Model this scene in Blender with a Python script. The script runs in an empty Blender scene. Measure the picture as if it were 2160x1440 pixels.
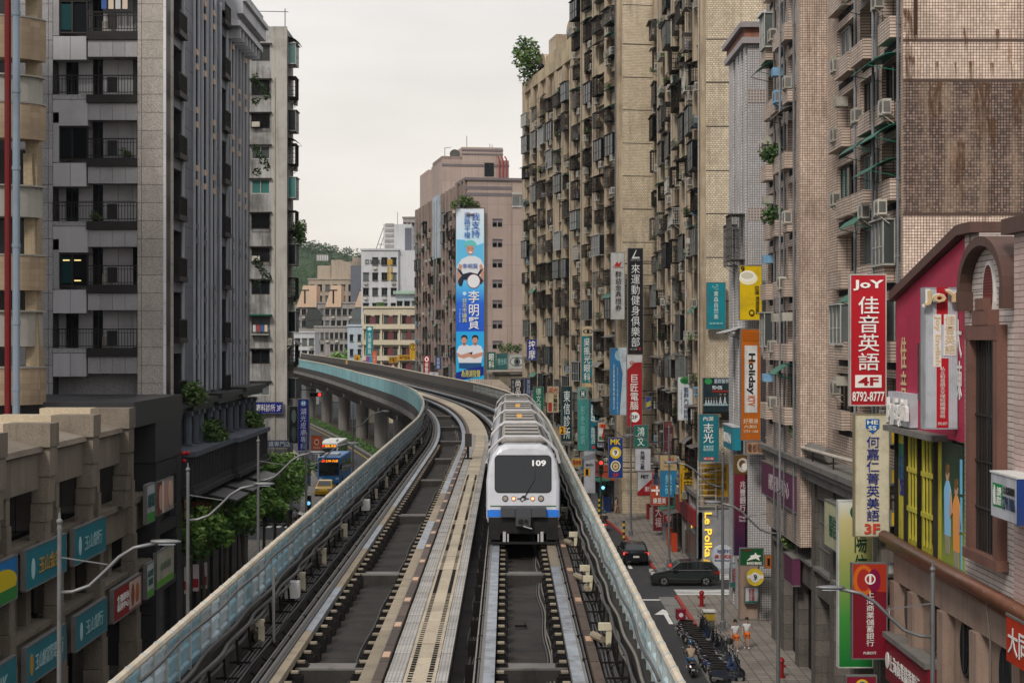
import bpy, bmesh, math, random
from mathutils import Vector, Matrix
random.seed(7)
SC = bpy.context.scene
COL = SC.collection
R = math.radians
# ---------------------------------------------------------------- camera
F, CX, CY, CAMZ = 3620.0, 1070.0, 717.0, 16.3     # focal length and principal point of the photograph, camera height
cam = bpy.data.cameras.new('camera'); cam_o = bpy.data.objects.new('camera', cam); COL.objects.link(cam_o)
cam.sensor_width = 36; cam.lens = 36*F/2160; cam.shift_x = (1080-CX)/2160; cam.shift_y = (CY-720)/2160
cam.clip_start = .5; cam.clip_end = 9000
cam_o.location = (0, 0, CAMZ); cam_o.rotation_euler = (R(90), 0, 0)
SC.camera = cam_o
# ---------------------------------------------------------------- sky, sun, exposure
W = bpy.data.worlds.new('World'); SC.world = W; W.use_nodes = True
wn, wl = W.node_tree.nodes, W.node_tree.links; wn.clear()
SUN_EL, SUN_AZ = R(42), R(203)
sky = wn.new('ShaderNodeTexSky'); sky.sky_type = 'NISHITA'; sky.sun_disc = False
sky.sun_elevation = SUN_EL; sky.sun_rotation = SUN_AZ; sky.dust_density = 4; sky.air_density = 1.5
bg1 = wn.new('ShaderNodeBackground'); bg1.inputs[1].default_value = .05
wl.new(sky.outputs[0], bg1.inputs[0])
tc = wn.new('ShaderNodeTexCoord'); sx = wn.new('ShaderNodeSeparateXYZ'); wl.new(tc.outputs['Generated'], sx.inputs[0])
ra = wn.new('ShaderNodeValToRGB'); wl.new(sx.outputs[2], ra.inputs[0])          # cloud deck: warm near the horizon, greyer above
e = ra.color_ramp.elements
e[0].position = 0; e[0].color = (.92, .86, .76, 1); e[1].position = .22; e[1].color = (.84, .81, .79, 1)
n_ = e.new(.1); n_.color = (.89, .845, .79, 1)
n_ = e.new(.8); n_.color = (1.0, 1.0, 1.02, 1)
mp = wn.new('ShaderNodeMapping'); mp.inputs['Scale'].default_value = (2.2, 2.2, 9); wl.new(tc.outputs['Generated'], mp.inputs[0])
nz = wn.new('ShaderNodeTexNoise'); nz.inputs['Scale'].default_value = 1.6; nz.inputs['Detail'].default_value = 5; wl.new(mp.outputs[0], nz.inputs[0])
mr = wn.new('ShaderNodeMapRange'); mr.inputs['From Min'].default_value = .3; mr.inputs['From Max'].default_value = .7
mr.inputs['To Min'].default_value = .84; mr.inputs['To Max'].default_value = 1.08; wl.new(nz.outputs[0], mr.inputs[0])
mm = wn.new('ShaderNodeMixRGB'); mm.blend_type = 'MULTIPLY'; mm.inputs[0].default_value = 1
wl.new(ra.outputs[0], mm.inputs[1]); wl.new(mr.outputs[0], mm.inputs[2])
bg2 = wn.new('ShaderNodeBackground'); bg2.inputs[1].default_value = .74; wl.new(mm.outputs[0], bg2.inputs[0])
ad = wn.new('ShaderNodeMixShader'); ad.inputs[0].default_value = .93
wl.new(bg1.outputs[0], ad.inputs[1]); wl.new(bg2.outputs[0], ad.inputs[2])
wo = wn.new('ShaderNodeOutputWorld'); wl.new(ad.outputs[0], wo.inputs[0])
sl = bpy.data.lights.new('sun', 'SUN'); sl.energy = 1.5; sl.angle = R(11); sl.color = (1, .93, .84)
so = bpy.data.objects.new('sun', sl); COL.objects.link(so)
so.rotation_euler = Vector((-math.sin(SUN_AZ)*math.cos(SUN_EL), -math.cos(SUN_AZ)*math.cos(SUN_EL), -math.sin(SUN_EL))).to_track_quat('-Z', 'Y').to_euler()
VS = SC.view_settings
VS.view_transform = 'Standard'; VS.look = 'None'; VS.gamma = 1; VS.exposure = .55; VS.use_curve_mapping = False
SC.render.engine = 'CYCLES'
SC.cycles.max_bounces = 5; SC.cycles.diffuse_bounces = 2; SC.cycles.glossy_bounces = 3; SC.cycles.transmission_bounces = 4
SC.cycles.transparent_max_bounces = 8; SC.cycles.volume_bounces = 0; SC.cycles.caustics_reflective = False; SC.cycles.caustics_refractive = False
# ---------------------------------------------------------------- helpers
def wx(px, d): return (px-CX)/F*d
def wz(py, d): return CAMZ-(py-CY)/F*d
def srgb(h):
    h = h.lstrip('#'); c = [int(h[i:i+2], 16)/255 for i in (0, 2, 4)]
    return tuple(((x+.055)/1.055)**2.4 if x > .04045 else x/12.92 for x in c)
class MB:
    """collects faces; build() links them as one mesh object with box-projected UVs in metres"""
    def __init__(s): s.v = []; s.f = []; s.mi = []; s.m = 0
    def add(s, vs, fs):
        b = len(s.v); s.v += [tuple(v) for v in vs]; s.f += [tuple(i+b for i in f) for f in fs]; s.mi += [s.m]*len(fs); return s
    def box(s, x0, x1, y0, y1, z0, z1):
        if x0 > x1: x0, x1 = x1, x0
        if y0 > y1: y0, y1 = y1, y0
        if z0 > z1: z0, z1 = z1, z0
        return s.add([(x0,y0,z0),(x1,y0,z0),(x1,y1,z0),(x0,y1,z0),(x0,y0,z1),(x1,y0,z1),(x1,y1,z1),(x0,y1,z1)],
                     [(0,3,2,1),(4,5,6,7),(0,1,5,4),(1,2,6,5),(2,3,7,6),(3,0,4,7)])
    def bar(s, p, q, w, h=None):
        h = h or w; p, q = Vector(p), Vector(q); t = (q-p).normalized()
        a = t.cross(Vector((0,0,1)))
        if a.length < .01: a = Vector((1,0,0))
        a.normalize(); b = a.cross(t).normalized(); a = a*w/2; b = b*h/2
        vs = [p-a-b, p+a-b, p+a+b, p-a+b, q-a-b, q+a-b, q+a+b, q-a+b]
        return s.add(vs, [(0,1,2,3),(7,6,5,4),(0,4,5,1),(1,5,6,2),(2,6,7,3),(3,7,4,0)])
    def tube(s, pts, r, n=6, cap=True):
        pts = [Vector(p) for p in pts]; rs = r if isinstance(r, (list, tuple)) else [r]*len(pts); vs = []; fs = []
        for i, p in enumerate(pts):
            t = (pts[min(i+1, len(pts)-1)]-pts[max(i-1, 0)])
            t = t.normalized() if t.length > 1e-9 else Vector((0,0,1))
            a = t.cross(Vector((0,0,1)) if abs(t.z) < .95 else Vector((1,0,0))).normalized(); b = t.cross(a).normalized()
            for k in range(n):
                q = 2*math.pi*k/n; vs.append(p+(a*math.cos(q)+b*math.sin(q))*rs[i])
        for i in range(len(pts)-1):
            for k in range(n):
                k2 = (k+1) % n; fs.append((i*n+k, i*n+k2, (i+1)*n+k2, (i+1)*n+k))
        if cap: fs.append(tuple(range(n))[::-1]); fs.append(tuple((len(pts)-1)*n+k for k in range(n)))
        return s.add(vs, fs)
    def prism(s, poly, h0, h1, ax='z'):
        """polygon extruded along an axis; poly coordinates are the other two axes in x,y,z order"""
        n = len(poly)
        def P(a, b, h): return (a,b,h) if ax == 'z' else ((h,a,b) if ax == 'x' else (a,h,b))
        vs = [P(a,b,h0) for a, b in poly]+[P(a,b,h1) for a, b in poly]
        return s.add(vs, [tuple(range(n))[::-1], tuple(range(n, 2*n))]+[(i, (i+1) % n, n+(i+1) % n, n+i) for i in range(n)])
    def loft(s, rings, cap0=True, cap1=True, closed=True):
        n = len(rings[0]); vs = [p for r_ in rings for p in r_]; fs = []
        for i in range(len(rings)-1):
            for k in range(n if closed else n-1):
                k2 = (k+1) % n; fs.append((i*n+k, i*n+k2, (i+1)*n+k2, (i+1)*n+k))
        if cap0: fs.append(tuple(range(n))[::-1])
        if cap1: fs.append(tuple((len(rings)-1)*n+k for k in range(n)))
        return s.add(vs, fs)
    def quad(s, a, b, c, d): return s.add([a,b,c,d], [(0,1,2,3)])
    def ball(s, c, r, n=8, m=6, sq=(1,1,1)):
        rings = []
        for i in range(1, m):
            t = math.pi*i/m
            rings.append([(c[0]+r*sq[0]*math.sin(t)*math.cos(2*math.pi*k/n), c[1]+r*sq[1]*math.sin(t)*math.sin(2*math.pi*k/n), c[2]-r*sq[2]*math.cos(t)) for k in range(n)])
        return s.loft(rings)
    def xf(s, M, start=0):
        for i in range(start, len(s.v)): s.v[i] = tuple(M @ Vector(s.v[i]))
        return s
    def mesh(s, name, mats=None, smooth=False, fix=True):
        me = bpy.data.meshes.new(name); me.from_pydata(s.v, [], s.f)
        if fix:
            bm = bmesh.new(); bm.from_mesh(me); bmesh.ops.recalc_face_normals(bm, faces=bm.faces); bm.to_mesh(me); bm.free()
        mats = mats if isinstance(mats, (list, tuple)) else [mats]
        for m_ in mats: me.materials.append(m_)
        if any(s.mi): me.polygons.foreach_set('material_index', s.mi)
        uv = me.uv_layers.new(name='UVMap'); vs = me.vertices; out = [0.0]*(2*len(me.loops)); lp = me.loops
        for p in me.polygons:
            nx, ny, nz_ = abs(p.normal.x), abs(p.normal.y), abs(p.normal.z)
            for li in p.loop_indices:
                c = vs[lp[li].vertex_index].co
                if nz_ > nx and nz_ > ny: a, b = c.x, c.y
                elif nx > ny: a, b = c.y, c.z
                else: a, b = c.x, c.z
                out[2*li] = a; out[2*li+1] = b
        uv.data.foreach_set('uv', out)
        if smooth: me.polygons.foreach_set('use_smooth', [True]*len(me.polygons))
        me.update(); return me
    def build(s, name, mats, parent=None, loc=(0,0,0), rz=0, smooth=False, fix=True):
        o = bpy.data.objects.new(name, s.mesh(name, mats, smooth, fix)); COL.objects.link(o); o.location = loc; o.rotation_euler = (0,0,rz)
        if parent: o.parent = parent
        return o
def tag(o, label=None, cat=None, group=None, kind=None):
    if label: o['label'] = label
    if cat: o['category'] = cat
    if group: o['group'] = group
    if kind: o['kind'] = kind
    return o
def thing(name, label, cat, loc=(0,0,0), rz=0, group=None):
    o = bpy.data.objects.new(name, None); COL.objects.link(o); o.empty_display_size = .1
    o.location = loc; o.rotation_euler = (0,0,rz); return tag(o, label, cat, group)
def put(me, name, parent=None, loc=(0,0,0), rz=0, sc=None):
    """another object that shares a mesh"""
    o = bpy.data.objects.new(name, me); COL.objects.link(o); o.location = loc; o.rotation_euler = (0,0,rz)
    if sc: o.scale = sc
    if parent: o.parent = parent
    return o
KIDS = {}
def copy_tree(o, loc, rz=None, label=None, parent=None, rnd=None):
    def rec(a, par):
        c = a.copy(); COL.objects.link(c)
        if par: c.parent = par
        for ch in KIDS[a.name]: rec(ch, c)
        return c
    if o.name not in KIDS:
        def reg(a):
            KIDS[a.name] = list(a.children)
            for ch in KIDS[a.name]: reg(ch)
        reg(o)
    r = rec(o, parent); r.location = loc
    if rz is not None: r.rotation_euler = (0,0,rz)
    if label: r['label'] = label
    return r
# ---------------------------------------------------------------- lettering, converted in one batch at the end
TEXTS = []
def text(s, mat_, parent, o, u, v, w, h, bold=.012, depth=.015, name='lettering'):
    """string fitted into the w x h rectangle whose lower left corner is o; u right, v up (local to parent)"""
    bold = min(bold, .03) if s.isascii() else (.0 if len(s.replace(chr(10),'')) > 4 else .004)
    TEXTS.append((s, bold, mat_, parent, Vector(o), Vector(u), Vector(v), w, h, depth, name))
def flush_texts():
    keys = {}
    for t in TEXTS:
        k = (t[0], t[1])
        if k not in keys:
            c = bpy.data.curves.new('t', 'FONT'); c.body = t[0]; c.align_x = 'CENTER'; c.extrude = .01; c.offset = t[1]; c.resolution_u = 2
            c.space_line = 1.0 if len(t[0]) < 30 else .9
            ob = bpy.data.objects.new('t', c); COL.objects.link(ob); keys[k] = ob
    dg = bpy.context.evaluated_depsgraph_get(); src = {}
    for k, ob in keys.items():
        me = bpy.data.meshes.new_from_object(ob.evaluated_get(dg))
        vs = [tuple(v.co) for v in me.vertices]; fs = [tuple(p.vertices) for p in me.polygons]; src[k] = (vs, fs)
        bpy.data.meshes.remove(me)
    for ob in keys.values():
        c = ob.data; bpy.data.objects.remove(ob); bpy.data.curves.remove(c)
    for s, b, m_, par, o, u, v, w, h, dep, name in TEXTS:
        vs, fs = src[(s, b)]
        if not vs: continue
        x0 = min(p[0] for p in vs); x1 = max(p[0] for p in vs); y0 = min(p[1] for p in vs); y1 = max(p[1] for p in vs)
        n = u.cross(v)
        vv = [o+u*((p[0]-x0)/(x1-x0)*w)+v*((p[1]-y0)/(y1-y0)*h)+n*(dep if p[2] > 0 else 0) for p in vs]
        me = bpy.data.meshes.new(name); me.from_pydata(vv, [], fs); me.materials.append(m_); me.update()
        ob = bpy.data.objects.new(name, me); COL.objects.link(ob); ob.parent = par
def V(s): return '\n'.join(s)
# ---------------------------------------------------------------- materials
MATS = {}
def mat(name, col, rough=.6, metal=0, grime=0, gscale=.35, streak=0, vary=0, bump=0, bscale=12, tile=None, mortar=(.1,.09,.08), msize=.08,
        offset=0, toff=.5, emit=0, spec=.22, grain=0, dirt=(.05,.045,.04), coat=0, tvar=.15, rust=0, gthr=.46, sthr=.5):
    """principled material: base colour, optional brick grid in metres, grime blotches, vertical streaks and per-object variation"""
    if name in MATS: return MATS[name]
    col = srgb(col) if isinstance(col, str) else col
    m = bpy.data.materials.new(name); MATS[name] = m; m.use_nodes = True; nt = m.node_tree; N, L = nt.nodes, nt.links
    bs = N['Principled BSDF']; bs.inputs['Roughness'].default_value = rough; bs.inputs['Metallic'].default_value = metal
    bs.inputs['Specular IOR Level'].default_value = spec; bs.inputs['Coat Weight'].default_value = coat
    def mul(a, b, f=1, mode='MULTIPLY'):
        x = N.new('ShaderNodeMixRGB'); x.blend_type = mode
        if isinstance(f, (int, float)): x.inputs[0].default_value = f
        else: L.new(f, x.inputs[0])
        for i, y in ((1, a), (2, b)):
            if isinstance(y, (tuple, list)): x.inputs[i].default_value = (*y[:3], 1)
            else: L.new(y, x.inputs[i])
        return x.outputs[0]
    def noise(vec, sc, det=4, rg=.6):
        x = N.new('ShaderNodeTexNoise'); x.inputs['Scale'].default_value = sc; x.inputs['Detail'].default_value = det; x.inputs['Roughness'].default_value = rg
        L.new(vec, x.inputs['Vector']); return x.outputs[0]
    def rng(v, a, b, c, d):
        x = N.new('ShaderNodeMapRange'); x.inputs[1].default_value = a; x.inputs[2].default_value = b; x.inputs[3].default_value = c; x.inputs[4].default_value = d
        L.new(v, x.inputs[0]); return x.outputs[0]
    out = None; hgt = None
    geo = N.new('ShaderNodeNewGeometry'); pos = geo.outputs['Position']
    if tile:
        uv = N.new('ShaderNodeUVMap'); b = N.new('ShaderNodeTexBrick'); L.new(uv.outputs[0], b.inputs['Vector'])
        b.inputs['Scale'].default_value = 1; b.inputs['Brick Width'].default_value = tile[0]; b.inputs['Row Height'].default_value = tile[1]
        b.inputs['Mortar Size'].default_value = msize*min(tile)/2; b.inputs['Mortar Smooth'].default_value = .1; b.offset = toff; b.inputs['Bias'].default_value = 0
        b.inputs['Color1'].default_value = (*[c*(1-tvar) for c in col], 1); b.inputs['Color2'].default_value = (*[min(1, c*(1+tvar)) for c in col], 1)
        b.inputs['Mortar'].default_value = (*mortar, 1); out = b.outputs['Color']; hgt = b.outputs['Fac']
    else: out = col
    if vary:
        oi = N.new('ShaderNodeObjectInfo'); out = mul(out, rng(oi.outputs['Random'], 0, 1, 1-vary, 1+vary*.6))
    if grain: out = mul(out, rng(noise(pos, 25, 3), .3, .7, 1-grain, 1+grain))
    if grime:
        g = noise(pos, gscale, 7, .68); out = mul(out, dirt, rng(g, gthr, gthr+.26, 0, grime), 'MIX')
    if streak:
        mp_ = N.new('ShaderNodeMapping'); mp_.inputs['Scale'].default_value = (1.7, 1.7, .1); L.new(pos, mp_.inputs[0])
        out = mul(out, dirt, rng(noise(mp_.outputs[0], 1.3, 6, .7), sthr, sthr+.24, 0, streak), 'MIX')
    if rust:
        mp_ = N.new('ShaderNodeMapping'); mp_.inputs['Scale'].default_value = (2.2, 2.2, .22); L.new(pos, mp_.inputs[0])
        out = mul(out, (.16, .06, .02), rng(noise(mp_.outputs[0], .9, 5, .75), .6, .72, 0, rust), 'MIX')
    if isinstance(out, tuple): bs.inputs['Base Color'].default_value = (*out[:3], 1)
    else: L.new(out, bs.inputs['Base Color'])
    if bump or hgt is not None:
        bp = N.new('ShaderNodeBump'); bp.inputs['Distance'].default_value = .02; bp.inputs['Strength'].default_value = bump or .35
        if hgt is not None:
            inv = rng(hgt, 0, 1, 1, 0); L.new(inv, bp.inputs['Height'])
        else: L.new(noise(pos, bscale, 5), bp.inputs['Height'])
        L.new(bp.outputs[0], bs.inputs['Normal'])
    if emit:
        bs.inputs['Emission Strength'].default_value = emit; bs.inputs['Emission Color'].default_value = (*col, 1)
    return m
def paint(hexc, rough=.5, grime=.42):
    return mat('paint_'+hexc.strip('#'), hexc, rough, grime=grime, gscale=.9, streak=.35)

def gradmat(name, stops, rough=.45):
    """printed panel whose ink fades from one colour to another down its height"""
    m = bpy.data.materials.new(name); m.use_nodes = True; nt = m.node_tree; N, L = nt.nodes, nt.links
    t = N.new('ShaderNodeTexCoord'); s = N.new('ShaderNodeSeparateXYZ'); r = N.new('ShaderNodeValToRGB'); L.new(t.outputs['Generated'], s.inputs[0]); L.new(s.outputs[2], r.inputs[0])
    e = r.color_ramp.elements
    while len(e) < len(stops): e.new(.5)
    for el, (p_, c) in zip(e, stops): el.position = p_; el.color = (*srgb(c), 1)
    L.new(r.outputs[0], N['Principled BSDF'].inputs['Base Color']); N['Principled BSDF'].inputs['Roughness'].default_value = rough; return m
# ================================================================ ground, roads, pavements, markings
M_ground = mat('ground_dull', (.06,.06,.055), .9, grime=.5, gscale=.02)
M_asph = mat('asphalt', (.042,.043,.046), .75, grain=.25, grime=.6, gscale=.25, bump=.2, dirt=(.075,.073,.07))
M_pave = mat('paving', (.23,.205,.18), .8, tile=(.6,.6), toff=0, msize=.07, mortar=(.06,.05,.045), grime=.5, gscale=.35, grain=.15, tvar=.12, dirt=(.08,.07,.06))
M_kerb = mat('kerb', (.2,.195,.185), .8, grime=.5, gscale=1)
M_kred = mat('kerb_red', (.33,.045,.04), .7, grime=.5, gscale=1.5, dirt=(.12,.06,.05))
M_line = mat('road_white', (.75,.75,.73), .7, grime=.5, gscale=1.2, dirt=(.2,.2,.19))
M_liney = mat('road_yellow', (.5,.34,.05), .7, grime=.5, gscale=1.2, dirt=(.15,.12,.07))
def st(o): o['kind'] = 'structure'; return o
st(MB().box(-3000,3000,-200,4500,-1,-.02).build('ground', M_ground))
HEAD = [(0,0),(110,0),(140,-.05),(170,-.11),(200,-.16),(240,-.185),(280,-.21),(340,-.225),(400,-.22),(450,-.16),(490,-.08),(520,0),(560,.15),(620,.35),(700,.6)]
def lerp(tab, y):
    for (a, va), (b, vb) in zip(tab, tab[1:]):
        if y <= b: return va+(vb-va)*(max(y, a)-a)/(b-a)
    return tab[-1][1]
U0 = -1.69; ZR0 = 9.2
_xs = [U0]
for i in range(0, 700): _xs.append(_xs[-1]+lerp(HEAD, i+.5))
def cen(y):
    i = int(max(0, min(699, y))); return _xs[i]+(_xs[i+1]-_xs[i])*(y-i)
def head(y): return math.atan(lerp(HEAD, y))
def gat(u, y, z=0):
    a = head(y); return Vector((cen(y)+u*math.cos(a), y-u*math.sin(a), z))
def gsweep(mb, u0, u1, z0, z1, y0, y1, st_=8):
    n = max(1, int((y1-y0)/st_)) if y1 > 110 else 1
    return mb.loft([[gat(u, y0+(y1-y0)*i/n, z) for u, z in ((u0,z0),(u1,z0),(u1,z1),(u0,z1))] for i in range(n+1)])
def strip(name, u0, u1, z, y0, y1, m_): mb = MB(); gsweep(mb, u0, u1, z-.003 if z < .02 else 0, z, y0, y1); return st(mb.build(name, m_))
st(gsweep(MB(), -17, 15.9, -.012, 0, 8, 600).build('road', M_asph))
st(MB().box(9.5,60,109.2,119.6,-.011,.004).build('side_road', M_asph)); st(MB().box(-60,-15,139,153.5,-.011,.004).build('side_road', M_asph))
st(MB().box(10.8,19,20,109.0,-.01,.14).build('pavement', M_pave)); st(MB().box(-21.5,-12.6,20,139,-.01,.14).build('pavement', M_pave))
mb = MB(); gsweep(mb, 12.35, 18, -.01, .14, 121.5, 235); st(mb.build('pavement', M_pave))
st(MB().box(10.62,10.8,20,97,-.01,.15).build('kerb', M_kerb)); st(MB().box(10.6,10.82,97,108.6,-.01,.16).build('red_kerb', M_kred)); st(MB().box(9.6,10.6,20,109,.004,.012).build('gutter', M_kerb))
mb = MB(); gsweep(mb, 12.15, 12.36, -.01, .16, 121.5, 158); st(mb.build('red_kerb', M_kred))
st(MB().box(-12.6,-12.4,20,139,-.01,.15).build('kerb', M_kerb))
mb = MB(); gsweep(mb, -15.5, -13, -.01, .14, 156, 330); st(mb.build('pavement', M_pave))
mb = MB(); gsweep(mb, -3.2, 3.2, -.01, .25, 152, 600); st(mb.build('median', M_kerb))
mb = MB(); gsweep(mb, -3.0, 3.0, .25, .3, 152.3, 599); st(mb.build('median_soil', mat('soil',(.05,.04,.03),.95)))
# markings
for k in range(7): x = 10.9+.55*k; 
for k in range(5): st(MB().box(10.9,15.4,109.35+.62*k,109.68+.62*k,.004,.009).build('zebra_stripe', M_line))
for k in range(4): st(MB().box(11.8,16,117.0+.72*k,117.35+.72*k,.004,.009).build('zebra_stripe', M_line))
for k in range(7): st(MB().box(-21+.8*k,-20.55+.8*k,149.2,152.6,.004,.009).build('zebra_stripe', M_line))
st(MB().box(5.5,9.6,107.6,108.0,.002,.006).build('stop_line', M_line))
a_ = MB(); a_.prism([(9.3,98.6),(9.55,98.6),(9.55,102),(10.1,102),(9.42,104),(8.75,102),(9.3,102)], .003, .008); st(a_.build('lane_arrow', M_line))
a_ = MB(); a_.prism([(8.7,122.5),(8.95,122.5),(8.95,126),(9.5,126),(8.82,128),(8.15,126),(8.7,126)], .003, .008); st(a_.build('lane_arrow', M_line))
for k in range(28):
    y = 30+k*10; mb = MB(); gsweep(mb, -9.6, -9.45, .003, .008, y, y+4); st(mb.build('lane_dash', M_line)); mb = MB(); gsweep(mb, 8.5, 8.65, .003, .008, y, y+4) 
for u in (-4.2,): mb = MB(); gsweep(mb, u, u+.15, .003, .008, 150, 420); st(mb.build('edge_line', M_liney))
for y in (181,196,214): 
    p = gat(-7, y); st(MB().box(p.x-.15,p.x+.15,y,y+4.5,.003,.008).build('lane_arrow_stem', M_line)); a_ = MB(); a_.prism([(p.x-.7,y+4.5),(p.x+.7,y+4.5),(p.x,y+6.5)], .003, .008); st(a_.build('lane_arrow', M_line))
# ================================================================ the elevated track
RISE = [(0,0),(119,0),(169,.34),(242,.56),(300,1.2),(375,1.75),(470,2.2),(560,3.05),(700,4)]
def zr(y): return ZR0+lerp(RISE, y)
def at(u, y, z=0):
    """point at sideways offset u from the track centre line, z above the running surface"""
    a = head(y); return Vector((cen(y)+u*math.cos(a), y-u*math.sin(a), zr(y)+z))
def steps(y0, y1, fine=6.0):
    out = [y0]; y = y0
    while y < y1-1e-6:
        y = min(y1, (math.floor(y/fine)+1)*fine if y >= 108 else min(108, y1)); out.append(y)
    return out
def sweep(mb, prof, y0, y1, fine=6.0):
    return mb.loft([[at(u, y, z) for u, z in prof] for y in steps(y0, y1, fine)])
def rect(u0, u1, z0, z1): return [(u0,z0),(u1,z0),(u1,z1),(u0,z1)]
M_conc = mat('concrete_dark', (.042,.039,.036), .85, grime=.7, gscale=.5, streak=.5, grain=.2, bump=.3, dirt=(.014,.013,.012))
M_floor = mat('trackbed', (.036,.032,.029), .9, grime=.85, gthr=.42, rust=.35, gscale=.8, grain=.35, bump=.4, dirt=(.012,.011,.011))
M_tan = mat('strip_concrete', (.27,.225,.165), .8, grime=.55, gscale=1.3, grain=.25, vary=.25, bump=.25, dirt=(.09,.075,.06))
M_steelplate = mat('strip_steel', (.34,.37,.41), .42, metal=.5, grime=.8, gthr=.42, gscale=2.2, grain=.2, vary=.2, dirt=(.09,.09,.09))
M_black = mat('black_iron', (.011,.010,.010), .8, grime=.3, gscale=2, dirt=(.035,.028,.02), spec=.1)
M_brown = mat('guide_bar_steel', (.085,.055,.04), .55, metal=.3, grime=.5, gscale=2, vary=.4, dirt=(.02,.015,.012))
M_copper = mat('copper_lit_clip', (.55,.33,.2), .4, metal=.4, grime=.3, gscale=3)
M_slab = mat('walkway_concrete', (.40,.34,.255), .85, grime=.5, gscale=.7, grain=.2, vary=.14, bump=.25, dirt=(.14,.12,.1))
M_slab2 = mat('walkway_grey', (.33,.315,.295), .85, tile=(.075,9), toff=0, msize=.25, mortar=(.2,.19,.18), tvar=.05, grime=.5, gscale=.9, grain=.2, vary=.16, bump=.25, dirt=(.12,.11,.1))
M_hole = mat('slot_dark', (.012,.011,.01), .9)
M_blue = mat('fence_blue', (.24,.42,.51), .5, grime=.55, gscale=1.2, streak=.4, vary=.25, dirt=(.10,.10,.085))
M_bluew = mat('fence_pale_blue', (.42,.53,.59), .5, grime=.5, gscale=1.2, streak=.4, vary=.25, dirt=(.12,.11,.09))
M_post = mat('fence_post', (.38,.42,.41), .5, grime=.5, gscale=2, dirt=(.09,.08,.06))
M_rail = mat('fence_top_rail', (.52,.45,.35), .6, grime=.5, gscale=1.5, dirt=(.16,.12,.08))
M_cable = mat('cable_grey', (.06,.058,.058), .5, grime=.4, gscale=3, dirt=(.02,.018,.016))
M_cable2 = mat('cable_pale', (.17,.155,.135), .5, grime=.4, gscale=3, dirt=(.06,.05,.04))
M_cream = mat('signal_cream', (.55,.50,.37), .5, grime=.5, gscale=2.5, dirt=(.18,.14,.09))
M_white = mat('box_white', (.62,.62,.60), .5, grime=.4, gscale=2.5, dirt=(.2,.18,.15))
M_under = mat('girder_concrete', (.16,.15,.14), .85, grime=.6, gscale=.25, streak=.6, bump=.2, dirt=(.04,.038,.035))
M_outer = mat('fence_outer_blue', (.17,.38,.42), .5, tile=(1.15,3), toff=0, msize=.09, mortar=(.06,.13,.15), grime=.55, gscale=.2, streak=.5, tvar=.12, dirt=(.09,.12,.12))
VIA = thing('viaduct', 'long curving grey concrete viaduct carrying the two metro tracks', 'viaduct', (0,0,0))
YN, YF = 24.0, 640.0
TR = (-2.24, 2.24)                                     # track centres
mb = MB(); sweep(mb, [(-4.55,-.6),(4.55,-.6),(4.55,-1.15),(2.0,-2.6),(-2.0,-2.6),(-4.55,-1.15)], YN, YF); mb.build('girder', M_under, VIA, fix=True)
mb = MB(); sweep(mb, rect(-4.2,4.2,-.596,-.55), YN, YF); mb.build('trackbed', M_floor, VIA)
for s in (-1, 1):
    mb = MB(); sweep(mb, rect(s*4.22, s*4.5, -.6, .82) if s > 0 else rect(-4.5,-4.22,-.6,.82), YN, YF); mb.build('parapet', M_conc, VIA)
    mb = MB(); sweep(mb, rect(*sorted((s*3.75, s*4.22)), -.55, .12), YN, YF); mb.build('cable_ledge', M_conc, VIA)
# running strips in 6 m lengths, grey steel and tan concrete in turn
random.seed(11)
for t in TR:
    for s in (-1, 1):
        u = t+s*.98; y = YN; k = 0
        tab = {(-1,-1):[0,0,1,0,1,0,1,1], (-1,1):[0,0,0,0,1,0,0,1], (1,-1):[0,1,1,1], (1,1):[0,1,1,1]}[(int(math.copysign(1,t)), s)]
        while y < 300:
            ln = (random.choice((6,7.5,9)) if y > 33 else 9) if y < 108 else 18
            st = (tab[k] if k < len(tab) else (1 if y > 75 else random.randint(0,1)))
            mb = MB(); sweep(mb, rect(u-.16, u+.16, -.16, 0), y, y+ln-.03, 3)
            mb.build('running_strip', M_steelplate if st else M_tan, VIA); y += ln; k += 1
        mb = MB(); sweep(mb, rect(u-.16, u+.16, -.16, 0), y, YF, 6); mb.build('running_strip', M_steelplate, VIA)
        mb = MB(); sweep(mb, rect(u-.09, u+.09, -.54, -.17), YN, YF, 6); mb.build('strip_girder', M_black, VIA)
blk = MB().box(-.17,.17,-.2,.2,-.55,-.2).box(-.13,.13,-.15,.15,-.2,-.14).mesh('support_block', M_black)
seat = MB().box(-.08,.08,-.09,.09,-.14,-.10).mesh('support_seat', M_tan)
nb = 0
for t in TR:
    for s in (-1, 1):
        y = 35.0
        while y < 118:
            b = put(blk, 'support_block', VIA, at(t+s*.70, y), -head(y)); put(seat, 'bolt_plate', b); y += 1.2
            if s*t > 0: y += .0
# cross beams between the strips
for t in TR:
    for y in (38.6, 54, 72, 90, 106, 124, 142, 160):
        mb = MB().box(-.8,.8,-.35,.35,-.55,-.26).box(-.8,.8,.36,1.3,-.549,-.42); o_ = mb.build('cross_beam', M_conc, VIA, at(t, y), -head(y)); MB().box(-.8,.8,-.30,.34,-.26,-.22).build('beam_bright_edge', M_under, o_)  # thin paler slab puts the brighter top edge into the colour
for y, x0 in ((45.5,-.35),(60,.1)):
    MB().box(x0,x0+.3,-.04,.04,-.5,-.44).box(x0+.26,x0+.3,-.04,.5,-.5,-.44).build('cable_hook', M_black, VIA, at(2.24,y))
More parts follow.
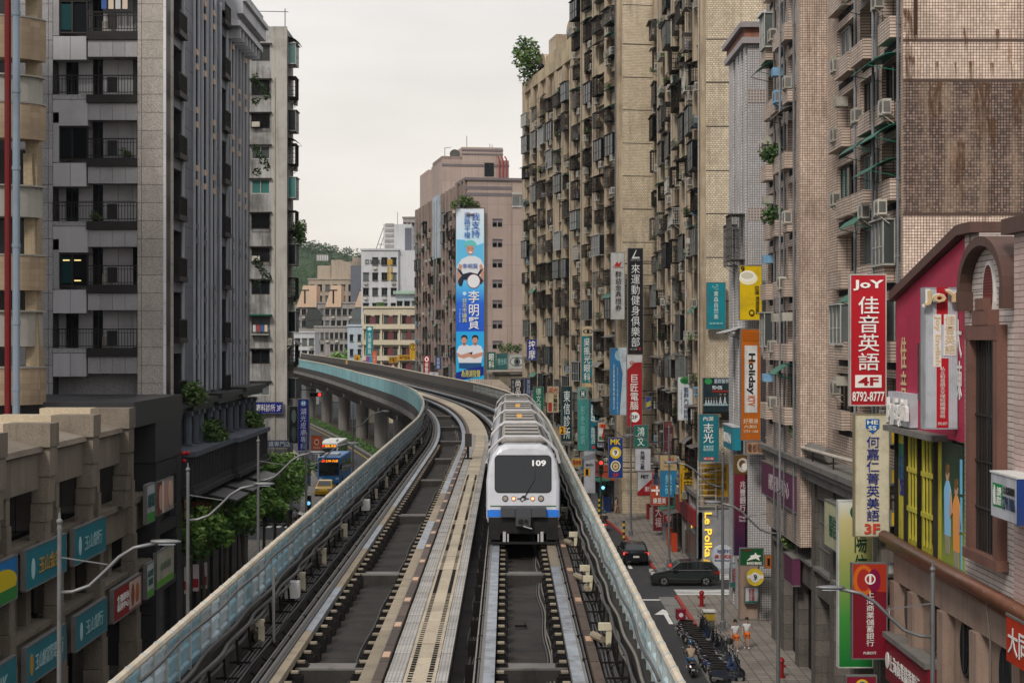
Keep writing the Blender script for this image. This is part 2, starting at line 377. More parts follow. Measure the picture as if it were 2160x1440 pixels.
# guide bars beside the strips (brown, with copper clips coloured as their lit spots) and thin conductor rails
gb = MB().box(-.10,.10,-.98,.98,-.06,.10).box(-.03,.03,-.98,.98,-.25,-.06).mesh('guide_bar', M_brown)
lit_clip = MB().box(-.08,.08,-.32,.32,0,.012).mesh('lit_clip', M_copper)
leg_ = MB().bar((0,0,-.55),(0,0,-.06),.05).bar((.22,0,-.55),(0,0,-.08),.04).mesh('guide_leg', M_black)
for u in (-.97, 3.58):
    y = 34.0; k = 0
    while y < 118:
        b = put(gb, 'guide_bar', VIA, at(u, y, .08), -head(y))
        if k % (2 if u < 0 else 3) == 0: put(lit_clip, 'lit_clip', b, (0,-.2,.10))
        put(leg_, 'leg', b, (0,.6,-.08)); y += 2; k += 1
    mb = MB(); sweep(mb, rect(u-.1,u+.1,.02,.18), y, 420); mb.build('guide_bar', M_brown, VIA)
for u, n, w in ((.97,3,.035), (-3.62,4,.04), (-3.4,2,.05), (3.32,2,.04), (-1.15,1,.03), (1.1,1,.03)):
    for k in range(n):
        uu = u+.085*k; mb = MB(); sweep(mb, rect(uu, uu+w, -.06-.0*k, .02+.03*(k % 2)), YN, 420); mb.build('conductor_rail', M_cable2 if k % 2 == 0 else M_cable, VIA)
brk = MB().box(-.3,.3,-.03,.03,-.5,-.07).box(-.05,.05,-.05,.05,-.07,.06).mesh('rail_bracket', M_black)
for u in (1.05, -3.5, 3.4):
    y = 35
    while y < 118: put(brk, 'rail_bracket', VIA, at(u, y), -head(y)); y += 3
# cables that snake between the strips and along the ledges
def cable(u, z, y0, y1, r, m_, amp=.06, name='cable', wl=2.2, par=VIA, n=5):
    ph = random.random()*9; pts = []; y = y0
    while y < y1:
        a = amp*(math.sin(y*2*math.pi/wl+ph)+.6*math.sin(y*2*math.pi/(wl*2.7)+2*ph)); pts.append(at(u+a, y, z+.5*a)); y += .55 if y < 75 else 1.2
    mb = MB(); mb.tube(pts, r, n); return mb.build(name, m_, par, smooth=True)
for t in TR:
    for k in range(4): cable(t+.38+.07*k, -.5, 30, 150, .025, M_cable2 if k in (1,2) else M_cable, .035, wl=7)
for k in range(3): cable(.75+.1*k, -.5, 30, 140, .03, M_cable, .05, wl=6)
for k in range(3): cable(-3.0-.12*k, -.45, 30, 130, .035, M_cable, .06, wl=4)
for k in range(3): cable(3.75-.1*k, -.4, 30, 125, .035, M_cable, .06, wl=5)
# central walkway
def slabs(u0, u1, ln, m_, name, slots=None, y1=126, gap=.025, z=.1):
    y = 30.0
    while y < y1:
        mb = MB(); sweep(mb, rect(u0, u1, z-.12, z+random.uniform(-.012,.012)), y, y+ln-gap, 3); o = mb.build(name, m_, VIA)
        if slots and y < 88:
            sm = MB(); yy = y+.14
            while yy < y+ln-.1:
                for us in slots: p = at(us, yy, z+.013); sm.box(p.x-.05,p.x+.05,p.y-.05,p.y+.05,p.z-.02,p.z+.004)
                yy += .27
            so_ = sm.build('slot', M_hole, o); tag(so_, kind='stuff')
        y += ln
slabs(-.83,-.47,1.05,M_slab2,'edge_slab')
slabs(-.455,.205,1.6,M_slab,'walkway_slab',(-.33,.08))
slabs(.22,.46,1.05,M_slab2,'edge_slab')
mb = MB(); sweep(mb, rect(-.83,.46,-.05,.1), 126, YF); mb.build('walkway_slab', M_slab, VIA)
mb = MB(); sweep(mb, rect(-.7,.35,-.55,-.03), YN, YF); mb.build('walkway_wall', M_conc, VIA)
for u0, u1 in ((-.86,-.84),(.47,.49)):
    mb = MB(); sweep(mb, rect(u0,u1,-.1,.1), YN, 300); mb.build('walkway_edge', M_black, VIA)
# signal post on the walkway
p = at(-.62, 101, .1)
sp = thing('signal_post', 'short dark signal post standing on the walkway between the tracks', 'signal', p)
MB().tube([(0,0,0),(0,0,1.5)], .07, 8).build('post', M_black, sp); MB().box(-.18,.22,-.12,.12,.75,1.5).build('signal_box', M_conc, sp); MB().box(-.2,.25,-.2,.2,0,.08).build('base', M_black, sp)
# piers
cap = [(-3.9,0),(3.9,0),(3.9,-.7),(1.3,-2.2),(-1.3,-2.2),(-3.9,-.7)]
for y in (60, 88, 116, 142, 166, 188, 210, 233, 256, 280, 305, 332, 360, 390, 420, 455, 490, 530, 575):
    p = at(0, y, 0); a = -head(y); zt = zr(y)-2.6
    pr = thing('viaduct_pier', 'round grey concrete pier holding up the curving viaduct', 'pier', (p.x,p.y,0), a, 'piers under the viaduct')
    MB().tube([(0,0,-.2),(0,0,zt-1.4)], 1.0, 16).build('column', M_under, pr, smooth=False)
    mb = MB(); mb.prism([(-3.0,zt),(3.0,zt),(3.0,zt-.5),(1.05,zt-1.6),(-1.05,zt-1.6),(-3.0,zt-.5)], -.9, .9, 'y'); mb.build('pier_cap', M_under, pr)
    MB().tube([(1.0,-.75,0),(1.0,-.75,zt-1.2),(1.8,-.75,zt-.3)], .09, 6).build('drain_pipe', M_cable2, pr)
# fences: blue ribbed panels between posts, thick pale rail on top
def fence_mesh(m_, nm):
    mb = MB(); n = 4; L_ = 1.10; zz = .34; h = 1.38/n
    pr = []
    for k in range(n):
        z0 = zz+k*h; pr += [(-.035,z0+.0),(.0,z0+.03),(.0,z0+h*.58),(.035,z0+h*.66),(.035,z0+h*.84),(.0,z0+h*.93),(-.035,z0+h*.985)]
    mb.prism(pr+[(-.05,zz+4*h),(-.05,zz)], .03, L_, 'y')
    return mb.mesh(nm, m_)
fm = {-1: [fence_mesh(M_blue, 'panel_blue'), fence_mesh(M_bluew, 'panel_pale')], 1: [fence_mesh(M_bluew, 'panel_pale_r'), fence_mesh(M_blue, 'panel_blue_r')]}
M_lat = mat('fence_dark_lattice', (.035,.030,.027), .7, grime=.5, gscale=1.5, dirt=(.09,.07,.05), tile=(.28,.23), toff=0, msize=.22, mortar=(.13,.115,.10))
m_lat = fence_mesh(M_lat, 'panel_lattice')
postm = MB().box(-.05,.055,-.035,.035,-.2,1.78).box(.03,.10,-.03,.03,.0,.7).mesh('fence_post', M_post)
tiem = MB().tube([(0,-.05,0),(0,.05,0)], .085, 8).mesh('rail_tie', M_post)
for s in (-1, 1):
    fr = thing('noise_fence', ('pale blue ribbed fence with thick tan top rail left of the tracks' if s < 0 else 'pale blue panel fence with cable bundles right of the train'), 'fence')
    y = 26.0; k = 0
    while y < 196:
        p = at(s*4.40, y); a = -head(y+.55)
        me = fm[s][0 if (random.random() < .72) else 1] if s < 0 or y < 70 else m_lat
        o = put(me, 'panel', fr, p, a)
        if s > 0: o.scale = (-1,1,1)
        o = put(postm, 'post', fr, p, a)
        if s > 0: o.scale = (-1,1,1)
        if y < 130: put(tiem, 'tie', fr, at(s*4.36, y+.3, 1.82), a)
        y += 1.13 if y < 160 else 1.13; k += 1
    mb = MB(); sweep(mb, rect(*sorted((s*4.36,s*4.44)), .34, 1.72), y, YF); mb.build('panel', M_outer if s < 0 else M_lat, fr)
    mb = MB(); sweep(mb, [(s*4.36+.075*math.cos(q*math.pi/4), 1.82+.075*math.sin(q*math.pi/4)) for q in range(8)], YN, YF, 4); mb.build('top_rail', M_rail, fr)
    mb = MB(); sweep(mb, rect(*sorted((s*4.46,s*4.52)), .3, 1.75), 108, YF); mb.build('outer_cladding', M_outer, fr)
    # cable bundle hung on the fence
    for q in range(5):
        cable(s*(4.12-.05*(q % 3)), (.55+.16*q if q < 4 else 1.75), 27, 150, (.045 if s < 0 else .035) if q < 4 else .03, (M_cable if s < 0 else (M_cable2 if q in (1,3) else M_cable)), .07 if s < 0 else .022, wl=2.9+.55*q+random.random(), par=fr, n=6)
# equipment boxes on the ledges
for s in (-1, 1):
    fm2 = MB().bar((0,0,-.5),(s*.1,0,.75),.05).bar((-s*.35,0,-.05),(s*.15,0,.3),.04).box(-.25,.2,-.02,.02,.25,.29).mesh('cable_bracket', M_black)
    y = 33
    while y < 116: put(fm2, 'cable_bracket', VIA, at(s*3.95, y), -head(y)); y += 1.7
    for q in range(7): cable(s*(3.72+.055*q), .14+.035*(q % 3), 27, 140, .026, (M_cable if q % 3 else M_black), .02, wl=5+.3*q)
    for q in range(3): cable(s*(3.3+.12*q) , -.42+.1*q, 27, 140, .04, M_black if q != 1 else M_cable, .03, wl=6)
bstand = MB().box(-.06,.06,-.05,.05,-.6,.1).mesh('box_stand', M_cream)
ORD = ['first','second','third','fourth','fifth','sixth','seventh','eighth','ninth','tenth','eleventh','twelfth']
CNT = {}
def ledge_box(u, y, kind):
    a = -head(y)
    sd = 'left' if u < 0 else 'right'; i_ = CNT.get((sd, kind), 0); CNT[(sd, kind)] = i_+1
    b = thing('signal_box', {'c':'cream bracket box on the %s track ledge, %s from the bottom' % (sd, ORD[i_]),'w':('lower' if i_ == 0 else 'upper')+' white equipment box on the left track ledge','t':'bracket box with tan cylinder on the right track ledge'}[kind], 'signal box', at(u, y, .12), a, 'signal boxes along the ledges')
    if kind == 'w':
        MB().box(-.18,.18,-.22,.22,.2,.62).build('case', M_white, b); MB().box(-.04,.04,-.2,-.1,0,.25).box(-.04,.04,.1,.2,0,.2).build('stand', M_black, b); MB().box(.18,.19,-.16,.16,.26,.56).build('door', M_white, b)
    else:
        MB().box(-.05,.08,-.06,.06,0,.5).box(-.22,.08,-.08,.08,.4,.56).build('bracket', M_cream, b)
        MB().tube([(-.1,.1,.16),(-.3,.8,.16)] if kind == 'c' else [(-.1,-.2,.2),(-.1,.5,.2)], .09, 8).build('canister', M_tan, b)
for y, k in ((39.5,'c'),(45.3,'w'),(47.5,'c'),(53,'c'),(60,'c'),(68.5,'w'),(74,'c'),(80.5,'c'),(88,'c'),(96,'c'),(104,'c'),(113,'c')): ledge_box(-3.98, y, k)
for y, k in ((39,'c'),(46.8,'t'),(49,'c'),(57.5,'c'),(66,'c'),(76,'c'),(88,'c'),(100,'c')): ledge_box(3.98, y, k)
# ================================================================ the metro train
M_tw = mat('train_white', (.50,.515,.56), .35, grime=.4, gscale=.9, streak=.3, dirt=(.25,.24,.24), coat=.2)
M_troof = mat('train_roof', (.34,.32,.29), .6, grime=.6, gscale=1.0, streak=.2, grain=.15, dirt=(.12,.10,.08))
M_tband = mat('train_band', (.45,.44,.45), .5, grime=.4, gscale=2, dirt=(.15,.13,.11))
M_tblue = mat('train_blue', (.02,.16,.60), .35, grime=.15, gscale=2)
M_tgreen = mat('train_green', (.02,.10,.03), .4)
M_tblk = mat('train_black', (.012,.012,.013), .55, grime=.3, gscale=3, dirt=(.05,.045,.04))
M_tgry = mat('train_undergrey', (.07,.07,.075), .5, metal=.3, grime=.3, gscale=3)
M_glass = mat('glass_dark', (.010,.013,.017), .08, spec=.6, bump=.06, bscale=.8)
M_lit = mat('lamp_orange', (1,.22,.06), .4, emit=1.0)
M_litw = mat('lamp_core', (1,.75,.45), .4, emit=1.8)
M_wtxt = mat('white_print', (.8,.8,.8), .5)
YT = 59.4
tr = thing('metro_train', 'white and blue four car metro train coming along the right track', 'train', (at(2.24,YT).x, YT, ZR0))
CL = 12.2
def sect(inset, ky, lift=0):
    h = 1.28-inset
    pts = [(-h+.06,.78),(-h,.95),(-h,2.2),(-h+.07,2.75),(-h+.2,3.1),(-h+.42,3.36-inset),(-h+.66,3.45-inset),(h-.66,3.45-inset),(h-.42,3.36-inset),(h-.2,3.1),(h-.07,2.75),(h,2.2),(h,.95),(h-.06,.78)]
    return [(x, ky+(z-.8)*.17*max(0,1-ky/1.2 if ky < 1.2 else 0), z) for x, z in pts]
for c in range(4):
    y0 = c*CL; mb = MB()
    rings = ([sect(.13,0),sect(.045,.06),sect(0,.2),sect(0,1.4)] if c == 0 else [sect(.05,.02+1.4),sect(0,.1+1.4)])
    if c: rings = [[(x, y-1.4, z) for x, y, z in r_] for r_ in rings]
    rings += [[(x, CL-.4, z) for x, _, z in sect(0,9)]]
    mb.loft(rings); car = mb.build('car_body', M_tw, tr, (0,y0,0))
    # sides: stripes, windows, doors
    mb = MB()
    for s in (-1,1): mb.box(s*1.28,s*1.286,1.4,CL-.42,.95,1.17)
    mb.build('side_stripe', M_tblue, car)
    for s in (-1,1):
        for yy in (2.2,5.0,7.8): MB().box(s*1.268,s*1.284,yy,yy+1.9,1.65,2.55).build('window', M_glass, car)
        for yy in (4.25,7.05): MB().box(s*1.27,s*1.29,yy,yy+.65,.95,2.7).build('door', M_tband, car)
    # roof: grey equipment panels between raised dark kerbs, hoops at the car ends
    M4 = [(-.8,3.44),(-.66,3.60),(.66,3.60),(.8,3.44)]
    ys = [1.5,4.2,6.6,9.0,CL-.9] if c == 0 else [.5,3.4,6.4,9.2,CL-.9]
    for a, b in zip(ys, ys[1:]):
        mb = MB(); mb.prism(M4, a+.05, b-.05, 'y'); pnl = mb.build('roof_panel', M_troof, car)
    for s in (-1,1): MB().box(s*.80,s*.88,ys[0]-.1,ys[-1]+.1,3.38,3.56).build('roof_kerb', M_tgry, car)
    for yy in ((.62,3.44,1.2) if c == 0 else (.05,3.42,.6)),:
        pass
    mb = MB()
    for yy in ([ys[0]-.18,ys[-1]+.12] if c == 0 else [.12,CL-.8]):
        mb.tube([(-1.3,yy,2.75),(-1.18,yy,3.2),(-.9,yy,3.5),(-.66,yy,3.68),(.66,yy,3.68),(.9,yy,3.5),(1.18,yy,3.2),(1.3,yy,2.75)], .055, 6)
    mb.build('roof_hoop', M_tband, car)
    mb = MB()
    for yy in ys[1:-1]: mb.box(-.64,.64,yy-.03,yy+.03,3.61,3.66)
    mb.build('roof_rib', M_tgry, car)
    if c in (1,2): MB().box(-.12,.12,6.2,6.5,3.6,3.74).build('roof_lamp', mat('amber_lens',(.7,.4,.12),.3), car)
    MB().box(-.95,.95,CL-.42,CL+.04,.9,3.2).build('gangway', M_tblk, car)
    mb = MB()
    for s in (-1,1): mb.box(s*.5,s*1.2,.3,CL-.6,.32,.80)
    mb.box(-.5,.5,.8,CL-1,.3,.8); mb.build('underframe', M_tblk, car)
    for s in (-1,1):
        for yy in (1.35, CL-2.0): MB().tube([(s*.84,yy,.5),(s*1.12,yy,.5)], .5, 16).build('wheel', M_tblk, car)
# the front, worked on a tilted plane
def FY(z): return (z-.8)*.17
def fpl(x, z, e=0): return Vector((x, FY(z)-e, z))
def rrect(x0,x1,z0,z1,r,n=5):
    pts = []
    for cx, cz, a0 in ((x1-r,z0+r,-90),(x1-r,z1-r,0),(x0+r,z1-r,90),(x0+r,z0+r,180)):
        for k in range(n+1):
            a = R(a0+90*k/n); pts.append((cx+r*math.cos(a), cz+r*math.sin(a)))
    return pts
def fplate(name, pts, e0, e1, m_, par): mb = MB(); mb.loft([[fpl(x,z,e0) for x, z in pts],[fpl(x,z,e1) for x, z in pts]]); return mb.build(name, m_, par)
ft = tr
fr_ = fplate('windscreen', rrect(-.99,.99,1.80,3.10,.16), -.02, .012, mat('screen_seal',(.02,.02,.022),.4), ft)
fplate('pane', rrect(-.955,.955,1.835,3.065,.14), .01, .018, M_glass, fr_)
nn = Vector((0,-1,.17)).normalized(); vv_ = Vector((0,.17,1)).normalized()
text('109', M_wtxt, fr_, fpl(.32,2.72,.02), (1,0,0), vv_, .48, .21, .03, .006)
wb = MB(); wb.bar(fpl(.42,2.68,.03), fpl(.41,2.25,.03), .018); wb.bar(fpl(.41,2.27,.035), fpl(.02,1.62,.045), .022); wb.build('wiper', M_tblk, ft)
for x, lit in ((-.62,0),(-.33,1),(.33,1),(.62,0)):
    def disc(r0, r1, e0, e1, name, m_, par):
        mb = MB(); mb.loft([[fpl(x+r0*math.cos(q*math.pi/8), 1.61+r0*math.sin(q*math.pi/8), e0) for q in range(16)],[fpl(x+r1*math.cos(q*math.pi/8), 1.61+r1*math.sin(q*math.pi/8), e1) for q in range(16)]]); return mb.build(name, m_, par)
    h = disc(.115 if not lit else .085, .10 if not lit else .075, -.01, .03, 'headlight' if not lit else 'tail_lamp', M_tgry, ft)
    disc(.075 if not lit else .062, .06, .028, .036, 'lens', (M_lit if lit else mat('lens_grey',(.30,.24,.2),.15)), h)
    if lit: disc(.03,.025,.034,.042,'bulb',M_litw,h)
# emblem: two interlocked arrows
mb = MB()
for s in (-1,1):
    pts = [fpl(s*(.02+.07*math.cos(a)), 1.61+s*.02+.07*math.sin(a), .02) for a in [R(150-25*k) for k in range(11)]]
    mb.tube(pts, .018, 5); mb.bar(fpl(s*.07,1.61,.02), fpl(s*.2,1.61,.02), .03)
mb.build('emblem', M_tblk, ft)
fplate('green_stripe', [(-1.14,1.33),(1.14,1.33),(1.14,1.37),(-1.14,1.37)], -.02, .008, M_tgreen, ft)
for s in (-1,1): fplate('blue_band', [(s*.62,.98),(s*1.16,.98),(s*1.145,1.23),(s*.62,1.23)], -.02, .008, M_tblue, ft)
for s in (-1,1): fplate('blue_corner', [(s*1.12,.98),(s*1.24,.98),(s*1.24,1.22),(s*1.12,1.22)], -.11, .0, M_tblue, ft)
for x0, x1 in ((-.78,-.29),(-.26,.26),(.29,.78)):
    mb = MB(); mb.prism([(.05,1.37),(-.16,1.30),(-.20,1.0),(.1,.98)], x0, x1, 'x'); mb.build('hatch', mat('hatch_grey',(.05,.052,.06),.5,grime=.3,gscale=3), ft)
MB().box(-1.2,1.2,-.02,.6,.42,.97).build('skirt', M_tblk, ft)
cp = MB().box(-.26,.26,-.32,.1,.70,1.0).build('coupler', M_tgry, ft)
mb = MB(); mb.tube([(-.08,-.36,.86),(-.08,-.30,.86)], .09, 10); mb.tube([(.1,-.40,.88),(.1,-.30,.88)], .06, 10); mb.build('coupler_head', M_tblk, cp); MB().bar((0,-.34,.70),(.3,-.36,.62),.03).build('lever', M_tband, cp)
MB().box(-1.22,1.22,-.06,.1,.05,.13).build('obstacle_bar', M_tblk, ft)
for s in (-1,1):
    MB().box(s*.6,s*.7,-.05,.1,.12,.48).box(s*.5,s*.55,-.05,.1,.12,.4).build('bracket', M_tband, ft)
    mb = MB(); mb.tube([(s*1.12,.5,.5),(s*.82,.5,.5)], .5, 18); mb.build('wheel', M_tblk, ft)
    MB().box(s*1.2,s*.8,-.03,.1,.2,.45).build('guide_wheel', M_tblk, ft)
# ================================================================ facade kit: s = +1 stands right of the street, -1 left; o = distance out from the facade
M_dark = mat('interior_dark', (.014,.014,.016), .9)
M_alu = mat('aluminium', (.34,.35,.36), .45, metal=.3, grime=.4, gscale=2, vary=.3, dirt=(.10,.09,.08))
M_alud = mat('bronze_frame', (.035,.03,.028), .5, grime=.3, gscale=2, vary=.4)
M_pane = mat('window_glass', (.012,.015,.018), .2, spec=.12, vary=.8)
M_pane2 = mat('curtained_glass', (.10,.115,.115), .3, spec=.2, vary=.6, grime=.4, gscale=1.5)
M_paneg = mat('green_glass', (.05,.16,.15), .15, spec=.6, vary=.4, grime=.4, gscale=1.5)
M_iron = mat('cage_iron', (.020,.018,.017), .75, grime=.4, gscale=2, vary=.6, dirt=(.05,.03,.02), spec=.1)
M_irong = mat('cage_grey', (.15,.145,.135), .6, grime=.6, gscale=2, vary=.4, dirt=(.05,.04,.03))
M_ironw = mat('cage_white', (.45,.45,.42), .55, grime=.6, gscale=2, vary=.2, dirt=(.16,.13,.1))
M_ac = mat('ac_cream', (.48,.46,.40), .5, grime=.6, gscale=2.2, streak=.3, vary=.25, dirt=(.14,.12,.09))
M_acb = mat('ac_blue', (.20,.40,.60), .5, grime=.4, gscale=2.2)
M_sheet = mat('tin_sheet', (.13,.12,.11), .6, grime=.6, gscale=1.4, vary=.5, dirt=(.06,.04,.03))
M_green = mat('awning_green', (.01,.12,.08), .45, grime=.35, gscale=1.5, vary=.2, dirt=(.06,.07,.05))
M_pipe = mat('drain_pipe', (.19,.20,.22), .5, grime=.5, gscale=1.5, vary=.3, dirt=(.08,.07,.06))
M_pipew = mat('drain_pipe_pale', (.42,.38,.32), .5, grime=.6, gscale=1.2, vary=.2, dirt=(.14,.11,.08))
M_leaf = mat('leaf', (.045,.10,.022), .55, vary=.3, spec=.3)
M_leaf2 = mat('leaf_light', (.10,.17,.04), .55, vary=.3, spec=.3)
M_strip = mat('brown_tile_strip', (.20,.145,.105), .6, grime=.5, gscale=.6, streak=.6, dirt=(.07,.05,.04))
M_cloth = [mat('cloth_%d' % i, c, .8) for i, c in enumerate([(.5,.5,.5),(.35,.05,.05),(.05,.1,.3),(.6,.5,.4)])]
CACHE = {}
def cached(key, fn):
    if key not in CACHE: CACHE[key] = fn()
    return CACHE[key]
def bx(mb, s, o0, o1, y0, y1, z0, z1): return mb.box(-s*o0, -s*o1, y0, y1, z0, z1)
def q(v, st=.1): return round(v/st)*st
def m_frame(s, w, h, m_, n=2):
    def f():
        mb = MB(); t = .06
        for a in (-w/2, w/2-t): bx(mb, s, -.16, -.06, a, a+t, 0, h)
        for a in (0, h-t): bx(mb, s, -.165, -.055, -w/2, w/2, a, a+t)
        for i in range(1, n): y = -w/2+w*i/n; bx(mb, s, -.155, -.07, y-.025, y+.025, t, h-t)
        return mb.mesh('window', m_)
    return cached(('fr', s, w, h, m_.name, n), f)
def m_pane(s, w, h, m_):
    return cached(('pa', s, w, h, m_.name), lambda: bx(MB(), s, -.13, -.11, -w/2+.05, w/2-.05, .05, h-.05).mesh('pane', m_))
def window(par, s, y, z, w, h, o=0, n=2, fm=None, pm=None):
    w, h = q(w), q(h); fm = fm or (M_alu if random.random() < .55 else M_alud)
    r = random.random(); pm = pm or (M_pane if r < .6 else (M_pane2 if r < .88 else M_paneg))
    f = put(m_frame(s, w, h, fm, n), 'window', par, (-s*o, y, z)); put(m_pane(s, w, h, pm), 'pane', f); return f
def m_cage(s, w, h, dp, m_, style):
    def f():
        mb = MB()
        bx(mb, s, 0, dp, -w/2, w/2, -.04, .0); bx(mb, s, 0, dp+.05, -w/2-.04, w/2+.04, h, h+.04)
        n = max(4, int(w/.2))
        for i in range(n+1):
            y = -w/2+w*i/n; bx(mb, s, dp-.03, dp, y-.013, y+.013, 0, h)
        for i in range(1, 4):
            for y in (-w/2, w/2): bx(mb, s, dp*i/4-.012, dp*i/4+.012, y-.012, y+.012, 0, h)
        for k in range(5 if style else 3):
            z = h*(k+.5)/(5 if style else 3); bx(mb, s, dp-.035, dp+.005, -w/2, w/2, z-.013, z+.013)
            for y in (-w/2, w/2): bx(mb, s, 0, dp, y-.015, y+.015, z-.013, z+.013)
        for y in (-w/2+.1, w/2-.1): mb.bar((0,y,-.5),(-s*dp*.9,y,-.04),.03)
        return mb.mesh('window_cage', m_)
    return cached(('cg', s, w, h, dp, m_.name, style), f)
def m_glassbox(s, w, h, dp, m_, pm):
    def f():
        mb = MB(); bx(mb, s, 0, dp, -w/2, w/2, -.08, 0); bx(mb, s, 0, dp+.12, -w/2-.05, w/2+.05, h, h+.06)
        for i in range(4): y = -w/2+w*i/3; bx(mb, s, dp-.05, dp, y-.03, y+.03, 0, h)
        for y in (-w/2, w/2): bx(mb, s, .0, .05, y-.03, y+.03, 0, h)
        bx(mb, s, dp-.045, dp-.005, -w/2, w/2, h*.38, h*.38+.05)
        mb.m = 1; bx(mb, s, .02, dp-.03, -w/2+.02, w/2-.02, .01, h-.01)
        return mb.mesh('bay_window', [m_, pm])
    return cached(('gb', s, w, h, dp, m_.name, pm.name), f)
def m_ac(s, m_):
    def f():
        mb = MB(); bx(mb, s, .12, .47, -.42, .42, 0, .6)
        for y in (-.3, .3): mb.bar((0,y,-.35),(-s*.45,y,-.02),.03); bx(mb, s, 0, .5, y-.02, y+.02, -.05, -.01)
        return mb.mesh('air_conditioner', m_)
    return cached(('ac', s, m_.name), f)
def m_fan(s):
    def f():
        mb = MB(); mb.tube([(-s*.471,-.1,.3),(-s*.485,-.1,.3)], .23, 12)
        return mb.mesh('fan_grille', M_irong)
    return cached(('fan', s), f)
def m_fanside(s):
    def f():
        mb = MB(); mb.box(-s*.17,-s*.43,-.432,-.42,.08,.5); return mb.mesh('side_grille', M_irong)
    return cached(('fans', s), f)
def ac_unit(par, s, y, z, o=0, m_=None):
    m_ = m_ or (M_ac if random.random() < .93 else M_acb); a = put(m_ac(s, m_), 'air_conditioner', par, (-s*o, y, z)); put(m_fan(s), 'fan_grille', a); put(m_fanside(s), 'side_grille', a); return a
def m_boxac(s, m_):
    def f():
        mb = MB(); bx(mb, s, -.1, .42, -.33, .33, 0, .42)
        for k in range(5): bx(mb, s, .42, .43, -.3, .3, .05+.07*k, .08+.07*k)
        return mb.mesh('window_air_conditioner', m_)
    return cached(('bac', s, m_.name), f)
def m_awn(s, w, dp, m_, curved):
    def f():
        mb = MB()
        pts = [(0,.5),(dp*.35,.45),(dp*.7,.25),(dp,-.02)] if curved else [(0,.22),(dp,0)]
        for a, b in zip(pts, pts[1:]): mb.loft([[(-s*a[0],y,a[1]) for y in (-w/2,w/2)]+[(-s*a[0],y,a[1]-.03) for y in (w/2,-w/2)],[(-s*b[0],y,b[1]) for y in (-w/2,w/2)]+[(-s*b[0],y,b[1]-.03) for y in (w/2,-w/2)]])
        for y in (-w/2+.05, w/2-.05): mb.bar((0,y,-.25),(-s*dp*.95,y,-.02),.03)
        return mb.mesh('awning', m_)
    return cached(('aw', s, w, dp, m_.name, curved), f)
def m_rack(s, w, m_):
    def f():
        mb = MB(); dp = .55; bx(mb, s, 0, dp, -w/2, w/2, -.03, 0)
        for z in (.3, .6): bx(mb, s, dp-.03, dp, -w/2, w/2, z-.02, z+.02); [bx(mb, s, 0, dp, y-.015, y+.015, z-.015, z+.015) for y in (-w/2, w/2)]
        for i in range(9): y = -w/2+w*i/8; bx(mb, s, dp-.025, dp-.005, y-.015, y+.015, 0, .6)
        return mb.mesh('flower_rack', m_)
    return cached(('rk', s, w, m_.name), f)
def leaves(mb, c, r, n, size=.12, sq=(1,1,1), rnd=random):
    """n small leaf quads scattered through an ellipsoid"""
    for _ in range(n):
        while True:
            p = Vector((rnd.uniform(-1,1), rnd.uniform(-1,1), rnd.uniform(-1,1)))
            if .15 < p.length < 1: break
        p = Vector((c[0]+p.x*r*sq[0], c[1]+p.y*r*sq[1], c[2]+p.z*r*sq[2]))
        a = Vector((rnd.uniform(-1,1), rnd.uniform(-1,1), rnd.uniform(-.5,.5))).normalized(); b = a.cross(Vector((rnd.uniform(-1,1), rnd.uniform(-1,1), rnd.uniform(-1,1)))).normalized()
        l = size*rnd.uniform(.6,1.3); w = l*.5
        mb.add([p-a*l, p-b*w*.9, p+a*l, p+b*w], [(0,1,2,3)])
    return mb
def m_plant(i):
    def f():
        rnd = random.Random(i); mb = MB()
        for _ in range(4): leaves(mb, (rnd.uniform(-.2,.2), rnd.uniform(-.4,.4), rnd.uniform(.1,.5)), .33, 45, .1, (1,1,1), rnd)
        return mb.mesh('plant', M_leaf if i % 2 else M_leaf2, fix=False)
    return cached(('pl', i), f)
def plant(par, loc, i=None, sc=1): return put(m_plant(random.randint(0,5) if i is None else i), 'plant', par, loc, random.random()*6, (sc,sc,sc))
def downpipe(par, s, y, z0, z1, m_=None, r=.06, o=.1):
    mb = MB(); mb.tube([(-s*o,y,z0),(-s*o,y,z1)], r, 6)
    z = z0+1
    while z < z1: mb.tube([(-s*o,y,z),(-s*o,y,z+.1)], r*1.35, 6); z += 3
    return mb.build('downpipe', m_ or M_pipew, par)
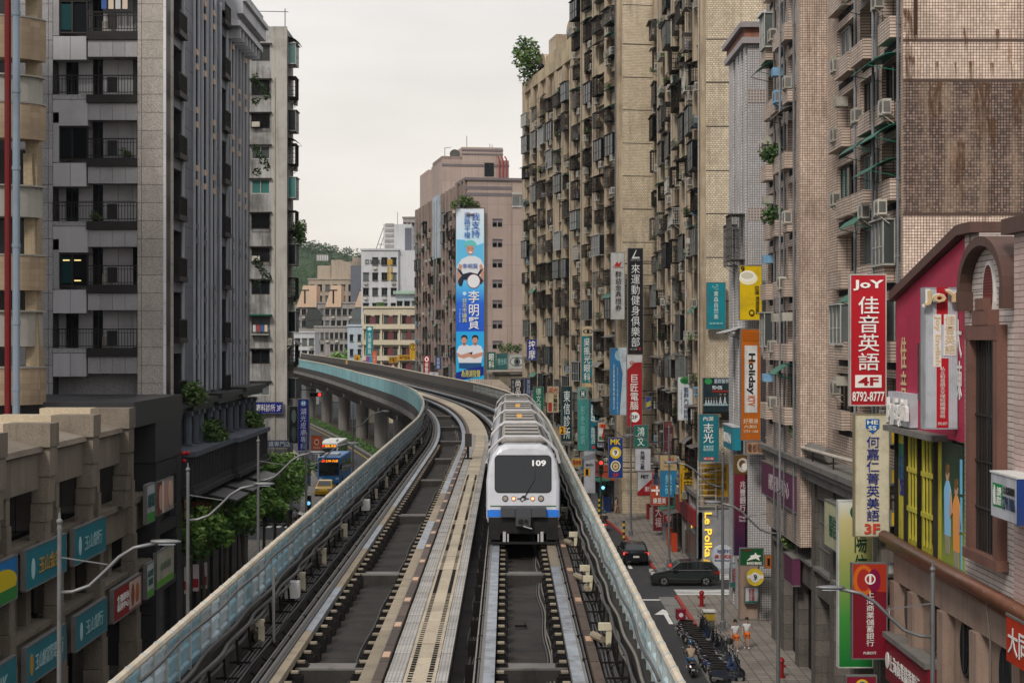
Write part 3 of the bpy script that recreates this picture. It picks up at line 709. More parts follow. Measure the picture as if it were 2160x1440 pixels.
def clutter(par, s, y, z, w, h, o=0, dens=1.0, style='old'):
    """what people have hung on one opening: cage, glazed bay, awning, cooler, plants"""
    r = random.random(); w = q(w, .2); h = q(h, .2)
    if style == 'old':
        if r < .42*dens:
            m_ = random.choices([M_iron, M_irong, M_ironw, M_alud], [8,2,.8,3])[0]
            dp = random.choice((.5,.7)); ww = q(w*random.choice((.55,.75,1)), .2)
            h = q(h*random.choice((.7,.8,1)), .2); y += random.uniform(-.3,.3); put(m_cage(s, ww, h, dp, m_, random.random() < .5), 'window_cage', par, (-s*o, y, z))
            if random.random() < .55: put(m_awn(s, ww, dp+.3, random.choices([M_sheet, M_irong, M_green],[6,3,.7])[0], False), 'awning', par, (-s*o, y, z+h+.08))
            if random.random() < .35: plant(par, (-s*(o+dp*.5), y+random.uniform(-.4,.4), z), sc=random.uniform(.5,.9))
        elif r < .58*dens:
            put(m_glassbox(s, w, h+.1, random.choice((.5,.7)), random.choice((M_alu, M_alud, M_alud, M_irong, M_iron)), random.choice((M_pane, M_pane, M_pane, M_pane2))), 'bay_window', par, (-s*o, y, z-.05))
        elif r < .68*dens:
            put(m_rack(s, w, random.choice((M_ironw, M_irong, M_iron))), 'flower_rack', par, (-s*o, y, z)); plant(par, (-s*(o+.3), y, z), sc=.8)
        if random.random() < .14:
            for k_ in range(random.randint(3,6)): bx(MB(), s, .5, .52, y-.8+.33*k_, y-.55+.33*k_, z+.1, z+random.uniform(.55,.85)).build('laundry', random.choice(M_cloth), par, (-s*o*.5,0,0))
        if random.random() < .42*dens: ac_unit(par, s, y+random.choice((-1,1))*w*.28, z-random.choice((.72,.9,.1)), o)
        elif random.random() < .25: put(m_boxac(s, M_ac), 'window_air_conditioner', par, (-s*o, y+w*.25, z+h*.55))
        if random.random() < .2: put(m_awn(s, w, .8, random.choice((M_sheet, M_sheet, M_green)), random.random() < .3), 'awning', par, (-s*o, y, z+h+.1))
def apartment(name, label, loc, rz, s, L_, D, z0, H, fh, bays, mw, mg, win=(.95,1.5), depth=.5, style='old', dens=1.0, core=None, sill=.9, piers=.18, top=1.2, cat='building', nofloor=(), fm=None, gable_lines=None, ledge=.0, pipes=True, wall2=None, jitter=0):
    """block with real openings: floors from z0, bays are (y0, y1) ranges along the street; piers stand between them"""
    b = thing(name, label, cat, loc, rz)
    bx(MB(), s, -D, -depth, .25, L_-.05, 0, H-.2).build('interior', core or M_dark, b)
    g = MB(); bx(g, s, -D, -piers*0, 0, .3, 0, H); g.build('gable_wall', mg, b)
    bx(MB(), s, -D-.1, -depth-.05, .3, L_, H-.2, H).build('roof', M_sheet, b)
    wmb = MB(); y = .3; edges = []
    for a, c in bays:
        bx(wmb, s, -depth, piers, y, a, 0, H) if a > y+.02 else None; y = c
    bx(wmb, s, -depth, piers, y, L_, 0, H)
    wmb.build('pier_wall', mw, b)
    nf = int((H-top-z0)/fh); wh = win[1]
    for i, (a, c) in enumerate(bays):
        zz = 0
        for k in range(nf+1):
            z = z0+k*fh+sill; z1 = z if k < nf else H
            sp = MB(); bx(sp, s, -depth, 0, a, c, zz, z1)
            if ledge and k < nf: bx(sp, s, -.01, ledge, a+.02, c-.02, z-.12, z-.02)
            if jitter and random.random() < .3: bx(sp, s, -.01, .3, a+.02, c-.02, zz+.3, z1-.2)
            sp.build('spandrel_wall', (wall2 or mw) if i % 2 == 0 else mw, b); zz = z+wh
    for i, (a, c) in enumerate(bays):
        for k in range(nf):
            if k in nofloor: continue
            z = z0+k*fh+sill; w = c-a; yc = (a+c)/2
            if depth > .8:
                window(b, s, yc, z, w-.05, wh, -depth+.25, max(2, int(w/1.1)), fm)
                if random.random() < .35: put(m_rack(s, q(w-.2,.2), random.choice((M_iron, M_irong))), 'railing', b, (0, yc, z-.1))
            else: window(b, s, yc, z, w-.05, wh, 0, max(2, int(w/1.1)), fm)
            clutter(b, s, yc, z, min(w, 3.4)-.1, wh, piers*.5, dens, style)
    if pipes:
        for i, (a, c) in enumerate(bays):
            if i % 2 == 0 or random.random() < .4: downpipe(b, s, a-.15, 2, H-1, M_pipew if random.random() < .7 else M_pipe, o=piers+.08)
    if wall2 is not None:
        for i, (a, c) in enumerate(bays):
            if c-a < 2.5: continue
            e_ = a if i % 2 else c-.34
            bx(MB(), s, -depth, .12, e_, e_+.34, 0, H-.5).build('brown_strip', M_strip, b)
            downpipe(b, s, (c-.2 if i % 2 else a+.15), 6, H-1, M_pipew, .05, .16)
    if gable_lines:
        lm = MB()
        for z in gable_lines: lm.box(0, s*D, -.012, .0, z-.04, z+.04)
        tag(lm.build('joint_line', mat('joint_dark',(.07,.06,.05),.9), b), kind='stuff')
    return b
# ================================================================ right side of the street
random.seed(21)
M_tile1 = mat('tile_pink_grid', (.72,.57,.47), .55, tile=(.113,.113), toff=0, msize=.2, mortar=(.07,.05,.042), grime=.5, gscale=.3, streak=.5, rust=.6, dirt=(.10,.065,.05), tvar=.16)
M_tile1f = mat('tile_pink_courses', (.55,.44,.365), .55, tile=(.46,.125), toff=0, msize=.26, mortar=(.06,.042,.035), grime=.4, gscale=.4, streak=.4, dirt=(.13,.09,.07), tvar=.14)
M_tilew = mat('tile_white_grid', (.55,.54,.55), .5, tile=(.135,.135), toff=0, msize=.36, mortar=(.24,.23,.24), grime=.3, gscale=.3, streak=.25, dirt=(.2,.17,.14), tvar=.12)
M_tilewf = mat('tile_white_courses', (.52,.51,.52), .5, tile=(.5,.17), toff=0, msize=.2, mortar=(.16,.14,.13), grime=.35, gscale=.3, streak=.35, dirt=(.2,.16,.13), tvar=.1)
M_beige = mat('tile_beige_bond', (.65,.565,.43), .6, tile=(.22,.145), toff=.5, msize=.3, mortar=(.33,.265,.185), grime=.5, gscale=.2, streak=.6, dirt=(.15,.115,.08), tvar=.16)
M_beigef = mat('render_beige', (.46,.375,.25), .75, grime=.75, gscale=.35, streak=.75, grain=.1, dirt=(.085,.065,.048))  # heavy grime, part of it standing for shade in the facade recesses
M_beige2 = mat('render_sand', (.43,.35,.25), .75, grime=.6, gscale=.35, streak=.8, grain=.1, dirt=(.10,.07,.05))
M_brownst = mat('cornice_brown', (.10,.055,.045), .6, grime=.5, gscale=.8, streak=.4, dirt=(.04,.03,.025))
# pink tiled block with stained gable (nearest)
def tiled(name, label, loc, L_, D, H, bays, z0, fh, seed, gl):
    random.seed(seed); s = 1
    b = thing(name, label, 'building', loc, 0)
    bx(MB(), s, -D, -.9, .3, L_-.05, 0, H-.2).build('interior', M_dark, b)
    bx(MB(), s, -D, 0, 0, .35, 6.4, H).build('gable_wall', M_tile1, b)
    wm = MB(); y = .35
    for a, c in bays: bx(wm, s, -.9, 0, y, a, 6.4, H); y = c
    bx(wm, s, -.9, 0, y, L_, 6.4, H); wm.build('pier_wall', M_tile1f, b)
    nf = int((H-z0)/fh)
    for i, (a, c) in enumerate(bays):
        zz = 6.4
        for k in range(nf+1):
            z = z0+k*fh
            sp = MB(); bx(sp, s, -.9, 0, a, c, zz, z if k < nf else H); sp.build('spandrel_wall', M_tile1f, b); zz = z+1.75
            if k == nf: break
            # stepped planter under the window and a flat dark panel for the shaded gap beneath it
            ya, yc = (a-.1, c-(c-a)*.35) if (i+k) % 2 else (a+(c-a)*.3, c+.1)
            bx(MB(), s, 0, .42, ya, yc, z-.75, z+.08).build('planter_wall', M_tile1f, b)
            bx(MB(), s, -.02, .012, a+.3, c-.5, z-1.05, z-.78).build('slot_shade', M_dark, b)
    for i, (a, c) in enumerate(bays):
        for k in range(nf):
            z = z0+k*fh; w = c-a; yc = (a+c)/2; r = random.random()
            window(b, s, a+w*.27, z, w*.52, 1.7, -.25 if r < .5 else -.6, 2); window(b, s, a+w*.77, z, w*.44, 1.7, -.1 if r > .6 else -.6, 2)
            r = random.random()
            if r < .45: ac_unit(b, s, yc+random.choice((-.9,.7)), z+random.choice((-.35,-.1,.8)), .1)
            if .3 < r < .5: put(m_boxac(s, random.choice((M_ac, M_ac, M_acb))), 'window_air_conditioner', b, (0, yc+.5, z+1.2))
            if r > .84: put(m_awn(s, q(w*.9), 1.0, M_green if random.random() < .6 else M_sheet, True), 'awning', b, (0, yc, z+1.75))
            if .5 < r < .62: put(m_cage(s, q(w*.6,.2), 1.6, .7, random.choice((M_irong, M_ironw, M_iron)), True), 'window_cage', b, (-.05, yc, z))
            if .62 < r < .70: put(m_glassbox(s, q(w*.6,.2), 1.7, .5, M_ironw, M_pane2), 'bay_window', b, (-.05, yc, z-.03))
            if .72 < r < .80: plant(b, (-.35, yc, z), 1, 1.3); plant(b, (-.4, yc+.5, z), 3, 1.1)
    for i, (a, c) in enumerate(bays):
        downpipe(b, s, a-.15, 6.5, H-1, M_pipe, .06, .12)
        if i == 0: downpipe(b, s, c-.6, 6.5, H-1, M_pipe, .06, .5)
    lm = MB()
    for z in gl: lm.box(.0, s*D, -.03, .0, z-.05, z+.05)
    lm.build('string_course', mat('course_dark',(.09,.06,.05),.8,grime=.5), b)
    return b
zj = [wz(y, 66) for y in (85, 169, 268, 452)]
T1 = tiled('apartment_block', 'pink tiled apartment block with rust stained blank gable wall', (15.22,66,0), 15.6, 26, 36, [(.5,3.7),(4.3,8.0),(8.7,13.2)], 13.05, 3.14, 3, zj)
put(m_awn(1, 3.0, 1.3, M_green, True), 'awning', T1, (0,2.1,27.0)); put(m_awn(1, 3.2, 1.2, M_green, True), 'awning', T1, (0,2.2,22.9))
ac_unit(T1, 1, 1.2, 25.1, .15); ac_unit(T1, 1, 1.3, 21.2, .3); ac_unit(T1, 1, 4.9, 21.3, .2)
# the sheet of darker tiles and rust below the ledge on the gable
MB().box(.02,26,-.05,.0,wz(452,66)+.06,wz(169,66)-.08).build('stained_panel', mat('tile_brown_grid', (.20,.14,.115), .55, tile=(.113,.113), toff=0, msize=.3, mortar=(.03,.022,.02), grime=.75, gscale=.5, streak=.6, rust=.3, dirt=(.36,.27,.19), gthr=.52, tvar=.45), T1)
M_stain = mat('rust_run', (.13,.065,.035), .8)
def alpha_noise(m):
    N, L = m.node_tree.nodes, m.node_tree.links; b = N['Principled BSDF']; t = N.new('ShaderNodeTexCoord'); s = N.new('ShaderNodeSeparateXYZ'); L.new(t.outputs['Generated'], s.inputs[0])
    g = N.new('ShaderNodeNewGeometry'); mp_ = N.new('ShaderNodeMapping'); mp_.inputs['Scale'].default_value = (9,9,1.2); L.new(g.outputs['Position'], mp_.inputs[0]); n = N.new('ShaderNodeTexNoise'); n.inputs['Scale'].default_value = 1.4; n.inputs['Detail'].default_value = 5; L.new(mp_.outputs[0], n.inputs[0])
    e_ = N.new('ShaderNodeMapRange'); e_.inputs[1].default_value = .42; e_.inputs[2].default_value = .75; L.new(n.outputs[0], e_.inputs[0])
    x = N.new('ShaderNodeMath'); x.operation = 'MULTIPLY'; L.new(s.outputs[2], x.inputs[0]); L.new(e_.outputs[0], x.inputs[1]); L.new(x.outputs[0], b.inputs['Alpha'])
alpha_noise(M_stain)
for x_, yt, h_, w_ in ((2.4,60,1.0,.25),(3.6,62,.9,.16),(5.2,58,1.5,.5),(1.3,130,.8,.14),(2.0,132,.7,.14),(2.6,130,.9,.2),(3.4,133,.8,.14),(4.2,131,.8,.16),(5.0,130,.9,.2),(.25,20,3.0,.5),(.25,120,1.2,.4),(1.2,172,2.2,.6),(3.0,175,3.0,.7),(4.4,176,2.4,.5),(2.2,300,2.8,.35),(3.4,250,4.0,.3)):
    m_ = MB(); z_ = wz(yt,66); m_.prism([(x_-w_/2,z_),(x_+w_/2,z_),(x_+w_*.3,z_-h_),(x_-w_*.3,z_-h_)], -.075, -.06, 'y'); m_.build('rust_stain', M_stain, T1)
MB().tube([(.45,-.1,28),(.45,-.1,36)], .07, 6).build('rusty_pipe', mat('rust',(.05,.025,.015),.8,grime=.5), T1)
T2 = tiled('apartment_block', 'narrower pink tiled apartment block with barred balconies beside the white tiled building', (14.0,82,0), 10.8, 20, 42, [(1.3,3.6),(4.2,6.8),(7.4,10.0)], 12.9, 3.14, 5, [])
# white tiled slim building
random.seed(31)
W3 = apartment('tiled_building', 'slim white grid tiled building with brown cornice and roof tank', (13.9,99.2,0), 0, 1, 7.6, 12, 9.5, 33.4, 3.55, [(1.2,2.1),(2.9,3.5),(4.6,5.7)], M_tilewf, M_tilew, (.9,1.9), .4, 'new', 0, sill=.7, piers=.1, top=1.8, pipes=False)
MB().box(-.35,12,-.3,8,33.4,33.75).box(-.5,12,-.45,8,34.3,34.6).build('cornice', mat('cornice_grey',(.33,.30,.31),.6,grime=.5), W3); MB().box(-.2,12,-.15,8,33.75,34.3).build('cornice_band', mat('cornice_rust',(.30,.13,.09),.7,grime=.5,streak=.4), W3)
t = MB(); t.ball((1.3,1.5,35.1), .55, 12, 8); t.tube([(1.3,1.5,34.6),(1.3,1.5,35.1)], .55, 12); t.build('water_tank', mat('steel_tank',(.5,.5,.52),.25,metal=.9), W3, smooth=True)
put(m_cage(1, 2.4, 2.6, .9, M_irong, True), 'window_cage', W3, (0,1.6,21.0)); put(m_cage(1, 2.0, 2.4, .7, M_irong, True), 'window_cage', W3, (0,4.6,20.8))
for z in (16.2,23.2,30): MB().box(0,12,-.02,0,z,z+.75).build('brown_tile_band', mat('tile_brownish_grid',(.22,.16,.14),.55,tile=(.17,.17),toff=0,msize=.34,mortar=(.45,.42,.40),tvar=.15), W3)
# two sand coloured towers
random.seed(42)
BA = apartment('apartment_tower', 'sand brick apartment tower with plain side wall behind the white tiled building', (13.9,120,0), 0, 1, 40, 16, 6.35, 48, 3.05, [(1.0,4.4),(5.6,8.4),(9.8,13.2),(15,19),(21,25),(27.5,31.5),(34,38)], M_beige2, M_beige, (2.4,1.75), .9, 'old', 1.4, sill=.85, piers=.35, ledge=.2, gable_lines=[wz(y,120) for y in (83,174,267,360,451,543,635)], wall2=M_beigef)
random.seed(43)
HB = 47.1; rzb = .183
b1 = [(1.0,4.6),(5.6,9.0),(10.2,13.6),(15.4,18.8)]
BB = apartment('apartment_tower', 'tallest sand coloured tower crowded with window cages behind the black vertical sign', (10.75,160,0), rzb, 1, 20, 16, 5.2, 54, 3.1, b1, M_beige2, M_beige, (2.4,1.8), .9, 'old', 1.4, sill=.8, piers=.4, ledge=.2, gable_lines=[wz(y,160) for y in (10,93,163,232,302,371,441,511,580)], wall2=M_beigef, jitter=1)
b2 = [(.6,3.4),(4.4,7.6),(8.8,12.0),(13.2,16.4),(17.6,20.6),(21.8,25.4)]
BC = apartment('apartment_tower', 'sand coloured tower with rooftop shrub and rounded stair heads at its far end', (10.75-20*math.sin(rzb),160+20*math.cos(rzb),0), rzb, 1, 27, 16, 6.7, HB-1.4, 3.1, b2, M_beige2, M_beige, (2.4,1.8), .9, 'old', 1.4, sill=.8, piers=.4, ledge=.2, wall2=M_beigef, jitter=1)
bx(MB(), 1, -16, .45, 0, 12.8, HB-1.4, HB+.9).build('parapet', M_beigef, BC)
bx(MB(), 1, -16, .42, 12.8, 27, HB-1.4, HB-.1).build('parapet', M_beigef, BC)
for y0, h, w in ((3.0,4.6,3.4),(17.5,3.3,4.4)):          # rounded stair heads on the roof
    m_ = MB(); m_.prism([(y0+w/2+w/2*math.cos(R(180-15*k)), HB-1.2+h-w*.3+w*.35*math.sin(R(15*k))) for k in range(13)]+[(y0+w,HB-1.4),(y0,HB-1.4)], .46, 5, 'x'); m_.build('stair_head', M_beige2, BC)
    m_ = MB(); m_.prism([(y0+w/2+w*.36*math.cos(R(180-15*k)), HB-1.2+h-w*.45+w*.25*math.sin(R(15*k))) for k in range(13)]+[(y0+w*.86,HB+.9),(y0+w*.14,HB+.9)], .42, .48, 'x'); m_.build('window', M_pane, BC)
window(BC, 1, 9.5, HB+.9, 2.6, 1.5, .4, 3, M_ironw, M_pane2); bx(MB(), 1, -5, .3, 8, 12, HB+.9, HB+2.6).build('roof_room', M_beige2, BC)
random.seed(9)
for q_ in range(9):
    o = MB(); cx_, cz_ = random.uniform(19.5,27.2), HB+random.uniform(.0,3.7)
    leaves(o, (-random.uniform(.2,1.6),cx_,cz_), random.uniform(.9,1.5), 150, .26, (1,1,1)); o.build('roof_shrub', M_leaf if q_ % 2 else M_leaf2, BC, fix=False)
# small arched dormer between the towers
dm = MB(); dm.prism([(-1.5,20),(1.5,20),(1.5,22.4),(1.1,23.3),(.5,23.8),(-.5,23.8),(-1.1,23.3),(-1.5,22.4)], 0, 1.6, 'x')
# ---- far pink block with the banner
random.seed(51)
M_pink = mat('tile_pink_far', (.37,.29,.255), .65, tile=(3.1,3.08), toff=0, msize=.012, mortar=(.16,.10,.09), grime=.35, gscale=.12, streak=.45, dirt=(.20,.15,.13), tvar=.05)
M_pinkf = mat('tile_pinkbrown_far', (.25,.19,.165), .7, grime=.6, gscale=.2, streak=.6, dirt=(.09,.075,.07))
M_pinkg = mat('band_grey_far', (.16,.14,.15), .7, grime=.4)
PB = apartment('apartment_block', 'far pinkish brown block carrying a tall blue campaign banner', (-6.1,261,0), .174, 1, 62, 22, 3.6, 40.6, 3.1, [(a,a+2.6) for a in (1,4.6,9,12.6,17,21,26,30,35,39,44,48,53,57)], M_pinkf, M_pink, (2,1.9), .9, 'old', .75, sill=.75, piers=.5, pipes=False)
for y0, z0_ in ((9.5,),(0,)) and (): pass
wm = MB(); pm_ = MB()
for k in range(11):
    z = wz(470+43*k, 260.9)
    for dx in (-.75,.05): wm.box(4.6+dx+.05,4.6+dx+.75,-.04,.02,z-.55,z+.55); pm_.box(4.6+dx+.1,4.6+dx+.7,-.05,-.03,z-.5,z+.1)
    wm.box(3.9,5.4,-.14,.02,z+.6,z+.72)
tag(wm.build('window_surround', M_pinkg, PB), kind='stuff'); tag(pm_.build('window_glass', M_pane, PB), kind='stuff')
MB().box(-.3,9.4,-.05,0,38.2,38.7).box(-.3,9.4,-.05,0,39.2,39.7).build('grey_band', M_pinkg, PB)
MB().box(-.4,9.6,-.3,10,40.6,41.0).build('roof_edge', M_pinkg, PB)
MB().box(6.9,9.6,-.6,0,10,40.2).build('bay_wall', M_pink, PB)
for k in range(3):
    window(PB, 1, 0, 0, .1, .1) if False else None
MB().box(6.95,9.4,-.66,-.6,wz(431,260),wz(412,260)).build('bay_window', M_pane2, PB); MB().box(6.8,9.5,-.75,-.6,wz(409,260),wz(404,260)).box(6.8,9.5,-.75,-.6,wz(436,260),wz(432,260)).box(8,8.1,-.7,-.6,wz(431,260),wz(412,260)).build('window_frame', M_ironw, PB)
# stepped roof huts, masts and pipes
pts = [(-3.2,3,6,22,wz(340,275),'a'),(.1,2,7.6,20,wz(310,270),'b'),(-6.5,14,3,30,wz(355,285),'c')]
hd = 290
MB().box(0,11.4,28,42,40.6,wz(338,hd)).build('roof_hut', M_pink, PB); MB().box(3.4,10.4,28.2,40,wz(338,hd),wz(311,hd)).build('roof_hut', M_pink, PB); MB().box(.2,4,48,60,40.6,wz(360,310)).build('roof_hut', M_pink, PB); MB().box(-.05,3.3,28.1,40,wz(338,hd),wz(331,hd)).build('roof_hut', M_pinkf, PB)
MB().box(3.35,10.45,28.1,28.2,wz(319,hd),wz(315,hd)).box(3.35,10.45,28.1,28.2,wz(327,hd),wz(324,hd)).box(-.05,11.45,27.9,28,wz(352,hd),wz(347,hd)).build('grey_band', M_pinkg, PB)
MB().box(7.2,8.8,27.9,28,wz(372,hd),wz(344,hd)).build('window', M_pane, PB)
for x, yb in ((4.8,282),(8.8,298),(9.2,300)): MB().tube([(x,32,wz(338,hd)),(x,32,wz(yb,hd))], .06, 5).build('mast', M_pipe, PB)
for x in (9.7,10.3,10.9): MB().tube([(x,27.7,41),(x,27.7,wz(335,hd)),(x-.3,27.7,wz(330,hd))], .13, 6).build('red_pipe', mat('pipe_red',(.30,.05,.05),.5,grime=.3), PB)
m_ = MB(); m_.loft([[(2.2+.9*r_*math.cos(R(a)), 28.5-r_*.2, wz(326,hd)+.8*r_*math.sin(R(a))) for a in range(0,360,30)] for r_ in (.3,1)]); m_.build('satellite_dish', M_irong, PB)
MB().tube([(.6,29,41),(.6,29,wz(312,hd))], .05, 5).tube([(.6,29,wz(313,hd)),(1.7,29,wz(311,hd))], .04, 5).build('antenna', M_iron, PB)
for i in range(5): plant(PB, (-1.2+.5*i, -.2+.1*i, 36.5+.4*(i%2)), sc=2.2)
MB().box(-.2,.9,-.8,-.02,35.3,35.5).build('balcony', M_pinkf, PB)
# pale blue end bay on the street face
bx(MB(), 1, 0, 1.0, 26, 33, 30, wz(415,290)).build('blue_bay', mat('paint_paleblue',(.38,.45,.52),.6,grime=.4,streak=.5), PB)
bx(MB(), 1, .95, 1.04, 27, 28.2, 24, wz(425,290)).box(-.95,-1.04,30.4,31.6,24,wz(425,290)).build('tall_window', M_pane, PB)
# ================================================================ podium of the pink tiled blocks and the low gabled house at the right edge
random.seed(81)
M_pod = mat('podium_stone', (.14,.125,.112), .65, grain=.3, tile=(1.1,.75), toff=0, msize=.03, mortar=(.05,.045,.04), grime=.6, gscale=.4, streak=.6, dirt=(.035,.032,.03))
M_podl = mat('podium_ledge', (.17,.16,.15), .7, grime=.6, gscale=.5, streak=.4, dirt=(.05,.045,.04))
PD = thing('arcade_podium', 'dark stone arcade podium with barred windows under the pink tiled blocks', 'building', (14.4,66.2,0))
MB().box(1.5,9,0,27,0,10.3).build('interior', M_dark, PD); MB().box(-.0,9,-.0,.35,0,10.3).build('end_wall', M_pod, PD)
for y in (0.35,4.9,9.5,14.1,18.7,23.3,26.4): MB().box(-.02,1.3,y,y+.85,0,10.2).build('column', M_pod, PD)
MB().box(-.55,1.5,-.2,27.2,10.2,10.45).build('cornice', M_podl, PD); MB().box(-.35,1.5,-.1,27.1,9.75,10.19).build('cornice', M_podl, PD); MB().box(-.7,1.5,-.3,27.3,10.46,10.7).build('cornice', M_podl, PD)
for i, y in enumerate((1.2,5.75,10.35,14.95,19.55,24.15)):
    y1 = y+(3.7 if i < 5 else 2.2)
    MB().box(.1,1.3,y,y1,4.4,5.6).build('spandrel_wall', M_pod, PD); MB().box(.1,1.3,y,y1,8.9,9.74).build('lintel', M_pod, PD); MB().box(-.12,.3,y-.1,y1+.1,5.6,5.75).build('sill', M_podl, PD)
    if i == 4:
        m_ = MB(); pts = [(y,5.75),(y,8.9)]+[(y+.3,8.9)]+[((y+y1)/2+1.45*math.cos(R(180-15*k)), 7.0+1.8*math.sin(R(15*k))) for k in range(13)]+[(y1-.3,8.9),(y1,8.9),(y1,5.75),(y1-.4,5.75),(y1-.4,7.0)]
        for k in range(12):
            a0, a1 = R(180-15*k), R(165-15*k); yc = (y+y1)/2
            m_.prism([(yc+1.45*math.cos(a0),7.0+1.8*math.sin(a0)),(yc+1.45*math.cos(a1),7.0+1.8*math.sin(a1)),(yc+1.9*math.cos(a1),8.95),(yc+1.9*math.cos(a0),8.95)], .1, 1.2, 'x')
        m_.build('arch', M_pod, PD); plant(PD, (.2,yc,5.8), 2, 1.3); plant(PD, (.2,yc+.3,6.6), 4, 1)
        for k in range(5): MB().box(.3,.34,yc-1.1+.5*k,yc-1.06+.5*k,5.75,8.6).build('window_bar', M_bal0 if False else M_iron, PD)
    else:
        w = MB().box(.5,.55,y,y1,5.75,8.9).build('window', M_pane, PD)
        n = 11
        for k in range(n): MB().box(.2,.24,y+(y1-y)*(k+.5)/n-.02,y+(y1-y)*(k+.5)/n+.02,5.75,8.9).build('window_bar', M_irong, w)
        for zz in (6.6,7.8): MB().box(.19,.25,y,y1,zz,zz+.05).build('cross_bar', M_irong, w)
    MB().box(1.2,1.3,y+.1,y1-.1,.15,4.3).build('shop_window', M_pane, PD)
MB().tube([(.1,11,11.1),(.1,19,11.1)], .32, 12).build('duct', M_podl, PD)
MB().tube([(-.3,0,11.4),(-.3,27,11.0)], .09, 8).build('pipe', M_pipew, PD)
for y in (3,8,13,18,24): MB().bar((-.3,y,10.7),(-.3,y,11.3),.06).build('pipe_bracket', M_iron, PD)
for q_ in range(4): plant(PD, (-.1+.2*q_, 17.5+.5*q_, 11.3+.5*q_), sc=1.3)
# ---- gabled low house
M_wt = mat('tile_white_rows', (.56,.50,.47), .5, tile=(1.2,.17), toff=.5, msize=.16, mortar=(.10,.07,.06), grime=.45, gscale=.5, streak=.4, dirt=(.25,.18,.15), tvar=.08)
M_wtr = mat('tile_white_pink', (.52,.40,.37), .5, tile=(1.2,.17), toff=.5, msize=.14, mortar=(.2,.12,.1), grime=.5, gscale=.5, dirt=(.35,.2,.18), tvar=.1)
M_redw = mat('pink_red_wall', (.40,.025,.07), .55, tile=(.6,.4), toff=.5, msize=.03, mortar=(.30,.02,.05), grime=.35, gscale=.6, streak=.25, dirt=(.25,.02,.05), tvar=.05)
M_cop = mat('copper_pipe', (.20,.085,.05), .35, metal=.5, grime=.6, gscale=1.2, dirt=(.07,.04,.03))
M_stone = mat('rose_stone', (.31,.225,.18), .6, grain=.2, vary=.12, grime=.5, gscale=.5, streak=.55, dirt=(.10,.07,.055))
M_frame = mat('brown_stone_frame', (.17,.085,.065), .6, grain=.2, grime=.5, gscale=.8, streak=.4, dirt=(.06,.035,.03))
M_wpr = mat('print_white', (.72,.70,.68), .5); M_gold = mat('gold_letter', (.60,.46,.26), .4, grime=.2, gscale=2); M_redp = mat('sign_red', (.42,.012,.022), .4, grime=.15, gscale=.6)
M_yel = mat('poster_yellow', (.50,.44,.05), .5, grime=.45, gscale=1, streak=.35); M_corr = mat('corrugated_white', (.55,.58,.63), .4, metal=.2, grime=.3, gscale=1.5)
JX, JY = 14.5, 44.0
J = thing('gabled_house', 'low white tiled house with pink gable wall and arched brown trim', 'building', (JX,JY,0))
MB().box(.35,10,0,20,0,17).build('core', M_wt, J)
# pink gable wall with sloped brown coping
m_ = MB(); m_.prism([(10.4,13.05),(20,13.05),(20,17.75),(19,18.0),(10.4,19.55)], 0, .34, 'x'); m_.build('pink_wall', M_redw, J)
m_ = MB(); m_.prism([(8.9,19.62),(10.5,19.62),(20.15,17.75),(20.15,18.08),(10.6,19.95),(8.9,19.95)], -.25, 1.2, 'x'); m_.build('brown_coping', M_brownst, J)
MB().box(0,1.2,9.9,10.39,8.9,19.6).build('white_pier', M_wt, J); MB().box(.05,1.2,8.9,9.88,18,19.6).build('pier_face', M_wt, J)
MB().box(-.0,.34,4.71,9.89,8.9,18).build('tiled_wall', M_wt, J); MB().box(-.12,.34,0,4.7,8.9,19.3).build('tiled_wall', M_wtr, J); MB().box(-.35,1,-1,5.2,19.3,19.75).build('brown_coping', M_brownst, J)
m_ = MB(); rr = 2.2; yc = 7.3
m_.prism([(yc+rr*math.cos(R(180-12*k)), 17.8+1.32*math.sin(R(12*k))) for k in range(16)], -.02, .5, 'x'); m_.build('arch_gable', M_wt, J)
for k in range(15):
    a0, a1 = R(180-12*k), R(168-12*k); m_ = MB()
    m_.prism([(yc+rr*math.cos(a0),17.8+1.32*math.sin(a0)),(yc+rr*math.cos(a1),17.8+1.32*math.sin(a1)),(yc+(rr+.3)*math.cos(a1),17.8+1.6*math.sin(a1)),(yc+(rr+.3)*math.cos(a0),17.8+1.6*math.sin(a0))], -.42, .5, 'x'); m_.build('arch_block', M_brownst, J)
for s_ in (-1,1): MB().box(-.42,.5,yc+s_*2.12,yc+s_*2.55,17.2,17.8).build('arch_foot', M_brownst, J)
def oval(y, z, ry, rz_, x0, x1): m_ = MB(); m_.prism([(y+ry*math.cos(R(20*k)), z+rz_*math.sin(R(20*k))) for k in range(18)], x0, x1, 'x'); return m_
o = oval(yc+.1,17.75,.6,.92,-.10,.0).build('oval_window', M_wpr, J); oval(yc+.1,17.75,.5,.8,-.12,-.1).build('louvre_panel', mat('louvre_red',(.16,.03,.025),.6,tile=(2,.09),toff=0,msize=.3,mortar=(.03,.01,.01)), o)
# tall barred window in a stepped brown frame
f = MB().box(-.3,.1,5.75,6.2,9.9,16.3).box(-.3,.1,8.75,9.2,9.9,16.3).box(-.32,.1,5.75,9.2,16.3,16.75).box(-.34,.1,6.6,8.3,16.75,17.2).box(-.36,.1,7.0,7.9,17.2,17.55).box(-.36,.1,5.6,9.35,9.6,9.9).build('window_frame', M_frame, J)
MB().box(-.02,.05,6.2,8.75,9.9,16.3).build('pane', M_pane, f)
for k in range(9): MB().box(-.12,-.08,6.3+.29*k,6.34+.29*k,9.9,16.3).build('window_bar', M_alud, f)
for zz in (11.2,12.6,14): MB().box(-.13,-.07,6.2,8.75,zz,zz+.06).build('cross_bar', M_alud, f)
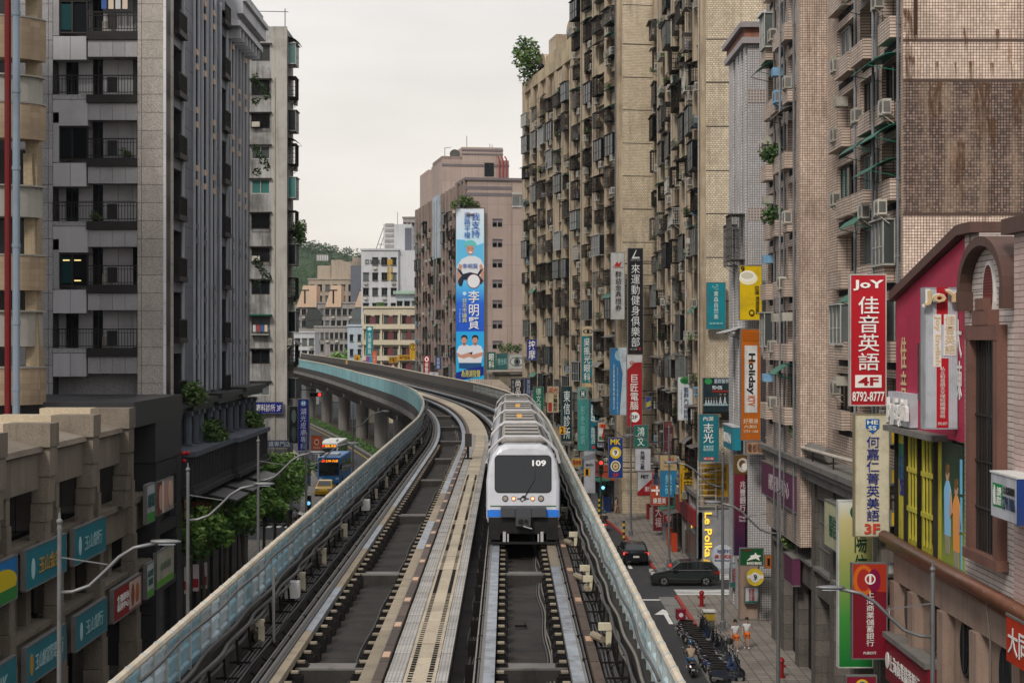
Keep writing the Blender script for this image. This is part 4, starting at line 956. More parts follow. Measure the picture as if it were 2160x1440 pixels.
# yellow poster bay with barred windows
MB().box(-.02,.3,13.2,20,8.95,13.0).build('yellow_board', M_yel, J)
for y0, y1 in ((14.2,15.6),(16.3,17.7)):
    w = MB().box(-.05,-.02,y0,y1,9.4,12.8).build('window', M_pane, J)
    for k in range(3): MB().box(-.12,-.06,y0+.2+.45*k,y0+.26+.45*k,9.2,12.9).build('window_bar', M_yel, w)
    for zz in (10.2,11.6): MB().box(-.13,-.05,y0-.05,y1+.05,zz,zz+.16).build('cross_bar', M_yel, w)
for y in (13.7,15.95,18.0,19.5): MB().box(-.16,-.0,y,y+.12,8.95,13).build('black_post', M_iron, J)
text('何嘉仁', M_tealp if False else mat('print_navy',(.02,.03,.2),.5), J, (-.03,19.3,10.6), (0,-1,0), (0,0,1), .9, 1.6, .02)
MB().box(-.04,-.02,18.3,19.4,11.2,12.5).build('green_poster', mat('poster_green',(.02,.14,.08),.5), J)
# poster with two painted children
po = MB().box(-.05,.2,10.5,13.1,8.95,12.95).build('photo_poster', gradmat('poster_fade',[(0,'#8c9a3c'),(.5,'#2f4f2c'),(1,'#122016')]), J)
for yy, zz, c in ((12.3,11.7,(.25,.5,.75)),(11.2,11.3,(.75,.3,.08))):
    MB().prism([(yy-.35,zz-1.8),(yy+.35,zz-1.8),(yy+.42,zz-.3),(yy+.15,zz),(yy-.15,zz),(yy-.42,zz-.3)], -.065,-.05,'x').build('printed_figure', mat('poster_%.2f' % yy, c, .5), po); MB().prism([(yy-.42,zz-.3),(yy-.62,zz-1.0),(yy-.3,zz-1.25),(yy-.28,zz-.9)],-.07,-.05,'x').build('printed_arm', mat('print_skin',(.5,.3,.2),.5), po); MB().prism([(yy-.3,zz-1.8),(yy+.3,zz-1.8),(yy+.25,zz-2.4),(yy-.25,zz-2.4)],-.065,-.05,'x').build('printed_legs', mat('print_trouser',(.3,.27,.2),.5), po); oval(yy,zz+.22,.2,.26,-.066,-.05).build('printed_face', mat('print_skin',(.5,.3,.2),.5), po); oval(yy,zz+.36,.22,.18,-.068,-.05).build('printed_hair', mat('print_hair',(.15,.08,.03),.5), po)
for k in range(3): MB().box(-.07,-.05,10.5,10.62+.05*k,9+1.2*k,10.1+1.2*k).build('printed_strip', mat('print_sky',(.15,.45,.7),.5), po)
# ledge with white raised letters
MB().box(-.5,.2,12.6,20,12.95,13.15).build('ledge', M_podl, J); lb_ = MB().box(-.3,.0,16.6,20,13.2,14.4).build('corrugated_band', M_corr, J)
text('Joy English', M_wpr, J, (-.36,19.6,13.2), (0,-1,0), (0,0,1), 3.2, 1.0, .04, .12)
for y_, z_, h_, t_ in ((11.0,14.4,3.2,V('大棟')),(18.6,14.0,3.0,V('佳音'))): text(t_, M_wpr if y_ < 12 else M_gold, J, (-.02,y_+.5,z_), (0,-1,0), (0,0,1), .85, h_*.8, .03, .02)
text('Joy 8792-8777', M_gold, J, (-.02,14.6,17.15), (0,-1,0), (0,0,1), 3.9, .55, .03, .02)
w = MB().box(-.06,.0,13.0,16.4,14.2,16.2).build('window', M_pane, J)
for k in range(4): MB().box(-.1,-.06,13.2+k*.9,13.3+k*.9,14.2,16.2).build('window_bar', M_frame, w)
# copper pipe cornice and the stone storey below
MB().tube([(-.35,-2,8.75),(-.35,20.4,8.95)], .23, 14).build('copper_pipe', M_cop, J, smooth=True); MB().tube([(-.15,-2,8.42),(-.15,20.4,8.6)], .15, 10).build('copper_pipe', M_cop, J, smooth=True)
MB().box(-.05,.3,-2,20.2,7.35,8.4).build('frieze', M_stone, J)
for y in (-.5,3.9,8.4,12.4,16.6,19.4): MB().box(-.2,.4,y,y+.75,0,7.34).build('stone_column', M_stone, J)
MB().box(.2,.5,-2,20,0,7.3).build('stone_wall', M_stone, J)
for y in (2.4,6.3,10.7,14.6,18.4):
    f = oval(y,6.5,.62,.95,.08,.22).build('oval_window', M_alud, J); oval(y,6.5,.5,.82,.05,.08).build('pane', M_pane, f); MB().box(.03,.05,y-.03,y+.03,5.75,7.25).build('glazing_bar', M_alud, f)
    if y in (6.3,14.6): MB().box(.12,.2,y-1.3,y-.75,3.6,7.2).build('window', M_pane, J)
mb = MB()
for k in range(6):
    y = 2+3*k; mb.tube([(-.5,y,8.9),(-.45,y+.6,8.75+.1*math.sin(k)),(-.55,y+1.3,8.95),(-.45,y+2,8.7)], .02, 4)
mb.tube([(-.45,6.4,8.8),(-.3,6.45,7.5),(-.3,6.3,5),(-.32,6.5,2)], .025, 4); tag(mb.build('wires', M_cable2, J), kind='stuff')

# ---- shops at the foot of the sand towers
def shops(b, L_, y0, seed):
    random.seed(seed); y = y0; cols = ['#5e1520','#b8411a','#223a78','#6a6a70','#12614f','#8a1f22','#b0872a','#3a3a40','#1d5f7a','#a09a90']
    while y < L_-3:
        w = random.uniform(3.4,5.2); w = min(w, L_-y-.2)
        bx(MB(), 1, .0, .62, y, y+.5, 0, 5.2).build('arcade_column', M_podl, b)
        sh_ = bx(MB(), 1, .36, .42, y+.5, y+w, .1, 3.1).build('shop_window', M_pane, b)
        bx(MB(), 1, .42, .46, y+.5+w*.3, y+.56+w*.3, .1, 3.1).build('mullion', M_alu, sh_)
        bx(MB(), 1, .38, .80, y+.3, y+w-.1, 3.15, 4.3).build('shop_fascia', P_(random.choice(cols)), b)
        if random.random() < .6: put(m_awn(1, q(w-.8,.4), 1.2, random.choice((M_sheet, M_green, M_irong)), False), 'awning', b, (-.7, y+w/2+.2, 3.0))
        if random.random() < .5: bx(MB(), 1, .9, 1.3, y+1, y+1.9, .0, 1.5).build('stand_board', P_(random.choice(cols)), b)
        if random.random() < .7: ac_unit(b, 1, y+w*.6, 4.5, .4)
        y += w
    bx(MB(), 1, .0, .7, y0, L_, 5.2, 5.5).build('shop_ledge', M_podl, b)
def P_(h): return paint(h)
shops(BA, 40, .5, 5); shops(BB, 20, .3, 6); shops(BC, 27, .3, 7)
# ================================================================ left side of the street
random.seed(61)
M_gran = mat('granite_grey', (.335,.33,.345), .5, grain=.5, vary=.12, grime=.3, gscale=.4, streak=.25, dirt=(.10,.09,.085))
M_gran2 = mat('granite_grey_pier', (.40,.365,.335), .55, grain=.6, vary=.10, grime=.3, gscale=.4, streak=.2, dirt=(.12,.105,.095))
M_granL = mat('granite_light', (.44,.435,.46), .5, grain=.15, vary=.08, grime=.3, gscale=.5, streak=.25, dirt=(.18,.17,.17))
M_grand = mat('granite_charcoal', (.036,.035,.039), .4, grain=.25, vary=.12, grime=.3, gscale=.6, streak=.25, dirt=(.02,.02,.02))
M_granb = mat('granite_slate', (.10,.115,.145), .45, grain=.25, vary=.14, grime=.3, gscale=.5, streak=.3, dirt=(.05,.05,.052))  # blue of the sky light on the street face mixed into the colour
M_fin = mat('stone_fin', (.46,.47,.51), .5, grime=.4, gscale=.4, streak=.4, dirt=(.16,.155,.16))
M_fin2 = mat('stone_corner', (.66,.66,.68), .5, grime=.3, gscale=.5, vary=.08, dirt=(.3,.3,.3))
M_bal = mat('balustrade_black', (.018,.017,.018), .45, grime=.2, gscale=2)
M_balslab = mat('balcony_slab_black', (.022,.020,.021), .5, grime=.3, gscale=1)
M_peach = mat('peach_ledge', (.52,.37,.25), .6, grime=.3, gscale=1)
M_wind = mat('window_dark_glass', (.010,.012,.014), .15, spec=.15, vary=.5)
M_teal = mat('window_teal_glass', (.015,.05,.055), .1, spec=.7, vary=.4)
# ---- tall granite tower
GX, GY = -18.5, 93.0
G = thing('granite_tower', 'tall grey granite tower with black railed balconies and pale vertical fins', 'building', (GX,GY,0))
MB().box(-24,-1.2,1.3,30,0,38).build('interior', M_dark, G)
def gx(px): return wx(px, 93)-GX
FH = 3.43; gz0 = wz(200, 93)                    # underside of the balcony slab of one odd floor
def pnl(x0, x1, y0, y1, z0, z1, m_, name='granite_panel', g=.012): return MB().box(x0+g,x1-g,y0,y1,z0+g,z1-g).build(name, m_, G)
xa, xb, xc, xd, xe = gx(112), gx(185), gx(290), gx(299), 0
# solid strips, then panels proud of them
MB().box(-24,xa,0,1.6,0,38).build('wall_strip', M_grand, G); MB().box(xc,0,0,1.3,0,38).build('corner_pier', M_grand, G)
MB().box(xa-.02,xc+.02,1.15,1.35,0,38).build('back_wall', M_gran, G)
z = 12.0; k = 0
while z < 37.5:
    z1 = z+FH*.285
    pnl(xc, xd, -.05, 0, z, z1, M_gran2); pnl(xd, 0, -.05, 0, z, z1, M_gran2)
    x = -8.4
    while x < xa-.1:
        x1 = min(xa, x+1.02) if x > -7.4 else x+1.02
        pnl(x, x1, -.05, 0, z, z1, M_gran); x = x1
    z = z1; k += 1
for k in range(-4, 6):
    zb = gz0+k*FH                                # top of spandrel
    odd = k % 2 == 0
    x0 = xa if odd else xb
    zs = zb; ztop = zb+FH-.95
    # slab, spandrel, back panels
    MB().box(xb-.05,xc-.01,-.12,1.2,zs-.45,zs).build('balcony_slab', M_balslab, G)
    if odd: MB().box(xa+.01,xb-.06,-.06,1.2,zs-.25,zs).build('balcony_slab', M_gran, G)
    n = 4
    for i in range(n): pnl(xb+(xc-xb)*i/n, xb+(xc-xb)*(i+1)/n, .0, 1.2, zs-1.38 if True else 0, zs-.46, M_gran, g=.008)
    pnl(xa, (xa+xb)/2, -.04, 1.2, zs-1.55, zs-.26, M_granL); pnl((xa+xb)/2, xb-.06, -.04, 1.2, zs-1.55, zs-.26, M_granL)
    for a, c in ((187,207),(272,290)) if not odd else ((130,155),(187,207),(272,290)):
        d = MB().box(gx(a),gx(c),1.0,1.14,zs,ztop).build('balcony_door', M_wind, G); MB().box(gx(a)+.28,gx(a)+.33,.97,1.0,zs,ztop).build('door_frame', M_alud, d); MB().box(gx(a)+.33,gx(c)-.03,.98,1.0,zs+1.7,zs+2.0).build('transom_glass', M_teal, d)
    for a, c in ((207,240),(240,272)) + (((155,187),(113,130)) if odd else ()):
        pnl(gx(a), gx(c), 1.05, 1.15, zs, zs+1.2, M_granL); pnl(gx(a), gx(c), 1.05, 1.15, zs+1.2, ztop, M_granL)
    if not odd:
        w = MB().box(gx(125),gx(184),.15,.3,zs-.06,zs+1.65).build('window', M_wind, G)
        MB().box(gx(125),gx(184),.05,.2,zs-.1,zs-.02).box(gx(125),gx(184),.05,.2,zs+1.62,zs+1.7).box(gx(150),gx(153),.06,.2,zs-.02,zs+1.62).box(gx(125),gx(127),.05,.2,zs-.02,zs+1.62).box(gx(182),gx(184),.05,.2,zs-.02,zs+1.62).build('window_frame', M_alud, w)
        MB().box(gx(128),gx(150),.10,.14,zs+.1,zs+1.5).build('pane', M_teal if k % 4 == 1 else M_wind, w)
        pnl(xa, gx(125), -.04, 1.2, zs-.25, ztop, M_gran); MB().box(xa,xb,-.035,1.2,zs+1.75,ztop+.6).build('lintel', M_granL, G)
        if k == -3: MB().box(gx(132),gx(146),.06,.09,zs+1.3,zs+1.36).box(gx(156),gx(170),.06,.09,zs+1.3,zs+1.36).box(gx(156),gx(170),.06,.09,zs+.2,zs+.26).build('lit_tube', mat('warm_tube',(1,.75,.3),.5,emit=.7), w)
    if random.random() < .6: MB().box(gx(273),gx(281),.94,.99,zs+.05,ztop-.1).build('curtain', random.choice(M_cloth[:1]+[M_pane2]), G)
    if random.random() < .35: plant(G, (gx(random.choice((200,255,268))), .5, zs+.1), sc=.8)
    if random.random() < .4: MB().box(gx(212),gx(230),.4,.75,zs+.02,zs+.62).build('air_conditioner', M_ac, G)
    if random.random() < .3:
        for q_ in range(4): MB().box(gx(212)+.38*q_,gx(212)+.28+.38*q_,.2,.22,zs+1.25,zs+1.95).build('laundry', random.choice(M_cloth), G)
    # railing
    mb = MB(); mb.box(x0+.02,xc-.02,-.10,-.05,zs+1.0,zs+1.06).box(x0+.02,xc-.02,-.1,-.06,zs+.1,zs+.14).box(x0+.02,xc-.02,-.1,-.06,zs+.82,zs+.85)
    n = int((xc-x0)/.16)
    for i in range(n+1): x = x0+.03+(xc-x0-.06)*i/n; mb.box(x-.012,x+.012,-.095,-.065,zs,zs+1.02)
    mb.build('railing', M_bal, G); MB().box(gx(227),gx(248),-.07,-.06,zs+.12,zs+.95).build('railing_panel', M_balslab, G)
z = 12.6
while z < 37: MB().box(-.13,.012,-.065,.03,z+.01,min(38,z+FH/3)-.01).build('corner_strip', M_fin2, G); z += FH/3
# street face: slate wall, pale fins, dark slots with windows and peach ledges
MB().box(-24,-.3,1.4,30,38,38.4).build('roof', M_granb, G)
fy = [(0,2.2,'p'),(2.2,4.6,'b'),(4.6,8.3,'p'),(8.3,9.6,'w'),(9.6,11.0,'p'),(11.0,12.4,'w'),(12.4,14.2,'p'),(14.2,15.4,'w'),(15.4,17.6,'p'),(17.6,20.0,'b'),(20.0,21.6,'p'),(21.6,22.8,'w'),(22.8,24.4,'p'),(24.4,25.6,'w'),(25.6,27.2,'p'),(27.2,28.4,'w'),(28.4,30,'p')]
for i, (a, c, t) in enumerate(fy):
    if t == 'p':
        z = 12.5
        MB().box(-1.2,-.085,a if a else .01,c,0,38).build('pier_core', M_grand, G)  # dark jamb colour stands for the shade inside the slots
        while z < 37.9: pnl(-.08, 0, a if a else .02, c, z, min(38, z+FH/3), M_granb if i else M_gran2, g=.01); z += FH/3
        if i: MB().box(-.05,.11,a+.01,a+.16,13.2,38).build('stone_fin', M_fin, G)
        if i and c < 29.9: MB().box(-.05,.11,c-.16,c-.01,13.2,38).build('stone_fin', M_fin, G)
    else:
        for k in range(8):
            z = 13.0+k*FH
            if t == 'w':
                MB().box(-.8,-.3,a,c,z+2.2,z+FH).build('spandrel', M_granb, G)
                w = MB().box(-.55,-.5,a,c,z,z+2.2).build('window', M_wind, G); MB().box(-.5,-.42,a,c,z-.03,z+.05).box(-.5,-.42,(a+c)/2-.03,(a+c)/2+.03,z+.05,z+2.2).build('frame', M_alud, w)
                for dz in (2.15,3.0):
                    if (i+k) % 5 != 4: MB().box(-.3,.16,a+.08,a+.75,z+dz,z+dz+.34).build('ledge', M_peach if k > 2 else M_granb, G)
            else:
                MB().box(-1.1,.35,a,c,z-.3,z-.0).build('balcony_slab', M_balslab, G); d = MB().box(-.9,-.85,a,c,z,z+2.5).build('balcony_door', M_wind, G); MB().box(-.86,-.8,(a+c)/2-.03,(a+c)/2+.03,z,z+2.5).build('door_frame', M_alud, d)
                mb = MB().box(.28,.33,a,c,z+.98,z+1.05)
                for q_ in range(14): y = a+(c-a)*(q_+.5)/14; mb.box(.29,.32,y-.012,y+.012,z,z+1.0)
                mb.build('railing', M_bal, G); MB().box(-1.0,.0,a,c,z+2.55,z+FH-.3).build('lintel', M_granb, G)
# roof cornice
for z0_, z1_, o in ((37.0,37.35,.9),(37.35,37.8,.7),(37.8,38.6,1.1),(38.6,38.9,1.3)): MB().box(-1,o,20+z1_*0,30.4+o*.3,z0_,z1_).build('cornice', M_fin, G)
for y in (21,22.4,23.8,25.2,26.6,28,29.4): MB().box(-.1,.8,y-.12,y+.12,36.3,37.0).build('corbel', M_fin, G)
for y in (20.5,23,25.5,28,30): MB().tube([(.9,y,38.9),(.9,y,39.4)], .1, 8).build('baluster', M_granL, G)
MB().box(.82,.98,20.3,30.3,39.4,39.52).build('rail_cap', M_granL, G)
for y, z in ((29.6,34),(29.8,29),(29.7,21)):
    o = MB(); 
    for q_ in range(5): leaves(o, (.5+.25*q_%1, y+.12*q_, z-.4*q_+1), .34, 40, .13)
    o.build('climbing_plant', M_leaf, G, fix=False)
# podium: dark cornices, balustrade, columns, canopies
for y0, y1, x1, zz in ((-.4,4.4,.62,12.5),(4.6,11.6,.9,12.6),(11.8,20,1.1,12.75),(20.2,29.5,1.3,12.9)):
    MB().box(-.5,x1,y0,y1,zz,zz+.3).box(-.5,x1-.25,y0+.1,y1-.1,zz-.35,zz-.01).build('cornice', M_grand, G)
for y in (1.0,4.4,6.6,8.3,11.4,13.6,16.2,19,21.5,24.4,27,29.4):
    MB().tube([(.35,y,10.2),(.35,y,12.2)], .24, 10).box(.05,.65,y-.3,y+.3,12.0,12.25).box(.0,.7,y-.33,y+.33,10.1,10.4).build('column', M_granb, G)
for y0, y1, x1 in ((-.6,12.5,1.45),(12.8,26.5,1.75)):
    MB().box(-.5,x1+.25,y0,y1,10.0,10.28).build('balustrade_cap', M_granb, G); MB().box(-.5,x1-.12,y0+.05,y1-.05,8.45,9.95).build('balustrade_core', M_grand, G); MB().box(-.5,x1+.15,y0-.02,y1+.02,8.1,8.4).box(-.5,x1+.3,y0-.05,y1+.05,7.85,8.09).build('balustrade_base', M_grand, G)
    y = y0+.3
    while y < y1-.2: MB().box(x1-.13,x1+.08,y,y+.24,8.42,9.98).build('baluster', M_grand, G); y += .52
for y0, y1 in ((4,9),(10,15.5),(17,23)):
    c = MB(); c.loft([[(-.3,y0,8.0),(-.3,y1,8.0),(-.3,y1,7.9),(-.3,y0,7.9)],[(3.2,y0+.2,7.25),(3.2,y1-.2,7.25),(3.2,y1-.2,7.15),(3.2,y0+.2,7.15)]]); c.build('canopy', M_grand, G)
MB().box(-3.6,-3.0,.5,29.5,0,7.8).build('shopfront_wall', M_grand, G)
MB().box(-3,-.1,.5,29.5,7.0,7.8).build('arcade_ceiling', M_grand, G)
for y in (19,24.6,29): MB().box(-.9,-.1,y-.4,y+.4,0,7.9).build('arcade_column', M_grand, G)
for y in range(2, 29, 3): w = MB().box(-3,-2.96,y,y+2.2,.4,3.4).build('shop_window', M_wind, G); MB().box(-2.99,-2.92,y+1.07,y+1.13,.4,3.4).build('mullion', M_alud, w); MB().box(-3,-2.94,y+.1,y+2,4.4,6.6).build('window', M_wind, G)
for y, z in ((8.5,10.4),(10.5,10.3),(3,12.9),(25,10.4)):
    for q_ in range(3): plant(G, (.7, y+q_*.5, z), sc=1.6)
# ---- weathered concrete block
M_wea = mat('weathered_concrete', (.40,.395,.39), .85, gthr=.40, sthr=.44, grime=.8, gscale=.4, streak=.9, grain=.12, bump=.2, dirt=(.085,.08,.075))
M_weal = mat('weathered_concrete_pale', (.40,.385,.355), .85, grime=.6, gscale=.3, streak=.65, grain=.12, dirt=(.12,.11,.1))
WX, WY = -19.9, 155.0
WB = thing('weathered_block', 'weathered grey concrete block with stacked windows and water stains', 'building', (WX,WY,0))
MB().box(-22,0,.25,4.6,0,44.4).build('wall', M_wea, WB); MB().box(-22,-3,4.6,16,0,44.3).build('rear_wall', M_wea, WB)
cols = [(-22,-3.28),(-1.42,0)]
for a, c in cols: MB().box(a,c,0,.25,0,44.6).build('gable_wall', M_wea if a < -10 else M_weal, WB)
hz = [(112,34,32),(185,32,32),(255,30,32),(322,28,32),(394,30,30),(466,32,32),(537,30,32),(606,30,32),(686,36,34),(752,30,34),(820,28,30)]
zt = 44.6
for i, (yc, h, w) in enumerate(hz):
    z0_, z1_ = wz(yc+h/2, 155), wz(yc-h/2, 155)
    MB().box(-3.28,-1.42,0,.25,z1_,zt).build('spandrel_wall', M_wea, WB); zt = z0_
    x0, x1 = -3.2, -1.55
    MB().box(-3.28,x0,0,.25,z0_,z1_).box(x1,-1.42,0,.25,z0_,z1_).build('jamb', M_wea, WB)
    f = MB().box(x0,x1,.02,.1,z0_,z0_+.07).box(x0,x1,.02,.1,z1_-.07,z1_).box(x0,x0+.07,.02,.1,z0_+.07,z1_-.07).box(x1-.07,x1,.02,.1,z0_+.07,z1_-.07).box((x0+x1)/2-.03,(x0+x1)/2+.03,.02,.1,z0_+.07,z1_-.07).build('window', (M_alud, M_alud, M_iron, M_alu, M_ironw, M_iron, M_iron, M_alud, M_irong, M_alud, M_ironw)[i], WB)
    MB().box(x0+.05,x1-.05,.12,.15,z0_+.05,z1_-.05).build('pane', (M_pane2, M_pane, M_pane, M_pane2, M_paneg, M_pane, M_pane, M_pane, M_pane2, M_pane, M_pane2)[i], f)
    MB().box(x0-.2,x1+.2,-.35,0,z1_+.08,z1_+.14).build('hood', M_irong, WB)
    if i in (1,2,5,6):
        mb = MB()
        for q_ in range(10): x = x0+(x1-x0)*q_/9; mb.box(x-.015,x+.015,-.3,-.27,z0_-.05,z1_+.05)
        for zz in (z0_-.05,(z0_+z1_)/2,z1_): mb.box(x0,x1,-.31,-.26,zz-.02,zz+.02); mb.box(x0-.02,x0+.02,-.3,0,zz-.02,zz+.02); mb.box(x1-.02,x1+.02,-.3,0,zz-.02,zz+.02)
        mb.build('window_cage', M_iron, WB)
    if i in (2,6): MB().box(x0+.1,x0+.8,-.5,-.05,z0_+.05,z0_+.5).build('window_air_conditioner', M_ac, WB)
    if i == 8:
        MB().box(x0-.3,x1+.2,-.9,0,z1_+.1,z1_+.22).build('awning', M_green, WB); MB().box(x0,x1,-.7,-.05,z0_-.1,z0_-.02).build('shelf', M_ironw, WB)
        for q_ in range(4): MB().box(x0+.2+.35*q_,x0+.45+.35*q_,-.5,-.45,z0_+.2,z0_+.8).build('laundry', M_cloth[q_], WB)
        ac_unit(WB, -1, .0, z0_-1, 0)
MB().box(-3.28,-1.42,0,.25,0,zt).build('spandrel_wall', M_wea, WB)
for x in (-1.1,-3.6): MB().tube([(x,-.08,3),(x,-.08,40)], .05, 6).build('downpipe', M_pipew, WB)
MB().box(-4.2,-3.4,-.12,0,7,44).build('pier', M_wea, WB)
MB().tube([(-5,1,46.2),(0,1,46.1)], .03, 4).tube([(-.3,1,44.6),(-.3,1,46.4)], .04, 5).build('aerial', M_iron, WB)
for k in range(13):
    z = wz(112, 155)-.8-3.04*k
    if z < 6: break
    r = k % 4
    if r in (0,2): put(m_glassbox(-1, 2.4, 1.8, .7, M_irong if r else M_alu, M_paneg if k == 0 or k == 4 else M_pane), 'bay_window', WB, (0,1.9,z))
    else: put(m_cage(-1, 2.4, 1.8, .7, M_iron, True), 'window_cage', WB, (0,1.8,z))
    if k % 3 == 0: put(m_awn(-1, 2.6, 1.0, M_irong, True), 'awning', WB, (0,1.9,z+1.9))
    if k % 2: ac_unit(WB, -1, 3.9, z-.3)
for q_ in range(8): plant(WB, (.9, 1.6+.3*(q_ % 3), wz(480,155)-.2*q_), sc=1.3)
# ---- round balconied block at the far left edge
M_cream = mat('tile_cream', (.30,.24,.165), .6, tile=(.24,.09), toff=0, msize=.2, mortar=(.22,.17,.1), grime=.35, gscale=.4, streak=.45, dirt=(.18,.13,.08), tvar=.1)
M_creamb = mat('balcony_tan', (.31,.235,.16), .65, tile=(9,.28), toff=0, msize=.1, mortar=(.27,.2,.13), grime=.35, gscale=.7, streak=.4, dirt=(.2,.15,.1))
M_greyb = mat('balcony_grey', (.31,.30,.27), .65, grime=.4, gscale=.6, streak=.4, dirt=(.16,.14,.12))
RB = thing('round_balcony_block', 'cream tiled block with rounded balconies and a red pipe', 'building', (-23.6,80,0))
MB().box(-9,-.6,.6,2.5,0,42).build('interior', M_dark, RB)
def ell(r, x0=.1): return [(x0+r*1.0*math.cos(R(a)), .55-r*.75*math.sin(R(a))) for a in range(0,181,12)]
for za, zb, t in ((29.3,31.2,1),(27.35,28.5,0),(25.6,27.25,1),(22.0,23.4,0),(18.6,20.2,1),(16.0,17.6,0),(13.3,15,1),(32.4,33.4,0),(34.2,36,1)):
    MB().prism(ell(2.35 if t else 2.2), za, zb, 'z').build('balcony', M_creamb if t else M_greyb, RB)
    MB().prism(ell(2.4), zb, zb+.07, 'z').build('balcony_cap', M_greyb, RB)
MB().box(1.55,2.1,.3,1.2,0,42).build('corner_pier', M_cream, RB)
m_ = MB(); m_.loft([[(1.5,.1,25),(1.9,.1,25),(1.9,1,25),(1.5,1,25)],[(1.7,-.1,14),(2.35,-.1,14),(2.35,.9,14),(1.7,.9,14)]]); m_.build('flared_pier', M_cream, RB)
MB().tube([(1.40,-2.0,9),(1.40,-2.0,42)], .15, 10).build('red_pipe', mat('pipe_crimson',(.13,.008,.01),.4,grime=.3), RB)
mb = MB(); mb.tube([(1.84,-2.2,9),(1.84,-2.2,42)], .17, 10)
for z in (14,17,20.5,24,27.5,31,34): mb.tube([(1.84,-2.2,z),(1.84,-2.2,z+.18)], .2, 10)
mb.build('duct_pipe', mat('pipe_steelblue',(.20,.25,.31),.45,metal=.2,grime=.4), RB)
for z in (20.4,23.6,17.7): MB().box(-2.2,1.5,.3,.5,z-.1,z+1.6).build('window', M_wind, RB)
RB.location.x = -24.1
# ---- low granite bank building at the street front
M_lg = mat('granite_tan', (.195,.165,.13), .6, grain=.35, vary=.16, grime=.45, gscale=.5, streak=.5, bump=.15, dirt=(.06,.05,.042))
M_lgt = mat('granite_tan_lit_top', (.46,.385,.28), .7, grain=.3, vary=.1, grime=.35, gscale=.6, dirt=(.2,.16,.12))  # paler copy of the tan granite, daylight on its tops put into colour
M_lgd = mat('bank_recess_shade', (.016,.014,.013), .7, grime=.3, gscale=1)  # shade of the recess put into a near-black colour
LX = -17.5
LB = thing('bank_building', 'low tan granite bank building with tapering piers and teal signs', 'building', (LX,52,0))
MB().box(-20,-1.6,0,40,0,12.2).build('interior', M_lgd, LB)
def lp(x0,x1,y0,y1,z0,z1,m_=M_lg,name='granite_block',g=.01): return MB().box(x0,x1,y0+g,y1-g,z0+g,z1-g).build(name, m_, LB)
py = [-1.3, 5.4, 12.1, 18.8, 25.5]               # piers, 6.7 m apart
for i, y in enumerate(py):
    w = 1.2
    for x0, x1 in ((-3.6,-1.3),(-1.29,.45)): lp(x0, x1, y-.1, y+w, 12.3, 13.15+.02*i, M_lgt if x0 < -2 else M_lg, 'pier_head')
    zs = [12.3,11.2,10.2,9.5,8.75]
    for j, (a, c) in enumerate(zip(zs, zs[1:])): lp(-.25-.05*j, .40-.07*j, y+.05+.05*j, y+w-.05-.05*j, c, a, M_lg, 'pier_block')
    # slender shaft that widens towards the pavement
    ys = y+w+1.45
    for j in range(9):
        za, zb = 11.0-j*1.25, max(.1, 11.0-(j+1)*1.25)
        lp(-.4-.03*j, -.05+.045*j, ys-.025*j, ys+.5+.05*j, zb, za, M_lg, 'shaft_block')
    if i < 4:
        y0, y1 = y+w, y+6.6
        c = MB(); c.prism([(-1.8,12.55),(-1.7,12.75),(.12,12.35),(.2,12.15),(.05,12.1),(-.9,12.1)], y0, y1, 'y'); c.build('coping', M_lg, LB)
        MB().box(-8,-1.7,y0,y1,12.35,12.5).build('roof_slab', M_lgt, LB)
        for k in range(3):
            ya = y0+(y1-y0)*k/3; lp(-.7, .02, ya, ya+(y1-y0)/3, 10.75, 12.08, M_lg, 'granite_panel')
        w_ = MB().box(-1.5,-1.2,y0,y1+w,8.75,10.75).build('window', M_wind, LB); MB().box(-1.2,-1.15,y0+2.5,y0+2.6,8.75,10.75).box(-1.2,-1.15,y0+4.5,y0+4.6,8.75,10.75).build('mullion', M_alud, w_)
        ya, yb = ys+.75, ys+6.7
        if i == 3: yb = 33.2
        MB().box(-1.0,-.12,ya,yb,8.55,8.8).build('sill', M_lg, LB); MB().box(-1.2,-.3,ya,yb,7.2,8.54).build('spandrel_wall', M_lg, LB); MB().box(-1.2,-.3,ya,yb,3.6,5.3).build('spandrel_wall', M_lg, LB)
        MB().box(-1.0,-.15,ya,yb,5.3,5.5).build('sill', M_lg, LB)
        for k in range(3): lp(-1.2, -.7, ya+.3+1.9*k, ya+1.0+1.9*k, 5.5, 7.2, M_lg, 'jamb_block')
        MB().box(-1.5,-1.2,ya,yb,5.5,7.2).build('window', M_wind, LB); MB().box(-1.5,-1.3,ya,yb,.2,3.6).build('window', M_wind, LB)
# charcoal corner block
MB().box(-9,.08,28.2,40,12.2,13.4).build('corner_top', M_grand, LB); MB().box(-9,.03,33.2,40,10.2,12.19).build('corner_top', M_grand, LB)
z = 10.2
for k in range(3): pass
mb = None
for y0, y1 in ((33.3,34.3),(38.6,40.0)):
    z = .1
    while z < 10.1: lp(-1.2, .05, y0, y1, z, z+1.26, M_grand, 'granite_panel'); z += 1.26
for z0_, z1_ in ((9.3,10.15),(6.5,7.0),(3.6,4.0)): MB().box(-1.2,.02,34.31,38.59,z0_,z1_).build('lintel', M_grand, LB)
MB().box(-1.2,-.3,34.3,38.6,7.0,9.3).build('window', M_wind, LB); MB().box(-1.2,-.3,34.3,38.6,.2,3.6).build('window', M_wind, LB)
